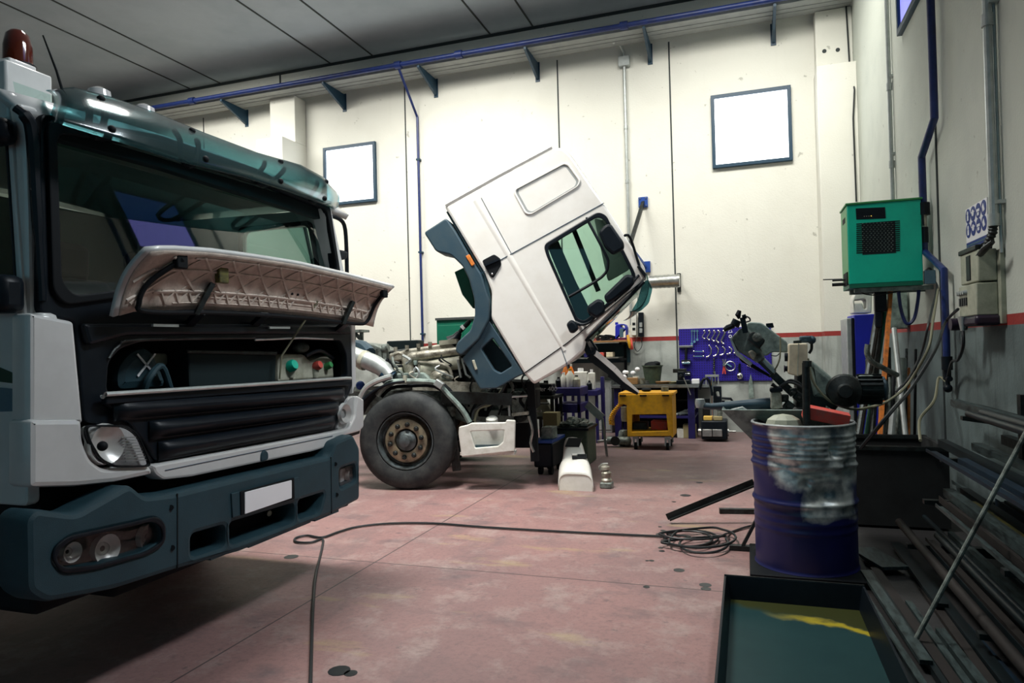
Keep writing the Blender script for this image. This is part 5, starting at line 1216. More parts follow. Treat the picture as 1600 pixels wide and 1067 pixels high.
# bucket on the bench
p = S(1020, 596, Y=YB1+.45); z = zt
bk = thing('bucket', 'dark green bucket full of rags standing on the workbench', 'bucket', (p.x, YB1+.45, z))
r1 = .115; r2 = .155; h_ = .28
MB().lathe([(r1, 0), (r2, h_), (r2+.012, h_), (r2+.012, h_-.015)], (p.x, YB1+.45, z), (0, 0, 1), 24).build('body', 'bucket', bk)
m = MB().sphere((p.x, YB1+.45, z+h_), .13, (1, 1, .45), 12, 6).sphere((p.x+.06, YB1+.42, z+h_+.03), .07, (1, 1, .5)); m.build('rags', 'black_matt', bk)
def zt_(x): return zt
items = [(1003, .05, .09, 'cast_alloy', 'small pale metal cup on workbench left of the bucket', 'cup'), (1010, .04, .05, 'steel', 'tiny steel part on workbench just left of the bucket', 'metal part'), (1036, .12, .035, 'wood', 'flat pinkish pan right of the bucket on workbench', 'pan'), (1050, .08, .03, 'card', 'small brown tin on workbench right of the pan', 'tin'), (994, .05, .12, 'white_plastic', 'white plastic beaker at left end of the workbench', 'beaker')]
for (x, r, h, mt, lab, cat) in items:
    p = S(x, 597, Y=YB1+.25); solo(MB().lathe([(r*.85, 0), (r, h), (r*.8, h), (r*.7, h*.4)], (p.x, YB1+.25, zt), (0, 0, 1), 16), cat.replace(' ', '_'), mt, lab, cat)
p = S(985, 596, Y=YB1+.3); 
t = thing('bag', 'crumpled white paper towels at the left end of the workbench', 'paper towels', (p.x, YB1+.3, zt)); m = MB()
for i in range(9): m.sphere((p.x+random.uniform(-.13, .13), YB1+.3+random.uniform(-.08, .08), zt+.10+random.uniform(-.06, .16)), random.uniform(.035, .055), (1, .8, .8), 7, 5)
m.build('towels', 'plate_white', t, smooth=0)
solo(MB().box((S(989, 594, Y=YB1+.2).x, YB1+.2, zt+.05), (.16, .15, .10)), 'cardboard_box', 'wood', 'small brown box in front of the white paper towels', 'box', bevel=.005)
solo(MB().box((S(1087, 596, Y=YB1+.2).x, YB1+.2, zt+.035), (.11, .12, .07)), 'white_box', 'plate_white', 'small white box at the right end of the workbench', 'box', bevel=.005)
# bench vice
p = S(1068, 598, Y=YB1+.15)
t = thing('bench_vice', 'black bench vice with long thin handle on the workbench', 'vice', (p.x, YB1+.15, zt))
MB().box((p.x, YB1+.2, zt+.03), (.2, .22, .06)).box((p.x-.03, YB1+.2, zt+.12), (.10, .18, .14)).build('base', 'black_plastic', t, bevel=.012)
MB().box((p.x-.05, YB1+.15, zt+.20), (.2, .06, .06)).build('jaw', 'dark_steel', t, bevel=.006)
MB().tube([S(1068, 590, Y=YB1-.05), S(1073, 601, Y=YB1-.05), S(1079, 617, Y=YB1-.08)], .008, 6).build('handle', 'steel', t)
MB().cyl((p.x-.03, YB1-.07, zt+.13), (p.x-.03, YB1+.15, zt+.13), .02).build('screw', 'dark_steel', t)
# items on the bench shelves
for i, (x, w, h, mt, lab) in enumerate([(1078, .17, .10, 'card', 'ochre cardboard box on the floor under the workbench'), (1064, .09, .07, 'white_plastic', 'small white box under the workbench left of the ochre one')]):
    p = S(x, 672, Y=YB1+.2); solo(MB().box((p.x, YB1+.2, h), (w*1.1, .2, h*2)), 'box', mt, lab, 'box', bevel=.006)
for i, x in enumerate([1062, 1066, 1071, 1076]):
    p = S(x, 648, Y=YB1+.15); m = MB().tube([(p.x-.08, YB1+.1+.03*i, z3+.02), (p.x+.03, YB1+.2, z3+.05), (p.x+.09, YB1+.16, z3+.08+.01*i)], .016, 6, 3); m.sphere((p.x-.08, YB1+.1+.03*i, z3+.02), .022)
    solo(m, 'loose_tool', 'galvanised', 'grey hand tool in the jumble on the workbench lower shelf', 'tool', 'jumbled tools on the workbench lower shelf')
# yellow parts-washer cart
YCt = 9.35
YCf = S(1010, 688, Y=YCt)
Lf = [(966, 617), (1050, 615), (1052, 681), (981, 682), (979, 632), (966, 632)]
ho = [(988, 648), (1041, 647), (1044, 673), (987, 675)]
f0 = S(981, 682, Y=YCt); zbt = f0.z; ztp = S(1005, 616, Y=YCt).z
t = thing('yellow_cart', 'yellow steel tool cart on castors in front of the workbench', 'cart', (S(1015, 680, Y=YCt).x, YCt+.25, 0))
x0 = S(980, 680, Y=YCt).x; x1 = S(1051.5, 680, Y=YCt).x; xl = S(966, 620, Y=YCt).x
fp = MB().plY(Lf, YCt, .025, holes=[ho], r=.008, bev=.006).build('front_panel', 'yellow', t)
MB().plate(RP([(xl, ztp), (x1, ztp), (x1, zbt), (x0, zbt), (x0, ztp-.19), (xl, ztp-.19)], .01), [RP([(x0+.09, zbt+.07), (x1-.09, zbt+.07), (x1-.11, zbt+.30), (x0+.10, zbt+.30)], .01)], .025, (0, YCt+.52, 0), (1, 0, 0), (0, 0, 1)).build('rear_panel', 'yellow', t)
MB().bb(x1-.02, YCt, zbt, x1, YCt+.53, ztp).build('side_panel', 'yellow', t)
MB().bb(x0, YCt+.02, zbt, x0+.02, YCt+.53, ztp-.2).build('side_panel', 'yellow', t)
MB().bb(xl, YCt+.02, ztp-.02, x1+.02, YCt+.54, ztp+.02).build('lid', 'yellow', t, bevel=.006)
MB().bb(x0, YCt+.02, zbt+.05, x1-.02, YCt+.52, zbt+.07).build('bottom_tray', 'yellow', t)
for px_ in (973, 1005, 1040):
    p = S(px_, 618, Y=YCt-.006); MB().box(p, (.09, .012, .018)).build('hinge_slot', 'black_matt', t)
for xx in (x0+.10, x1-.08):
    for yy in (YCt+.08, YCt+.46):
        c = MB().box((xx, yy, zbt-.02), (.07, .06, .04)).build('castor_fork', 'galvanised', t); sub(MB().cyl((xx-.018, yy, .048), (xx+.018, yy, .048), .048, n=16), 'castor_wheel', 'black_matt', c); sub(MB().bar((xx-.025, yy, zbt-.03), (xx-.025, yy, .05), .006, .03).bar((xx+.025, yy, zbt-.03), (xx+.025, yy, .05), .006, .03), 'fork_arm', 'galvanised', c)
solo(MB().lathe([(.05, 0), (.05, .06)], (S(1039, 613, Y=YCt+.3).x, YCt+.3, ztp+.02), (0, 0, 1), 14), 'tin', 'grimy_metal', 'small grey tin standing on the yellow cart', 'tin')
solo(MB().sphere((S(1010, 613, Y=YCt+.25).x, YCt+.25, ztp+.045), .045, (1.6, 1, .6)), 'black_rag', 'black_matt', 'small black rag lying on top of the yellow cart', 'rag')
solo(MB().box(((x0+x1)/2+.10, YCt+.3, zbt+.07+.06), (.22, .2, .12)), 'red_box', 'red', 'dim red toolbox in the bottom tray of the yellow cart', 'toolbox', bevel=.01)
solo(MB().box(((x0+x1)/2-.16, YCt+.3, zbt+.07+.05), (.2, .2, .10)), 'dark_box', 'dark_steel', 'dark box in the bottom tray of the yellow cart', 'box', bevel=.01)
for xx, r, lab in ((S(980, 640, Y=YCt+.3).x-.04, .05, 'white filter drum hanging at the left of the yellow cart'),):
    solo(MB().lathe([(r, 0), (r*1.1, .05), (r*1.1, .16), (r, .2)], (x0-.075, YCt+.3, ztp-.19-.205), (0, 0, 1), 16), 'filter_drum', 'milky_plastic', lab, 'filter')
m = MB(); Q = []
for i in range(120):
    t_ = i/119; c_ = V((xl+.02-.17*math.sin(t_*PI*.6), YCt+.25, ztp-.12-.32*t_)); a_ = t_*2*PI*14; Q.append(c_+V((math.cos(a_)*.035, math.sin(a_)*.035, 0)))
solo(m.tube(Q, .008, 5), 'coiled_air_hose', 'yellow', 'yellow coiled air hose hanging left of the yellow cart', 'hose')
# left workbench / blue trolley under the tilted cab with bottles
YT = 9.0
a = S(866, 606, Y=YT); b = S(906, 606, Y=YT); zt2 = a.z
t = thing('blue_trolley', 'dark blue steel trolley crowded with bottles, behind the tilted cab', 'trolley', ((a.x+b.x)/2, YT+.25, 0))
MB().bb(a.x, YT, zt2-.11, b.x, YT+.5, zt2).build('top_tray', 'violet_blue', t, bevel=.008)
zl = zpx(885, 645, YT); MB().bb(a.x, YT, zl, b.x, YT+.5, zl+.12).build('middle_tray', 'violet_blue', t, bevel=.008)
MB().bb(a.x, YT+.02, .18, b.x, YT+.48, .26).build('bottom_tray', 'violet_blue', t)
for x in (a.x+.02, b.x-.02):
    for y in (YT+.02, YT+.48): MB().bb(x-.02, y-.02, .08, x+.02, y+.02, zt2-.1).build('leg', 'violet_blue', t)
    for y in (YT+.04, YT+.46): MB().cyl((x-.015, y, .045), (x+.015, y, .045), .045).build('castor', 'black_matt', t)
a2 = S(907, 610, Y=YT+.9); b2 = S(933, 610, Y=YT+.9); z5 = a2.z
t = thing('side_table', 'low dark blue table between the bottle trolley and the workbench', 'table', ((a2.x+b2.x)/2, YT+1.2, 0))
MB().bb(a2.x-.3, YT+.9, z5-.08, b2.x, YT+1.5, z5).build('top', 'violet_blue', t, bevel=.006)
for x in (a2.x-.27, b2.x-.04):
    for y in (YT+.93, YT+1.43): MB().bb(x, y, 0, x+.04, y+.04, z5-.08).build('leg', 'violet_blue', t)
bl_ = [(873, .045, .14, 'black_plastic', 'black_matt', 'small black bottle at the left end of the blue trolley'), (881, .045, .20, 'white_plastic', 'plate_white', 'white bottle with grey label, second on blue trolley'), (891, .055, .25, 'white_plastic', 'yellow', 'white bottle with tall yellow cap on blue trolley'), (901, .05, .16, 'milky_plastic', 'black_matt', 'milky bottle with black cap at right end of blue trolley')]
for i, (x, r, h, mt, cp, lb) in enumerate(bl_):
    p = S(x, 600, Y=YT+.15); bottle('bottle', lb, (p.x, YT+.15, zt2), r, h, mt, cp, 'bottles on the blue trolley')
for i, (x, r, h, mt, cp, lb) in enumerate([(884, .04, .32, 'orange', 'orange', 'orange spray can standing at the back of the blue trolley'), (893, .04, .31, 'amber', 'white_plastic', 'amber bottle at the back of the blue trolley'), (879, .035, .2, 'grimy_metal', 'red', 'grey can with red cap at the back of the blue trolley')]):
    p = S(x, 600, Y=YT+.38); bottle('spray_can', lb, (p.x, YT+.38, zt2), r, h, mt, cp, 'bottles on the blue trolley')
for i, (x, r, h, mt, cp, sq, lb) in enumerate([(908, .10, .32, 'white_plastic', 'plate_white', True, 'large square white canister on the low blue table'), (917, .055, .26, 'white_plastic', 'black_matt', False, 'white round bottle right of the square canister'), (925, .05, .30, 'white_plastic', 'plate_white', True, 'slim white canister at right end of low blue table'), (921, .04, .14, 'black_plastic', 'black_matt', False, 'black bottle in front of the slim white canister')]):
    p = S(x, 606, Y=YT+1.1-(.12 if i == 3 else 0)); bottle('canister', lb, (p.x, YT+1.1-(.12 if i == 3 else 0), z5), r, h, mt, cp, 'canisters on the low blue table', square=sq)
# blue post and grey cabinet behind
a = S(941, 588, Y=YB1-.2)
solo(MB().bb(a.x, YB1-.35, 0, a.x+.05, YB1-.28, a.z), 'blue_post', 'violet_blue', 'upright dark blue post at the left of the workbench', 'post', bevel=.004)
a = S(929, 560, Y=YW-.35); b = S(958, 650, Y=YW-.35)
t = thing('grey_locker', 'low grey steel locker against the back wall behind blue post', 'locker', (a.x+.25, YW-.2, 0))
MB().bb(a.x, YW-.35, 0, b.x-.02, YW-.01, S(935, 595, Y=YW-.35).z).build('body', 'tray_grey', t, bevel=.01)
MB().bb(a.x+.02, YW-.36, .05, b.x-.04, YW-.35, S(935, 598, Y=YW-.35).z).build('door', 'galvanised', t, bevel=.004)
# black crate and machine left of it, with the readable canister
a = S(838, 602, Y=8.6); b = S(862, 615, Y=8.6)
t = thing('oil_can', 'black can with white lettering under the nose of tilted cab', 'can', ((a.x+b.x)/2, 8.7, a.z-.1))
zq = S(850, 618, Y=8.6).z; zq2 = S(850, 600, Y=8.6).z
MB().bb(a.x, 8.6, zq, b.x, 8.8, zq2).build('body', 'black_plastic', t, bevel=.012)
MB().cyl(((a.x+b.x)/2, 8.7, zq2), ((a.x+b.x)/2, 8.7, zq2+.04), .03).build('cap', 'black_matt', t)
tp = S(852, 608, Y=8.594); m = text('Inter 400', .085, (tp.x, 8.597, tp.z), (1, 0, 0), (0, 0, 1), None, None, 'lettering'); m.build('lettering', 'plate_white', t)
t = thing('parts_stand', 'dark parts stand below the lettered can, next to tilted cab', 'stand', ((a.x+b.x)/2, 8.8, 0))
MB().bb(a.x-.1, 8.5, zq-.04, b.x+.05, 9.0, zq).build('top', 'dark_steel', t)
for x in (a.x-.08, b.x+.0):
    for y in (8.52, 8.95): MB().bb(x, y, 0, x+.04, y+.04, zq-.04).build('leg', 'dark_steel', t)
zz = S(850, 655, Y=8.5).z; MB().bb(a.x-.1, 8.5, zz, b.x+.05, 9.0, zz+.03).build('shelf', 'dark_steel', t)
pz = S(845, 645, Y=8.7)
solo(MB().prism([(a.x-.02, 8.65, zz+.03), (a.x+.22, 8.65, zz+.03), (a.x+.06, 8.65, zz+.28), (a.x-.02, 8.65, zz+.28)], (0, .12, 0)), 'paper_bag', 'milky_plastic', 'pale tapered bag on the parts stand shelf', 'bag')
solo(MB().box((S(862, 650, Y=8.3).x, 8.3, .52), (.18, .18, .17)).bb(S(862, 650, Y=8.3).x-.02, 8.28, 0, S(862, 650, Y=8.3).x+.02, 8.32, .44), 'small_box', 'card', 'small ochre box on a post beside the blue trolley', 'box')
a = S(868, 668, Y=8.0); b = S(919, 740, Y=8.0)
t = thing('waste_bin', 'large dark green waste bin behind the white bumper panel', 'bin', ((a.x+b.x)/2, 8.25, 0))
MB().bb(a.x, 8.0, .0, b.x, 8.5, a.z).build('body', 'bucket', t, bevel=.015)
MB().bb(a.x-.02, 7.98, a.z-.03, b.x+.02, 8.52, a.z).build('rim', 'black_plastic', t)
m = MB()
for i in range(40): m.box((random.uniform(a.x+.05, b.x-.05), random.uniform(8.05, 8.45), a.z+random.uniform(0, .06)), (random.uniform(.03, .1), random.uniform(.03, .1), .03), Matrix.Rotation(random.uniform(-.6, .6), 3, 'X') @ Matrix.Rotation(random.uniform(0, 3), 3, 'Z'))
o = m.build('scrap', 'grimy_metal', t, smooth=0); o['kind'] = 'stuff'
a = S(833, 690, Y=7.3); b = S(864, 735, Y=7.3)
t = thing('low_cart', 'low black jack cart with blue edge beside the waste bin', 'cart', ((a.x+b.x)/2, 7.6, 0))
MB().bb(a.x, 7.3, .09, b.x, 7.85, .36).build('body', 'black_plastic', t, bevel=.02)
MB().bb(a.x, 7.29, .36, b.x, 7.86, .39).build('blue_edge', 'bracket_blue', t)
MB().bb(a.x+.06, 7.4, .39, b.x-.02, 7.6, .52).build('battery', 'saw_paint', t, bevel=.01)
for x in (a.x+.05, b.x-.05):
    for y in (7.4, 7.75): MB().cyl((x-.02, y, .05), (x+.02, y, .05), .05).build('castor', 'black_matt', t)
solo(MB().bar(S(865, 728, Y=7.6), S(866, 700, Y=7.6), .05, .04), 'x', 'galvanised', 'x', 'x') if False else None
# leaning bright metal strip near the bin
a = S(918, 632, Y=8.7); b = S(941, 653, Y=8.7)
solo(MB().bar(S(917, 631, Y=8.75), S(941, 653, Y=8.75), .02, .10).bar(S(941, 653, Y=8.75), (S(941, 653, Y=8.75).x+.05, 8.75, 0), .02, .03), 'metal_strip', 'steel', 'bright slanting metal strip between the bin and yellow cart', 'metal strip')
t = thing('angle_grinder', 'grey power tool lying on the floor left of the yellow cart', 'power tool', (S(963, 678, Y=9.6).x, 9.6, 0))
p = V((S(962, 678, Y=9.6).x, 9.6, .09)); MB().cyl(p+V((-.12, 0, 0)), p+V((.16, 0, 0)), .055).sphere(p+V((.16, 0, 0)), .06).build('body', 'grimy_metal', t); MB().cyl(p+V((-.26, 0, -.02)), p+V((-.12, 0, 0)), .02).build('shaft', 'steel', t); MB().lathe([(.065, -.01), (.065, .01)], p+V((.0, -.05, 0)), (0, 1, 0), 18).build('guard', 'dark_steel', t)
p = V((S(975, 680, Y=9.75).x, 9.75, .1)); solo(MB().lathe([(.09, 0), (.1, .04), (.07, .2), (.05, .22)], (p.x, p.y, 0), (0, 0, 1), 16), 'metal_pot', 'grimy_metal', 'round grey metal pot on the floor at cart left side', 'pot')
# hydraulic press / pump on the floor right of the workbench
YH = 10.3
t = thing('hydraulic_pump', 'black hydraulic power unit with upright chrome rod right of the workbench', 'hydraulic pump', (S(1115, 685, Y=YH).x, YH, 0))
a = S(1095, 660, Y=YH); b = S(1137, 686, Y=YH)
MB().bb(a.x, YH, .03, b.x, YH+.4, .30).build('tank', 'black_plastic', t, bevel=.02)
for x in (1105, 1121): 
    p = S(x, 678, Y=YH-.02); MB().box((p.x, YH-.01, .13), (.13, .03, .10)).build('nameplate', 'steel', t, bevel=.004)
for x, mt in ((1106, 'yellow_frame'), (1122, 'card')): MB().box((S(x, 668, Y=YH).x, YH+.1, .33), (.12, .1, .06)).build('filler_block', mt, t, bevel=.008)
for x in (1095, 1134): MB().lathe([(.05, 0), (.06, .03), (.06, .08)], (S(x, 678, Y=YH).x-.04, YH+.1, .13), (1, 0, 0), 12).build('end_cap', 'steel', t)
MB().cyl((S(1138, 679, Y=YH).x, YH+.1, .14), (S(1150, 679, Y=YH).x, YH+.1, .14), .015).build('outlet_pipe', 'steel', t)
xr_ = S(1113, 640, Y=YH).x; MB().cyl((xr_, YH+.1, .3), (xr_, YH+.1, S(1112, 590, Y=YH).z), .016).build('chrome_rod', 'chrome', t)
zz = S(1112, 589, Y=YH).z; MB().bb(xr_-.09, YH+.08, zz, xr_+.10, YH+.12, zz+.03).build('cross_bar', 'galvanised', t)
for x in (-.08, .09): MB().bb(xr_+x-.008, YH+.09, zz-.12, xr_+x+.008, YH+.11, zz).build('side_pin', 'galvanised', t)
MB().bb(a.x+.02, YH+.15, .3, a.x+.12, YH+.3, S(1100, 625, Y=YH).z).build('pillar', 'black_matt', t)
MB().tube([S(1093, 608, Y=YH+.1), S(1098, 594, Y=YH+.1), S(1106, 592, Y=YH+.1), S(1111, 604, Y=YH+.1), S(1113, 618, Y=YH+.1)], .02, 8, 4).build('hose', 'black_plastic', t)
m = MB(); m.plY([(1112, 604), (1127, 604), (1128, 640), (1112, 640)], YH+.25, .12, holes=[[(1118, 612), (1123, 611), (1125, 620), (1120, 620)]], r=.02); m.build('motor_frame', 'black_plastic', t, bevel=.0)
MB().tube([S(1128, 622, Y=YH+.2), S(1142, 623, Y=YH+.2), S(1145, 628, Y=YH+.2)], .02, 6).bar(S(1128, 628, Y=YH+.2), S(1142, 629, Y=YH+.2), .04, .05).build('side_lever', 'black_plastic', t)
m = MB(); P_ = [S(1123, 630, Y=YH+.1), S(1125, 645, Y=YH+.1), S(1122, 660, Y=YH+.1), S(1123, 668, Y=YH+.1)]
m.tube(P_, .035, 8, 3); m.build('cylinder', 'grimy_metal', t)
# ---------------- loose things on the floor, centre
# white plastic bumper section lying with its end to us
Yb = S(900, 767, Z=0).y
a = S(873, 766, Y=Yb); b = S(927, 766, Y=Yb); w = b.x-a.x
t = thing('white_bumper_section', 'white plastic bumper end panel lying on floor in the middle', 'bumper panel', ((a.x+b.x)/2, Yb+.35, 0))
def zt3(y): return 0
M('white_fresh', (.78, .78, .72), .35, dirt=(.6, .6, .52), scale=10, amt=.4)
sec = [(.0, .0, .16, 1.0), (.30, .0, .28, .98), (.46, .05, .30, .95), (.60, .10, .36, .86), (.95, .14, .42, .80), (1.15, .12, .44, .74)]
m = MB(); nv = 18
def secp(u, v):
    k = u*(len(sec)-1); i = min(int(k), len(sec)-2); f = k-i; A_ = sec[i]; B_ = sec[i+1]
    yy = Yb+(A_[0]*(1-f)+B_[0]*f)*.52; l = A_[1]*(1-f)+B_[1]*f; h = A_[2]*(1-f)+B_[2]*f; r_ = A_[3]*(1-f)+B_[3]*f
    th = PI*v; sx_ = -math.cos(th); s_ = (abs(sx_)**.45)*(1 if sx_ > 0 else -1); zz = math.sin(th)**.6
    return V((a.x+w*(l+(r_-l)*(s_+1)/2)-.24*(yy-Yb), yy, h*zz))
m.grid(secp, 20, nv); m.build('shell', 'white_fresh', t, solid=.012, smooth=50)
def onsec(u, v, o=.012): 
    p = secp(u, v); n = (secp(u+.02, v)-p).cross(secp(u, v+.02)-p).normalized(); n = n if n.z > 0 else -n; return p+n*o, n
for (u, v, sz, mt, nm) in [(.74, .5, (.15, .20, .01), 'black_matt', 'square_opening'), (.33, .52, (.15, .11, .01), 'black_matt', 'lamp_opening')]:
    p, n = onsec(u, v); 
    R_ = n.to_track_quat('Z', 'Y').to_matrix(); MB().box(p, sz, R_).build(nm, mt, t, bevel=.004)
p, n = onsec(.34, .5, .022); MB().box(p, (.05, .03, .02), n.to_track_quat('Z', 'Y').to_matrix()).build('clip', 'white_fresh', t)
# the rim wall at the near end
MB().prism([secp(0, i/nv)+V((0, .004, 0)) for i in range(nv+1)], (0, .008, 0)).build('end_wall', 'white_fresh', t)
# valve assembly standing beside it
c0 = S(948, 762, Z=0)
t = thing('air_valve', 'small greasy metal valve assembly standing beside the white bumper panel', 'valve', c0)
MB().box(c0+V((0, 0, .03)), (.12, .12, .06)).build('foot', 'grimy_metal', t, bevel=.012)
MB().lathe([(.05, .05), (.055, .08), (.04, .10), (.05, .12), (.05, .15), (.03, .17)], c0, (0, 0, 1), 14).build('body', 'cast_alloy', t)
MB().lathe([(.02, .17), (.045, .18), (.045, .21), (.02, .225)], c0+V((-.01, 0, 0)), (0, 0, 1), 14).build('diaphragm', 'cast_alloy', t)
MB().tube([c0+V((-.05, 0, .17)), c0+V((-.07, 0, .2)), c0+V((-.04, 0, .235)), c0+V((.02, 0, .24))], .009, 6, 4).build('lever', 'steel', t)
# steel angle bars on the floor beside the drum
a = S(1046, 812, Z=.03); b = S(1182, 757, Z=.30)
solo(MB().bar(a, b, .05, .012).bar(a+V((-.02, .0, .02)), b+V((-.02, 0, .02)), .008, .05), 'angle_bar', 'dark_steel', 'long dark steel angle bar slanting up to the saw stand', 'steel bar')
a = S(1124, 798, Z=.02); b = S(1196, 799, Z=.02)
solo(MB().bar(a, b, .05, .04), 'short_bar', 'dark_steel', 'short dark bar on the floor left of the drum', 'steel bar')
# cable: line across floor, coil, run to the camera
def F(x, y, z=.012): 
    q_ = S(x, y, Z=0); return V((q_.x, q_.y, z))
run = [F(485, 1085), F(487, 1010), F(490, 940), F(494, 900), F(504, 855), F(503, 845), F(485, 850), F(463, 849), F(462, 843), F(480, 839), F(503, 842), F(530, 833), F(560, 825), F(610, 820), F(680, 820), F(760, 826), F(880, 833), F(980, 838), F(1038, 841)]
coil = []
for (cx, cy_, rx, ry, n_, ph) in [(1080, 846, 42, 12, 14, 3.1), (1100, 856, 38, 15, 12, 2.2), (1075, 850, 38, 12, 12, 3.4), (1095, 849, 55, 16, 10, 3.6), (1085, 843, 50, 10, 8, 3.0)]:
    for i in range(n_): t_ = ph+2*PI*i/14; coil.append(F(cx+rx*math.cos(t_), cy_-ry*math.sin(t_), .014+.002*len(coil)**.7))
tail = [F(1140, 835), F(1165, 826), F(1200, 818)]
cb = MB().tube(run+coil+tail, .0085, 6, 5)
solo(cb, 'floor_cable', 'cable', 'black cable snaking over the floor and coiled left of the drum', 'cable')
# oil drips
m = MB()
for (x, y, r) in [(1032, 835, .035), (1036, 829, .022), (1031, 823, .015), (1034, 861, .02), (1061, 891, .035), (1102, 914, .036), (1103, 920, .030), (1018, 876, .018), (1011, 876, .012), (1071, 774, .05), (1053, 784, .02), (1045, 805, .02), (1093, 754, .035), (1032, 856, .018), (1010, 917, .02), (455, 870, .05), (530, 1048, .05), (548, 1052, .03)]:
    p = F(x, y, 0); m.lathe([(r, .0005), (r, .0015)], p, (0, 0, 1), 12)
o = solo(m, 'oil_spots', 'oil', 'dark oil drops scattered over the pink floor', 'oil stain', kind=None) if False else tag(m.build('oil_spots', 'oil'), 'dark oil drops scattered over the pink floor', 'oil stain', kind='stuff')
# ================================================================== DRUM, SAW, RIGHT SIDE
dc = S(1260, 889, Z=0); DR = .292; z0d = .045
D = thing('oil_drum', 'dented blue and bare-metal oil drum full of scrap, right foreground', 'drum', dc)
def drum(u, v):
    th = 2*PI*u; h = .86*v; r = DR
    for hh in (.40, .62): r += .012*math.exp(-((h-hh)/.014)**2)
    for k in range(5): r += .006*math.exp(-((h-(.67+.032*k))/.009)**2)
    for k in range(3): r += .003*math.exp(-((h-(.24+.05*k))/.012)**2)
    r += .008*math.exp(-((h-.86)/.006)**2)+.008*math.exp(-(h/.008)**2)
    # dents on the camera side
    def dent(t0, h0, st, sh, d): 
        dt = (th-t0+PI) % (2*PI)-PI; return d*math.exp(-(dt/st)**2-((h-h0)/sh)**2)
    r -= 1.7*(dent(4.95, .585, .45, .030, .030)+dent(5.05, .47, .30, .08, .034)+dent(5.25, .72, .10, .05, .028)+dent(4.35, .625, .22, .025, .016)+dent(5.65, .56, .15, .12, .026)+dent(4.70, .53, .10, .03, .018)+dent(4.55, .76, .12, .05, .010))+.003*math.sin(th*9+h*22)*max(0, min(1, (h-.4)*6))
    return V((dc.x+math.cos(th)*r, dc.y+math.sin(th)*r, z0d+h))
def drummat():
    m = bpy.data.materials.new('drum_paint'); m.use_nodes = True; nt = m.node_tree; b = nt.nodes['Principled BSDF']
    g = nt.nodes.new('ShaderNodeNewGeometry'); sx_ = nt.nodes.new('ShaderNodeSeparateXYZ'); nt.links.new(g.outputs['Position'], sx_.inputs[0])
    def noise(sc, d=5):
        n = nt.nodes.new('ShaderNodeTexNoise'); n.inputs['Scale'].default_value = sc; n.inputs['Detail'].default_value = d; nt.links.new(g.outputs['Position'], n.inputs[0]); return n.outputs['Fac']
    def math_(op, a, b_=None, c=None):
        x = nt.nodes.new('ShaderNodeMath'); x.operation = op
        for i, q_ in enumerate((a, b_, c)):
            if q_ is None: continue
            if hasattr(q_, 'node'): nt.links.new(q_, x.inputs[i])
            else: x.inputs[i].default_value = q_
        return x.outputs[0]
    # bare metal worn area: patch on the camera-right side of the drum
    px_ = math_('SUBTRACT', sx_.outputs[0], dc.x+.06); pz_ = math_('SUBTRACT', sx_.outputs[2], .66)
    up = math_('MULTIPLY', math_('SUBTRACT', sx_.outputs[2], .52), 6.0)           # above: mostly bare
    left = math_('MULTIPLY', math_('SUBTRACT', sx_.outputs[0], dc.x-.20), 9.0)
    A_ = math_('MINIMUM', up, left)
    bx_ = math_('SUBTRACT', .15, math_('ABSOLUTE', math_('SUBTRACT', sx_.outputs[0], dc.x+.12))); bz_ = math_('SUBTRACT', .12, math_('ABSOLUTE', math_('SUBTRACT', sx_.outputs[2], .48)))
    B_ = math_('MULTIPLY', math_('MINIMUM', bx_, bz_), 14.0)
    f = math_('MAXIMUM', A_, B_); f = math_('ADD', f, math_('MULTIPLY', math_('SUBTRACT', noise(9), .45), 1.3)); f = math_('MULTIPLY', f, 2.2)
    cl_ = nt.nodes.new('ShaderNodeClamp'); nt.links.new(f, cl_.inputs[0])
    mp = nt.nodes.new('ShaderNodeMix'); mp.data_type = 'RGBA'; nt.links.new(cl_.outputs[0], mp.inputs[0]); mp.inputs[6].default_value = (.008, .011, .085, 1)
    mm = nt.nodes.new('ShaderNodeMix'); mm.data_type = 'RGBA'; r_ = nt.nodes.new('ShaderNodeMapRange'); r_.inputs[1].default_value = .4; r_.inputs[2].default_value = .7; nt.links.new(noise(14, 8), r_.inputs[0]); nt.links.new(r_.outputs[0], mm.inputs[0])
    mm.inputs[6].default_value = (.80, .84, .80, 1); mm.inputs[7].default_value = (.14, .19, .22, 1); nt.links.new(mm.outputs[2], mp.inputs[7])
    nt.links.new(mp.outputs[2], b.inputs['Base Color']); b.inputs['Roughness'].default_value = .38
    nt.links.new(math_('MULTIPLY', cl_.outputs[0], .6), b.inputs['Metallic'])
    MATS['drum_paint'] = m
drummat()
MB().grid(drum, 96, 130).build('shell', 'drum_paint', D, smooth=60)
MB().lathe([(DR-.012, .86), (DR-.08, .80), (DR-.08, .55), (.001, .55)], dc+V((0, 0, z0d)), (0, 0, 1), 40, caps=False).build('inner_wall', 'dark_steel', D)
MB().lathe([(.001, .01), (DR-.01, .01)], dc+V((0, 0, z0d)), (0, 0, 1), 40, caps=False).build('bottom', 'dark_steel', D)
MB().tube([dc+V((math.cos(2*PI*i/48)*DR, math.sin(2*PI*i/48)*DR, z0d+.862)) for i in range(48)], .008, 6, closed=True).build('rim', 'galvanised', D)
DT = z0d+.55
solo(MB().box((dc.x, dc.y+.02, .022), (.66, .66, .042)), 'pallet_base', 'black_matt', 'black square plate the oil drum stands on', 'base plate', bevel=.006)
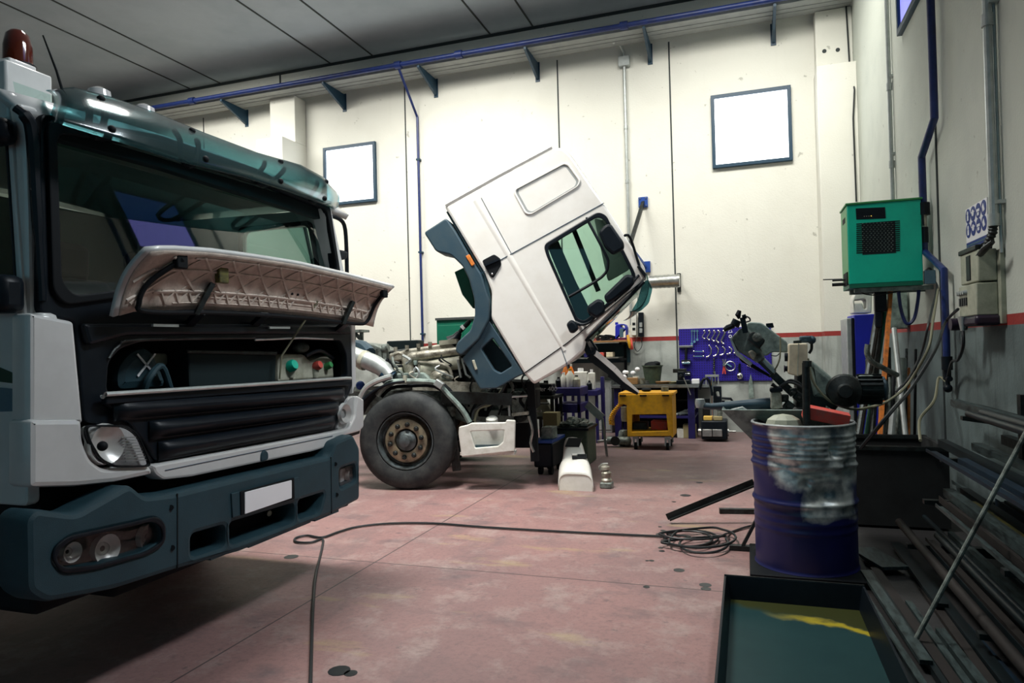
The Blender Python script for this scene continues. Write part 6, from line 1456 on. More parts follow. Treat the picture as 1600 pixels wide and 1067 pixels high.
# scrap in the drum
def ds(x, y, o=0): q_ = S(x, y, Y=dc.y+o); return q_
solo(MB().box(ds(1290, 649, -.02), (.26, .10, .075), Matrix.Rotation(.22, 3, 'Y') @ Matrix.Rotation(.1, 3, 'X')), 'red_box_section', 'red', 'short red painted steel piece sticking out of the drum', 'metal offcut', bevel=.004)
post = MB().tube([(ds(1259, 566, -.1).x, dc.y-.1, ds(1259, 566).z), (ds(1259, 660, -.1).x, dc.y-.1, DT)], .022, 14).cyl((ds(1259, 566).x-.0, dc.y-.1, ds(1259, 572).z), (ds(1259, 566).x, dc.y-.1, ds(1259, 563).z), .026)
solo(post, 'drum_pipe', 'dark_steel', 'dark thick pipe standing upright in the oil drum', 'pipe')
m = MB().sphere(ds(1224, 664, -.05), .10, (1.1, .8, .7), 9, 6); solo(m, 'stone', 'panel_beige', 'greenish rounded lump in drum behind the near rim', 'lump', smooth=0)
offc = ['first', 'second']
for i in range(16):
    a_ = random.uniform(0, 6.28); r_ = random.uniform(0, .2); p = V((dc.x+math.cos(a_)*r_, dc.y+math.sin(a_)*r_, DT+random.uniform(.05, .24)))
    solo(MB().box(p, (random.uniform(.04, .09), random.uniform(.04, .2), random.uniform(.03, .06)), Matrix.Rotation(a_, 3, 'Z') @ Matrix.Rotation(random.uniform(-.6, .6), 3, 'X')), 'metal_offcut', 'dark_steel', 'dark metal offcut heaped inside the oil drum', 'metal offcut', 'offcuts heaped in the oil drum')
# bandsaw --------------------------------------------------------------
YSW = 4.95
W_ = thing('bandsaw', 'grey-green metal-cutting band saw with raised bow behind the oil drum', 'band saw', (S(1240, 700, Y=YSW).x, YSW+.1, 0))
g = lambda x, y, o=0: S(x, y, Y=YSW+o)
def sw(L, o, t, name, mat, r=.015, bev=.008, **k):
    m = MB(); m.plY(L, YSW+o, t, r=r, bev=bev, **k); return m.build(name, mat, W_)
sw([(1164, 508), (1171, 503), (1190, 504), (1215, 523), (1230, 534), (1231, 551), (1207, 550), (1196, 557), (1180, 545), (1166, 530)], .0, .10, 'upper_wheel_cover', 'saw_paint')
sw([(1143, 527), (1156, 513), (1166, 510), (1180, 525), (1196, 560), (1186, 569), (1175, 562), (1152, 548)], -.06, .12, 'blade_guard', 'grimy_metal', bev=.012)
sw([(1143, 527), (1152, 549), (1176, 568), (1172, 572), (1150, 555), (1140, 529)], -.07, .13, 'guard_edge', 'galvanised', r=.005, bev=.004)
sw([(1150, 552), (1206, 587), (1203, 590), (1158, 565)], .03, .02, 'guard_shadow_plate', 'black_matt', r=.003, bev=.003)
sw([(1171, 521), (1178, 517), (1196, 531), (1194, 536), (1186, 546), (1168, 531)], -.13, .09, 'wheel_hub_box', 'dark_steel')
MB().lathe([(.03, 0), (.03, .03), (.012, .04)], g(1183, 527, -.13), (0, -1, 0), 18).build('pulley', 'grimy_metal', W_)
sw([(1168, 550), (1175, 546), (1183, 553), (1177, 563)], -.12, .06, 'guide_block', 'cast_alloy')
sw([(1186, 559), (1192, 556), (1214, 578), (1209, 587), (1203, 584)], -.04, .08, 'saw_arm', 'galvanised')
MB().bar(g(1186, 565, -.06), g(1208, 586, -.06), .04, .02).build('blade_guide', 'dark_steel', W_)
MB().bar(g(1206, 583), g(1240, 616), .035, .05).build('lower_arm', 'dark_steel', W_)
MB().tube([g(1162, 513, -.05), g(1160, 500, -.05), g(1162, 494, -.05), g(1170, 496, -.05), g(1172, 501, -.05), g(1166, 503, -.05)], .006, 6, 3).build('cable_loop', 'cable', W_)
MB().bar(g(1165, 520, -.08), g(1160, 496, -.08), .03, .035).bar(g(1160, 496, -.08), g(1166, 494, -.08), .03, .03).build('grip_post', 'black_plastic', W_)
MB().tube([g(1155, 498, -.08), g(1153, 492, -.08), g(1155.5, 485, -.08)], [.008, .02, .013], 10).build('handle', 'black_matt', W_)
MB().cyl(g(1152, 500, -.08), g(1148, 508, -.08), .03).cyl(g(1156, 508, -.08), g(1145, 504, -.08), .022).build('tension_knob', 'black_plastic', W_)
MB().tube([g(1147, 508, -.08), g(1137, 512, -.08), g(1131, 516, -.08)], [.018, .02, .014], 8).build('tension_screw', 'black_plastic', W_)
MB().bar(g(1197, 509, .05), g(1206, 508, .05), .03, .03).bar(g(1205, 505, .05), g(1207, 512, .05), .04, .02).build('limit_stop', 'black_plastic', W_)
MB().tube([g(1219, 526, -.05), g(1219, 555, -.05), g(1215, 570, -.05), g(1210, 578, -.05)], .006, 6, 3).build('lead', 'pale_cable', W_)
MB().tube([g(1204, 555, -.05), g(1213, 556, -.05), g(1218, 552, -.05)], .004, 6, 3).build('thin_lead', 'cable', W_)
# column, control box
sw([(1245, 558), (1258, 555), (1275, 572), (1310, 600), (1318, 625), (1300, 650), (1258, 650), (1242, 640)], .10, .22, 'swivel_column', 'dark_steel', bev=.03)
sw([(1262, 562), (1272, 566), (1310, 598), (1300, 625), (1272, 620)], .05, .12, 'gearbox_neck', 'saw_paint', bev=.03)
cbx = sw([(1232, 537), (1262, 536), (1262, 583), (1246, 588), (1231, 584)], -.10, .09, 'control_box', 'cream', bev=.008)
sub(MB().bar(g(1248, 537, -.105), g(1246, 587, -.105), .008, .008), 'box_seam', 'milky_plastic', cbx)
for (x, y, r_) in [(1229, 558, .028), (1228, 576, .018)]:
    sub(MB().cyl(g(x+4, y, -.06), g(x-3, y, -.06), r_), 'switch', 'black_plastic', cbx)
sub(MB().cyl(g(1225, 576, -.06), g(1226.5, 576, -.06), .024), 'red_button', 'purple', cbx)
sub(MB().bar(g(1240, 536, -.06), g(1252, 535, -.06), .04, .03), 'hinge', 'dark_steel', cbx)
MB().box(g(1258, 530, -.0), (.07, .07, .045)).sphere(g(1268, 531), .028).build('small_motor', 'fender_plastic', W_, bevel=.01)
MB().tube([g(1268, 534), g(1268, 545), g(1264, 552)], .010, 6, 3).build('motor_lead', 'cable', W_)
MB().bar(g(1247, 585, -.02), g(1262, 585, -.02), .05, .03).build('box_bracket', 'dark_steel', W_)
# drive motor with fins
mc = g(1332, 612, .05)
MB().lathe([(.10, 0), (.11, .03), (.10, .06), (.05, .08), (.04, .11), (.001, .112)], g(1318, 610, .0), (0, -1, 0), 24).build('gear_cover', 'dark_steel', W_)
MB().sphere(g(1322, 600, .02), .055).build('gear_boss', 'grimy_metal', W_)
MB().lathe([(.07, 0), (.085, .01), (.085, .15), (.07, .16)], g(1337, 608, .05), (1, 0, 0), 24).build('drive_motor', 'dark_steel', W_)
m = MB()
for k in range(18):
    th = 2*PI*k/18; c_ = g(1337, 608, .05)+V((.08, math.cos(th)*.09, math.sin(th)*.09)); m.box(c_, (.14, .02, .004), Matrix.Rotation(th, 3, 'X'))
m.build('cooling_fin', 'dark_steel', W_)
MB().box(g(1352, 590, .05), (.09, .09, .035)).build('terminal_box', 'grimy_metal', W_, bevel=.012)
MB().lathe([(.078, 0), (.078, .04), (.04, .06)], g(1371, 607, .05), (1, 0, 0), 20).build('fan_cover', 'fender_plastic', W_)
# vice, roller bar, bed and pan
MB().bb(g(1200, 640).x, YSW-.05, g(1200, 655).z, g(1300, 640).x, YSW+.4, g(1200, 638).z).build('saw_bed', 'dark_steel', W_, bevel=.01)
MB().tube([g(1092, 632), g(1100, 634), g(1112, 635), g(1204, 630)], [.018, .022, .022, .04], 12).build('work_stop_bar', 'fender_plastic', W_)
MB().lathe([(.03, -.03), (.035, 0), (.03, .03)], g(1094, 630), (0, 0, 1), 12).build('stop_knob', 'galvanised', W_)
sw([(1116, 640), (1204, 628), (1205, 643), (1150, 644)], .1, .03, 'feed_table', 'saw_paint')
vb_ = sw([(1205, 612), (1221, 612), (1222, 638), (1204, 640)], -.12, .08, 'vice_jaw', 'cast_alloy')
sw([(1203, 606), (1222, 604), (1224, 612), (1203, 614)], -.13, .1, 'vice_top', 'black_plastic')
MB().tube([g(1206, 600, -.12), g(1212, 604, -.12), g(1222, 610, -.12)], [.014, .009, .008], 8).build('vice_handle', 'black_matt', W_)
MB().tube([g(1218, 604, -.1), g(1232, 597, -.1), g(1245, 600, -.1), g(1254, 606, -.1)], .010, 8, 4).tube([g(1218, 606, -.1), g(1232, 594, -.1), g(1246, 596, -.1), g(1254, 603, -.1)], .006, 8, 4).build('coolant_hose', 'cable', W_)
for (x, y, s_) in [(1215, 628, .05), (1226, 622, .05), (1232, 634, .06), (1240, 612, .05), (1248, 620, .06), (1222, 645, .07), (1205, 650, .07)]:
    MB().box(g(x, y, -.03), (s_, s_, s_), Matrix.Rotation(x*.1, 3, 'Y')).cyl(g(x-4, y, -.06), g(x+4, y+3, -.06), .012).build('vice_part', 'dark_steel', W_, bevel=.008)
sw([(1224, 630), (1235, 628), (1240, 645), (1226, 645)], .15, .05, 'swivel_plate', 'white_plastic')
# pan: folded sheet
p1, p2, p3, p4 = g(1130, 641, -.22), g(1185, 641, -.22), g(1185, 700, -.05), g(1183, 694, .0)
PB = [g(1128, 640, -.25), V((g(1300, 640, -.25).x, YSW-.25, g(1128, 640, -.25).z)), V((g(1300, 640, -.25).x, YSW+.45, g(1128, 640, -.25).z)), V((g(1128, 640, -.25).x, YSW+.45, g(1128, 640, -.25).z))]
zl_ = g(1182, 694, .0).z; xl_ = g(1184, 694).x
PL = [V((xl_, YSW-.05, zl_)), V((PB[1].x-.05, YSW-.05, zl_)), V((PB[1].x-.05, YSW+.25, zl_)), V((xl_, YSW+.25, zl_))]
m = MB(); vt_ = [m.bm.verts.new(p) for p in PB+PL]
for f_ in ((0, 1, 5, 4), (1, 2, 6, 5), (2, 3, 7, 6), (3, 0, 4, 7), (4, 5, 6, 7)): m._f([vt_[i] for i in f_])
m.build('coolant_pan', 'saw_paint', W_, solid=.006, smooth=0)
for (x, y) in ((xl_+.01, YSW-.02), (PB[1].x-.1, YSW-.02), (xl_+.01, YSW+.22), (PB[1].x-.1, YSW+.22)): MB().bb(x-.02, y-.02, 0, x+.02, y+.02, zl_+.1).build('leg', 'saw_paint', W_)
MB().bar((xl_+.01, YSW-.02, .28), (xl_-.12, YSW-.02, .02), .04, .02).bar((xl_-.2, YSW-.02, .02), (xl_+.1, YSW-.02, .02), .05, .03).build('foot_brace', 'dark_steel', W_)
# scrap and rags lying in the pan
for i, (L, mt, lb) in enumerate([([(1142, 640), (1160, 636), (1168, 641), (1150, 646)], 'galvanised', 'bright tapered offcut on the left edge of the saw pan'), ([(1165, 647), (1190, 642), (1193, 649), (1172, 651)], 'steel', 'bright flat bar piece lying in the saw pan')]):
    m = MB(); m.plY(L, YSW-.15+.1*i, .06, r=.003, bev=.003); solo(m, 'metal_offcut', mt, lb, 'metal offcut')
# blue cabinet with white top unit behind
YC = 7.9
a = S(1332, 495, Y=YC); b = S(1369, 491, Y=YC); z0 = 0
t = thing('blue_locker', 'tall narrow bright blue cabinet below the green box', 'cabinet', ((a.x+b.x)/2, YC+.25, 0))
xm = S(1334, 495, Y=YC).x
MB().bb(xm, YC, .05, b.x, YC+.5, S(1350, 491, Y=YC).z).build('body', 'cabinet_blue', t, bevel=.01)
xs = S(1323, 500, Y=YC).x
MB().bb(xs, YC+.02, .05, xm-.02, YC+.5, S(1328, 497, Y=YC).z).build('side_channel', 'galvanised', t, bevel=.006)
MB().bb(xm-.02, YC-.005, .05, xm, YC+.02, S(1328, 497, Y=YC).z).build('channel_gap', 'black_matt', t)
MB().bb(xs, YC+.05, 0, b.x, YC+.45, .05).build('plinth', 'black_matt', t)
zl0 = S(1350, 491, Y=YC).z
m = MB(); m.plY([(1333, 490), (1333, 466), (1338, 456), (1352, 452), (1363, 456), (1362, 489)], YC+.08, .25, holes=[[(1334.5, 469), (1352, 467), (1354, 471), (1354, 482), (1350, 483), (1347, 473), (1334.5, 474)]], r=.02, bev=.012)
solo(m, 'white_container', 'white_plastic', 'white jug-like container standing on the blue cabinet', 'container')
# steel upright against the wall between
a = S(1287, 380, Y=YW-.1); b = S(1287, 560, Y=YW-.1)
solo(MB().bb(a.x-.045, YW-.09, 0, a.x+.045, YW-.005, a.z), 'steel_upright', 'frame_blue', 'tall dark steel channel standing against the back wall left of green box', 'steel bar')
# leaning stock in the corner behind the saw: individual rods
rods = [((1392, 447, 7.3), (1372, 715, 6.6), .030, 'orange', 'orange painted flat bar leaning under the green box'),
        ((1378, 450, 7.4), (1345, 660, 6.8), .032, 'dark_steel', 'thick dark tube leaning left of the orange bar'),
        ((1386, 470, 7.5), (1352, 690, 6.8), .022, 'dark_green', 'dark green tube between the orange bar and the thick tube'),
        ((1397, 513, 7.0), (1416, 690, 6.5), .022, 'galvanised', 'bright grey round tube leaning the opposite way beside orange bar'),
        ((1404, 560, 7.3), (1402, 700, 6.9), .020, 'grimy_metal', 'short grimy tube right behind the bright grey tube'),
        ((1412, 560, 7.2), (1408, 700, 6.9), .024, 'saw_paint', 'short square green-grey tube rightmost in the leaning stock'),
        ((1366, 560, 7.2), (1358, 700, 6.8), .018, 'saw_paint', 'thin greenish rod leftmost in the leaning stock'),
        ((1384, 560, 7.0), (1380, 705, 6.8), .024, 'dark_steel', 'dark round bar standing just right of orange bar'),
        ((1390, 590, 6.9), (1386, 705, 6.7), .018, 'grimy_metal', 'grimy thin rod low between orange bar and grey tube'),
        ((1375, 480, 7.45), (1366, 620, 7.0), .028, 'dark_steel', 'dark pipe tucked behind the orange bar'),
        ((1396, 640, 6.6), (1390, 705, 6.5), .026, 'galvanised', 'short stubby galvanised pipe at the foot of leaning stock'),
        ((1420, 575, 7.2), (1420, 690, 6.9), .012, 'rust' if False else 'orange', 'thin rusty rod at the right of the leaning stock')]
for (A_, B_, r_, mt, lb) in rods:
    p = S(A_[0], A_[1], Y=A_[2]); q_ = S(B_[0], B_[1], Y=B_[2]); d = q_-p
    k = (p.z-.02)/(p.z-q_.z); e_ = p+d*k     # runs on down to the floor
    e_.x = min(e_.x, XW-.06)
    m = MB()
    if mt == 'orange' and r_ > .02: m.bar(p, e_, .03, .065, (0, 1, 0))
    elif 'square' in lb: m.bar(p, e_, .045, .045)
    else: m.tube([p, e_], r_, 10)
    solo(m, 'leaning_rod', mt, lb, 'metal rod', 'metal stock leaning in the corner')
solo(MB().tube([S(1356, 538, Y=6.2), S(1355, 552, Y=6.2), S(1362, 565, Y=6.2), S(1380, 575, Y=6.3), S(1402, 586, Y=6.4)], .022, 10, 4), 'bent_tube', 'grimy_metal', 'bent grimy tube hooking out over the leaning stock', 'tube')
for i in range(12):
    x_ = 1358+i*5.6; xt_ = x_+random.uniform(-4, 14); yt_ = random.uniform(540, 620); p = S(xt_, yt_, Y=7.3+random.uniform(-.2, .2)); q_ = V((S(x_, 700, Y=6.9).x, 6.8+random.uniform(-.1, .1), .02)); q_.x = min(q_.x, XW-.08); p.x = min(p.x, XW-.05)
    solo(MB().tube([p, q_], random.choice([.012, .016, .022]), 8), 'leaning_rod', random.choice(['dark_steel', 'black_matt', 'rack_light', 'dark_steel']), 'short dark rod in the crowd behind the orange bar and grey tube', 'metal rod', 'short dark rods leaning in the corner')
# scrap crate holding their feet
a = S(1335, 700, Y=5.9); 
t = thing('scrap_crate', 'dark steel crate at the foot of the leaning stock behind the drum', 'crate', (1.05, 6.2, 0))
zc_ = S(1370, 697, Y=5.75).z; x0 = S(1333, 700, Y=5.75).x; x1 = XW-.25
MB().bb(x0, 5.75, .02, x1, 5.78, zc_).bb(x0, 6.45, .02, x1, 6.48, zc_).bb(x0, 5.78, .02, x0+.03, 6.45, zc_).bb(x1-.03, 5.78, .02, x1, 6.45, zc_).bb(x0, 5.78, .02, x1, 6.45, .05).build('body', 'ground_dark', t)
MB().bb(x0-.01, 5.74, zc_-.03, x1+.01, 5.79, zc_).build('front_rim', 'dark_steel', t)
MB().bb(x0-.01, 6.44, zc_-.03, x1+.01, 6.49, zc_).build('rear_rim', 'dark_steel', t)
# the green air dryer on its bracket
YD = 7.05
a = S(1323, 320, Y=YD); b = S(1440, 312, Y=YD); zt = (a.z+b.z)/2; zb4 = (S(1327, 443, Y=YD).z+S(1442, 440, Y=YD).z)/2
x0 = S(1325, 380, Y=YD).x; x1 = S(1441, 380, Y=YD).x; dep = .42
G = thing('air_dryer', 'teal green metal air dryer box with black grille on right wall', 'air dryer', ((x0+x1)/2, YD+dep/2, zb4))
MB().bb(x0, YD, zb4, x1, YD+dep, zt).build('casing', 'teal_green', G, bevel=.006)
MB().bb(x0-.002, YD+.01, zb4+.01, x0-.0005, YD+dep, zt-.01).build('side_panel', 'leaf_green', G)
MB().bb(x0-.012, YD-.012, zt, x1+.012, YD+dep+.01, zt+.018).build('lid', 'leaf_green', G, bevel=.004)
MB().bb(x0, YD+.003, zb4-.035, x1, YD+dep, zb4).build('base_rail', 'dark_green', G)
d4 = lambda x, y, o: S(x, y, Y=YD-o)
cp = MB(); cp.plY([(1337, 325.5), (1383, 323.5), (1384, 341), (1338, 343)], YD-.004, .006, r=.004, bev=.002); cp = cp.build('display_panel', 'black_plastic', G)
M('led_amber', (.3, .25, .05), .4, emit=(.9, .6, .1), estr=1.5)
for i in range(4):
    p = d4(1350.5+i*3.6, 338-i*.2, .006); sub(MB().box(p, (.007, .004, .005)), 'indicator_led', 'led_amber' if i == 3 else 'panel_beige', cp)
for i in range(15):
    y = 348+i*3.25; a_ = d4(1338, y+.7, .002); b_ = d4(1406, y-1.5, .002)
    MB().box(((a_.x+b_.x)/2, YD-.001, (a_.z+b_.z)/2), (b_.x-a_.x, .006, .009)).build('louvre_slot', 'black_matt', G)
a_ = d4(1346, 347, 0); b_ = d4(1400, 395, 0)
gb = MB().bb(a_.x, YD-.0025, b_.z, b_.x, YD+.002, a_.z-.01).build('fan_grille', 'interior_dark', G)
m = MB()
for i in range(9):
    for k in range(15):
        p = d4(1348+i*5.6+(k % 2)*2.2, 349+k*3.15-i*.15, .004); m.box(p, (.010, .003, .004))
sub(m, 'grille_mesh', 'saw_paint', gb)
MB().bb(x0-.004, YD+.12, zt-.14, x0, YD+.30, zt-.09).build('side_slot', 'black_matt', G)
MB().cyl((x0-.12, YD+.2, zb4+.06), (x0+.02, YD+.2, zb4+.06), .010).cyl((x0-.12, YD+.22, zb4+.02), (x0+.02, YD+.22, zb4+.02), .016).build('inlet_stub', 'cable', G)
MB().bb(x0-.01, YD+.05, zb4, x0+.0, YD+.3, zb4+.12).build('side_notch', 'black_matt', G)
t = thing('wall_bracket', 'grey-blue steel bracket carrying the green air dryer on right wall', 'bracket', (XW, YD+.2, zb4-.1))
MB().bb(x0+.05, YD+.06, zb4-.075, XW-.005, YD+.10, zb4-.037).bb(x0+.05, YD+.36, zb4-.075, XW-.005, YD+.40, zb4-.037).build('arm', 'saw_paint', t)
MB().bb(x1+.01, YD-.02, zb4-.03, XW-.005, YD+.04, zb4+.09).build('side_plate', 'decal_blue', t)
wire('dryer_cable', 'thin black cable sagging right under the green air dryer', [S(1341, 449, Y=YD+.1), S(1348, 458, Y=YD+.1), S(1365, 461, Y=YD+.1), S(1390, 458, Y=YD+.1), S(1413, 452, Y=YD+.1), S(1422, 448, Y=YD+.1)], .006)
wire('long_rod_cable', 'thin dark horizontal rod reaching left from the green air dryer', [S(1286, 437, Y=YD+.22), S(1316, 436, Y=YD+.22)], .006)
wire('dryer_feed_cable', 'black cable arching right of green air dryer down to the saw', [S(1444, 425, Y=YD+.0), S(1452, 419, Y=YD+.0), S(1460, 430, Y=YD), S(1464, 448, Y=YD-.1), S(1452, 500, X=1.35), S(1440, 550, X=1.3), S(1420, 590, X=1.2), S(1400, 612, X=1.1)], .009)
# black hanging device beside the orange bar
p = S(1375, 465, Y=7.2); solo(MB().box(p, (.10, .08, .26)).cyl(p+V((-.08, 0, .16)), p+V((.06, 0, .2)), .03).box(p-V((0.02, 0, .2)), (.06, .06, .16)), 'hanging_gun', 'black_plastic', 'black tool hanging just left of the orange bar under green box', 'air tool', bevel=.01)
a = S(1397, 450, X=XW-.2); b = S(1410, 512, X=XW-.2)
solo(MB().bb(XW-.22, S(1403, 480, X=XW-.1).y-.06, b.z, XW-.02, S(1403, 480, X=XW-.1).y+.12, a.z), 'wall_box', 'saw_paint', 'grey-green box on right wall below the green air dryer', 'box', bevel=.01)
# ---------------- steel rack along the right wall
t = thing('cantilever_rack', 'dark steel cantilever rack fixed along the right wall', 'rack', (XW-.3, 3.6, 0))
for y in (2.2, 3.5, 4.9):
    MB().bb(XW-.08, y-.03, 0, XW-.01, y+.03, 1.05).build('upright', 'dark_steel', t)
    for z, l in ((.12, .62), (.40, .52), (.66, .42), (.92, .30)): MB().prism([(XW-.08, y-.025, z), (XW-.08-l, y-.025, z-.0), (XW-.08-l, y-.025, z-.025), (XW-.08, y-.025, z-.07)], (0, .05, 0)).build('arm', 'dark_steel', t)
MB().bb(XW-.06, 1.3, .70, XW-.01, 5.3, .76).build('back_rail', 'dark_steel', t)
levels = [(.92, .30), (.66, .42), (.40, .52), (.12, .62)]
M('rack_rust', (.018, .014, .012), .7, .2, dirt=(.01, .008, .007), scale=9, amt=.9)
words = {'rack_steel': 'dark', 'rack_light': 'pale worn', 'rack_blue': 'bluish', 'rack_yellow': 'yellow-stained', 'rack_rust': 'rusty'}
lev = ['top', 'second', 'third', 'lowest']
for li, (z, l) in enumerate(levels):
    x = XW-.12; i = 0
    while x > XW-.08-l+.03:
        w = random.choice([.03, .04, .05, .06]); h = random.choice([.02, .03, .04, .05]); y0 = random.uniform(.6, 1.9); y1 = random.uniform(4.4, 5.6)+(0.25 if li == 0 else 0)
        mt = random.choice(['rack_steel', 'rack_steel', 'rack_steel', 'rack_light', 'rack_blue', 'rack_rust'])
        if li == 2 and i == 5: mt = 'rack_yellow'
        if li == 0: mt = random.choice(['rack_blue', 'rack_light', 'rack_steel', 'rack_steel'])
        k = random.random()
        m = MB()
        if k < .4: m.bb(x-w, y0, z, x, y1, z+h)
        elif k < .7: m.prism([(x-w, y0, z), (x, y0, z), (x, y0, z+.005), (x-w+.005, y0, z+.005), (x-w+.005, y0, z+h), (x-w, y0, z+h)], (0, y1-y0, 0))
        else: m.cyl((x-w/2, y0, z+w/2+.001), (x-w/2, y1, z+w/2+.001), w/2, n=12)
        solo(m, 'steel_bar', mt, '%s steel stock lengths lying on the %s arm level of the wall rack' % (words[mt], lev[li]), 'steel bar', '%s stock on the %s rack level' % (words[mt], lev[li]))
        x -= w+random.uniform(.004, .012); i += 1
# profiles stacked on the floor beside the rack
for i in range(12):
    x = .50+.05*i+random.uniform(-.01, .01); y1 = random.uniform(3.6, 4.7); y0 = random.uniform(1.2, 2.2)
    an = random.uniform(-.05, .05)-.10*(1 if i < 5 else 0)
    w = random.choice([.03, .04, .05]); h = random.choice([.02, .035])
    mt = random.choice(['rack_steel', 'rack_steel', 'rack_rust', 'rack_light', 'rack_blue'])
    solo(MB().bar((x-an, y0, h/2+.001), (x+an, y1, h/2+.001), w, h), 'floor_bar', mt, '%s flat bars lying on the floor along the rack foot' % words[mt], 'steel bar', '%s bars on the floor by the rack' % words[mt])
for (A_, B_, w, mt, lb) in [((1352, 905), (1448, 1052), .05, 'rack_light', 'wide pale plank on the floor right of the tray'), ((1400, 860), (1472, 960), .06, 'rack_steel', 'broad grey offcut plank behind the long pole foot'), ((1346, 868), (1400, 900), .16, 'rack_light', 'flat greyish sheet piece lying behind the tray')]:
    a = F(*A_, .045); b = F(*B_, .045); solo(MB().bar(a, b, w, .02), 'floor_plank', mt, lb, 'plank')
for (px_, py_, w) in [((1407, 697), (1445, 722), 0), ((1413, 720), (1432, 745), 0)]: pass
for i, (A_, B_, xx, lb) in enumerate([]):
    a = S(*A_, X=xx); b = S(*B_, X=xx); solo(MB().bar(a, b, .022, .02), 'cut_end', 'white_plastic', '%s bright cut end at near tip of the stacked profiles' % lb, 'steel end')
# long green pole leaning
a = S(1602, 678, X=XW-.08); b = F(1424, 1010)
a = S(1602, 678, X=XW-.42); b = S(1426, 1008, Z=.02)
solo(MB().tube([a+(a-b)*.05, b], .011, 10), 'long_pole', 'grimy_metal', 'long thin green-grey pole leaning across the rack at far right', 'pole')
# ---------------- drip tray in the foreground
rimz = .17
TLp = S(1131, 905, Z=rimz); TRp = S(1347, 908, Z=rimz); y1 = (TLp.y+TRp.y)/2; x0 = TLp.x; x1 = TRp.x; y0 = y1-1.25; 
tray = thing('drip_tray', 'large black rectangular drip tray on floor at bottom right', 'drip tray', ((x0+x1)/2, (y0+y1)/2, 0))
w = .035; zf = .03
MB().bb(x0, y0, 0, x1, y1, zf).build('bottom', 'black_matt', tray)
MB().prism([(x0, y0, zf), (x0+.006, y0, zf), (x0+w, y0, zf), (x0+.01, y0, rimz), (x0, y0, rimz)], (0, y1-y0, 0)).build('side_wall', 'black_plastic', tray)
MB().prism([(x1, y0, zf), (x1-w, y0, zf), (x1-.01, y0, rimz), (x1, y0, rimz)], (0, y1-y0, 0)).build('side_wall', 'black_plastic', tray)
MB().prism([(x0, y1, zf), (x0, y1-w, zf), (x0, y1-.01, rimz), (x0, y1, rimz)], (x1-x0, 0, 0)).build('end_wall', 'black_plastic', tray)
MB().prism([(x0, y0, zf), (x0, y0+w, zf), (x0, y0+.01, rimz), (x0, y0, rimz)], (x1-x0, 0, 0)).build('end_wall', 'black_plastic', tray)
MB().bb(x0, y1-.006, rimz-.002, x1, y1+.004, rimz+.004).build('rim', 'dark_steel', tray)
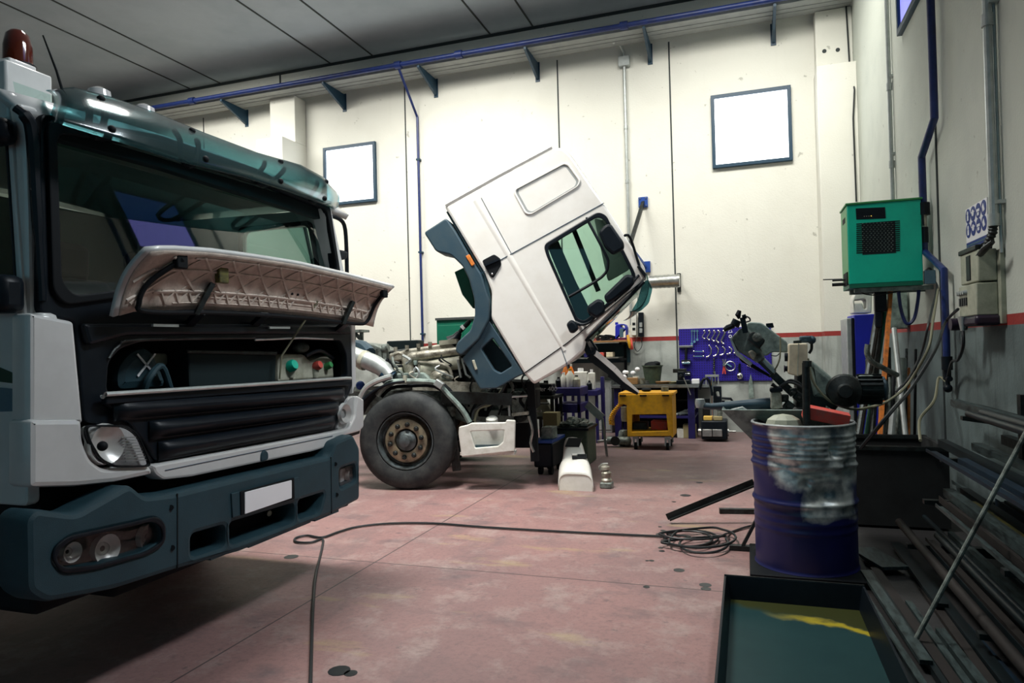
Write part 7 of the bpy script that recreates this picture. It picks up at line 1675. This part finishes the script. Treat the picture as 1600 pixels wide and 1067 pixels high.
def tm():
    m = bpy.data.materials.new('tray_liquid'); m.use_nodes = True; nt = m.node_tree; b = nt.nodes['Principled BSDF']; b.inputs['Roughness'].default_value = .5; b.inputs['Specular IOR Level'].default_value = .2
    g_ = nt.nodes.new('ShaderNodeNewGeometry'); mp = nt.nodes.new('ShaderNodeMapping'); mp.inputs['Rotation'].default_value = (0, 0, .9); mp.inputs['Location'].default_value = (.35, .1, 0); mp.inputs['Scale'].default_value = (1.0, 3.0, 1); nt.links.new(g_.outputs['Position'], mp.inputs[0])
    sx_ = nt.nodes.new('ShaderNodeSeparateXYZ'); nt.links.new(g_.outputs['Position'], sx_.inputs[0])
    n = nt.nodes.new('ShaderNodeTexNoise'); n.inputs['Scale'].default_value = 7; n.inputs['Detail'].default_value = 6; nt.links.new(g_.outputs['Position'], n.inputs[0])
    # yellow scum band: from far left to near right
    def mt(op, a, b_):
        x = nt.nodes.new('ShaderNodeMath'); x.operation = op
        for i, q_ in enumerate((a, b_)):
            if hasattr(q_, 'node'): nt.links.new(q_, x.inputs[i])
            else: x.inputs[i].default_value = q_
        return x.outputs[0]
    u_ = mt('SUBTRACT', sx_.outputs[0], (x0+x1)/2); v_ = mt('SUBTRACT', sx_.outputs[1], y1-.22)
    d_ = mt('ADD', v_, mt('MULTIPLY', u_, .30)); d_ = mt('ADD', d_, mt('MULTIPLY', mt('SUBTRACT', n.outputs['Fac'], .5), .22))
    band = mt('SUBTRACT', 1.0, mt('MULTIPLY', mt('ABSOLUTE', d_, 0), 22.0)); band = mt('MULTIPLY', mt('MAXIMUM', band, 0.0), mt('MULTIPLY', mt('MAXIMUM', mt('ADD', u_, .16), 0.0), 4.0))
    c_ = nt.nodes.new('ShaderNodeClamp'); nt.links.new(band, c_.inputs[0])
    dark = nt.nodes.new('ShaderNodeMapRange'); dark.inputs[1].default_value = .0; dark.inputs[2].default_value = .06; nt.links.new(d_, dark.inputs[0])
    base = nt.nodes.new('ShaderNodeMix'); base.data_type = 'RGBA'; nt.links.new(n.outputs['Fac'], base.inputs[0]); base.inputs[6].default_value = (.006, .03, .034, 1); base.inputs[7].default_value = (.018, .055, .055, 1)
    b2 = nt.nodes.new('ShaderNodeMix'); b2.data_type = 'RGBA'; nt.links.new(dark.outputs[0], b2.inputs[0]); nt.links.new(base.outputs[2], b2.inputs[6]); b2.inputs[7].default_value = (.03, .035, .008, 1)
    b3 = nt.nodes.new('ShaderNodeMix'); b3.data_type = 'RGBA'; nt.links.new(c_.outputs[0], b3.inputs[0]); nt.links.new(b2.outputs[2], b3.inputs[6]); b3.inputs[7].default_value = (.36, .29, .02, 1)
    nt.links.new(b3.outputs[2], b.inputs['Base Color']); MATS['tray_liquid'] = m
tm()
MB().bb(x0+w*.8, y0+w*.8, zf, x1-w*.8, y1-w*.8, zf+.025).build('liquid', 'tray_liquid', tray, label='murky teal liquid with a yellow scum patch')
# ================================================================== LIGHT
def area(name, loc, size, power, color=(1, .97, .9), aim=(0, 0, -1), sy=None, spread=180):
    l = bpy.data.lights.new(name, 'AREA'); l.energy = power; l.color = color; l.shape = 'RECTANGLE'; l.size = size; l.size_y = sy or size; l.spread = math.radians(spread)
    o = bpy.data.objects.new(name, l); COL.objects.link(o); o.location = loc
    o.rotation_euler = V(aim).to_track_quat('-Z', 'Y').to_euler(); return o
area('wall_washer', (-4.4, 8.6, ZC-.15), 3.0, 235, (1, .97, .90), (.0, .55, -1), 1.2, spread=120)
area('ceiling_light', (-2.9, 4.7, ZC-.15), 1.6, 215, (1, .97, .92), (.05, .18, -1), 1.2, spread=100)
area('wall_washer', (.0, 8.8, ZC-.15), 2.4, 145, (1, .97, .90), (.0, .55, -1), 1.2, spread=120)
area('wall_washer', (-9.5, 8.4, ZC-.15), 3.0, 270, (1, .97, .90), (0, .55, -1), 1.2, spread=130)
area('truck_front_fill', (XW-.12, 3.6, 5.6), 1.8, 125, (.90, .96, 1), (-1, -.05, -.75), 1.0, spread=110)  # unseen fill lamp added to brighten the near truck's front
w = bpy.data.worlds.new('world'); SC.world = w; w.use_nodes = True
w.node_tree.nodes['Background'].inputs[0].default_value = (.25, .6, .75, 1); w.node_tree.nodes['Background'].inputs[1].default_value = .5
SC.view_settings.view_transform = 'Standard'; SC.view_settings.look = 'None'; SC.view_settings.gamma = 1; SC.view_settings.exposure = 0.0; SC.view_settings.use_curve_mapping = False
SC.cycles.diffuse_bounces = 2; SC.cycles.max_bounces = 8; SC.cycles.transparent_max_bounces = 16
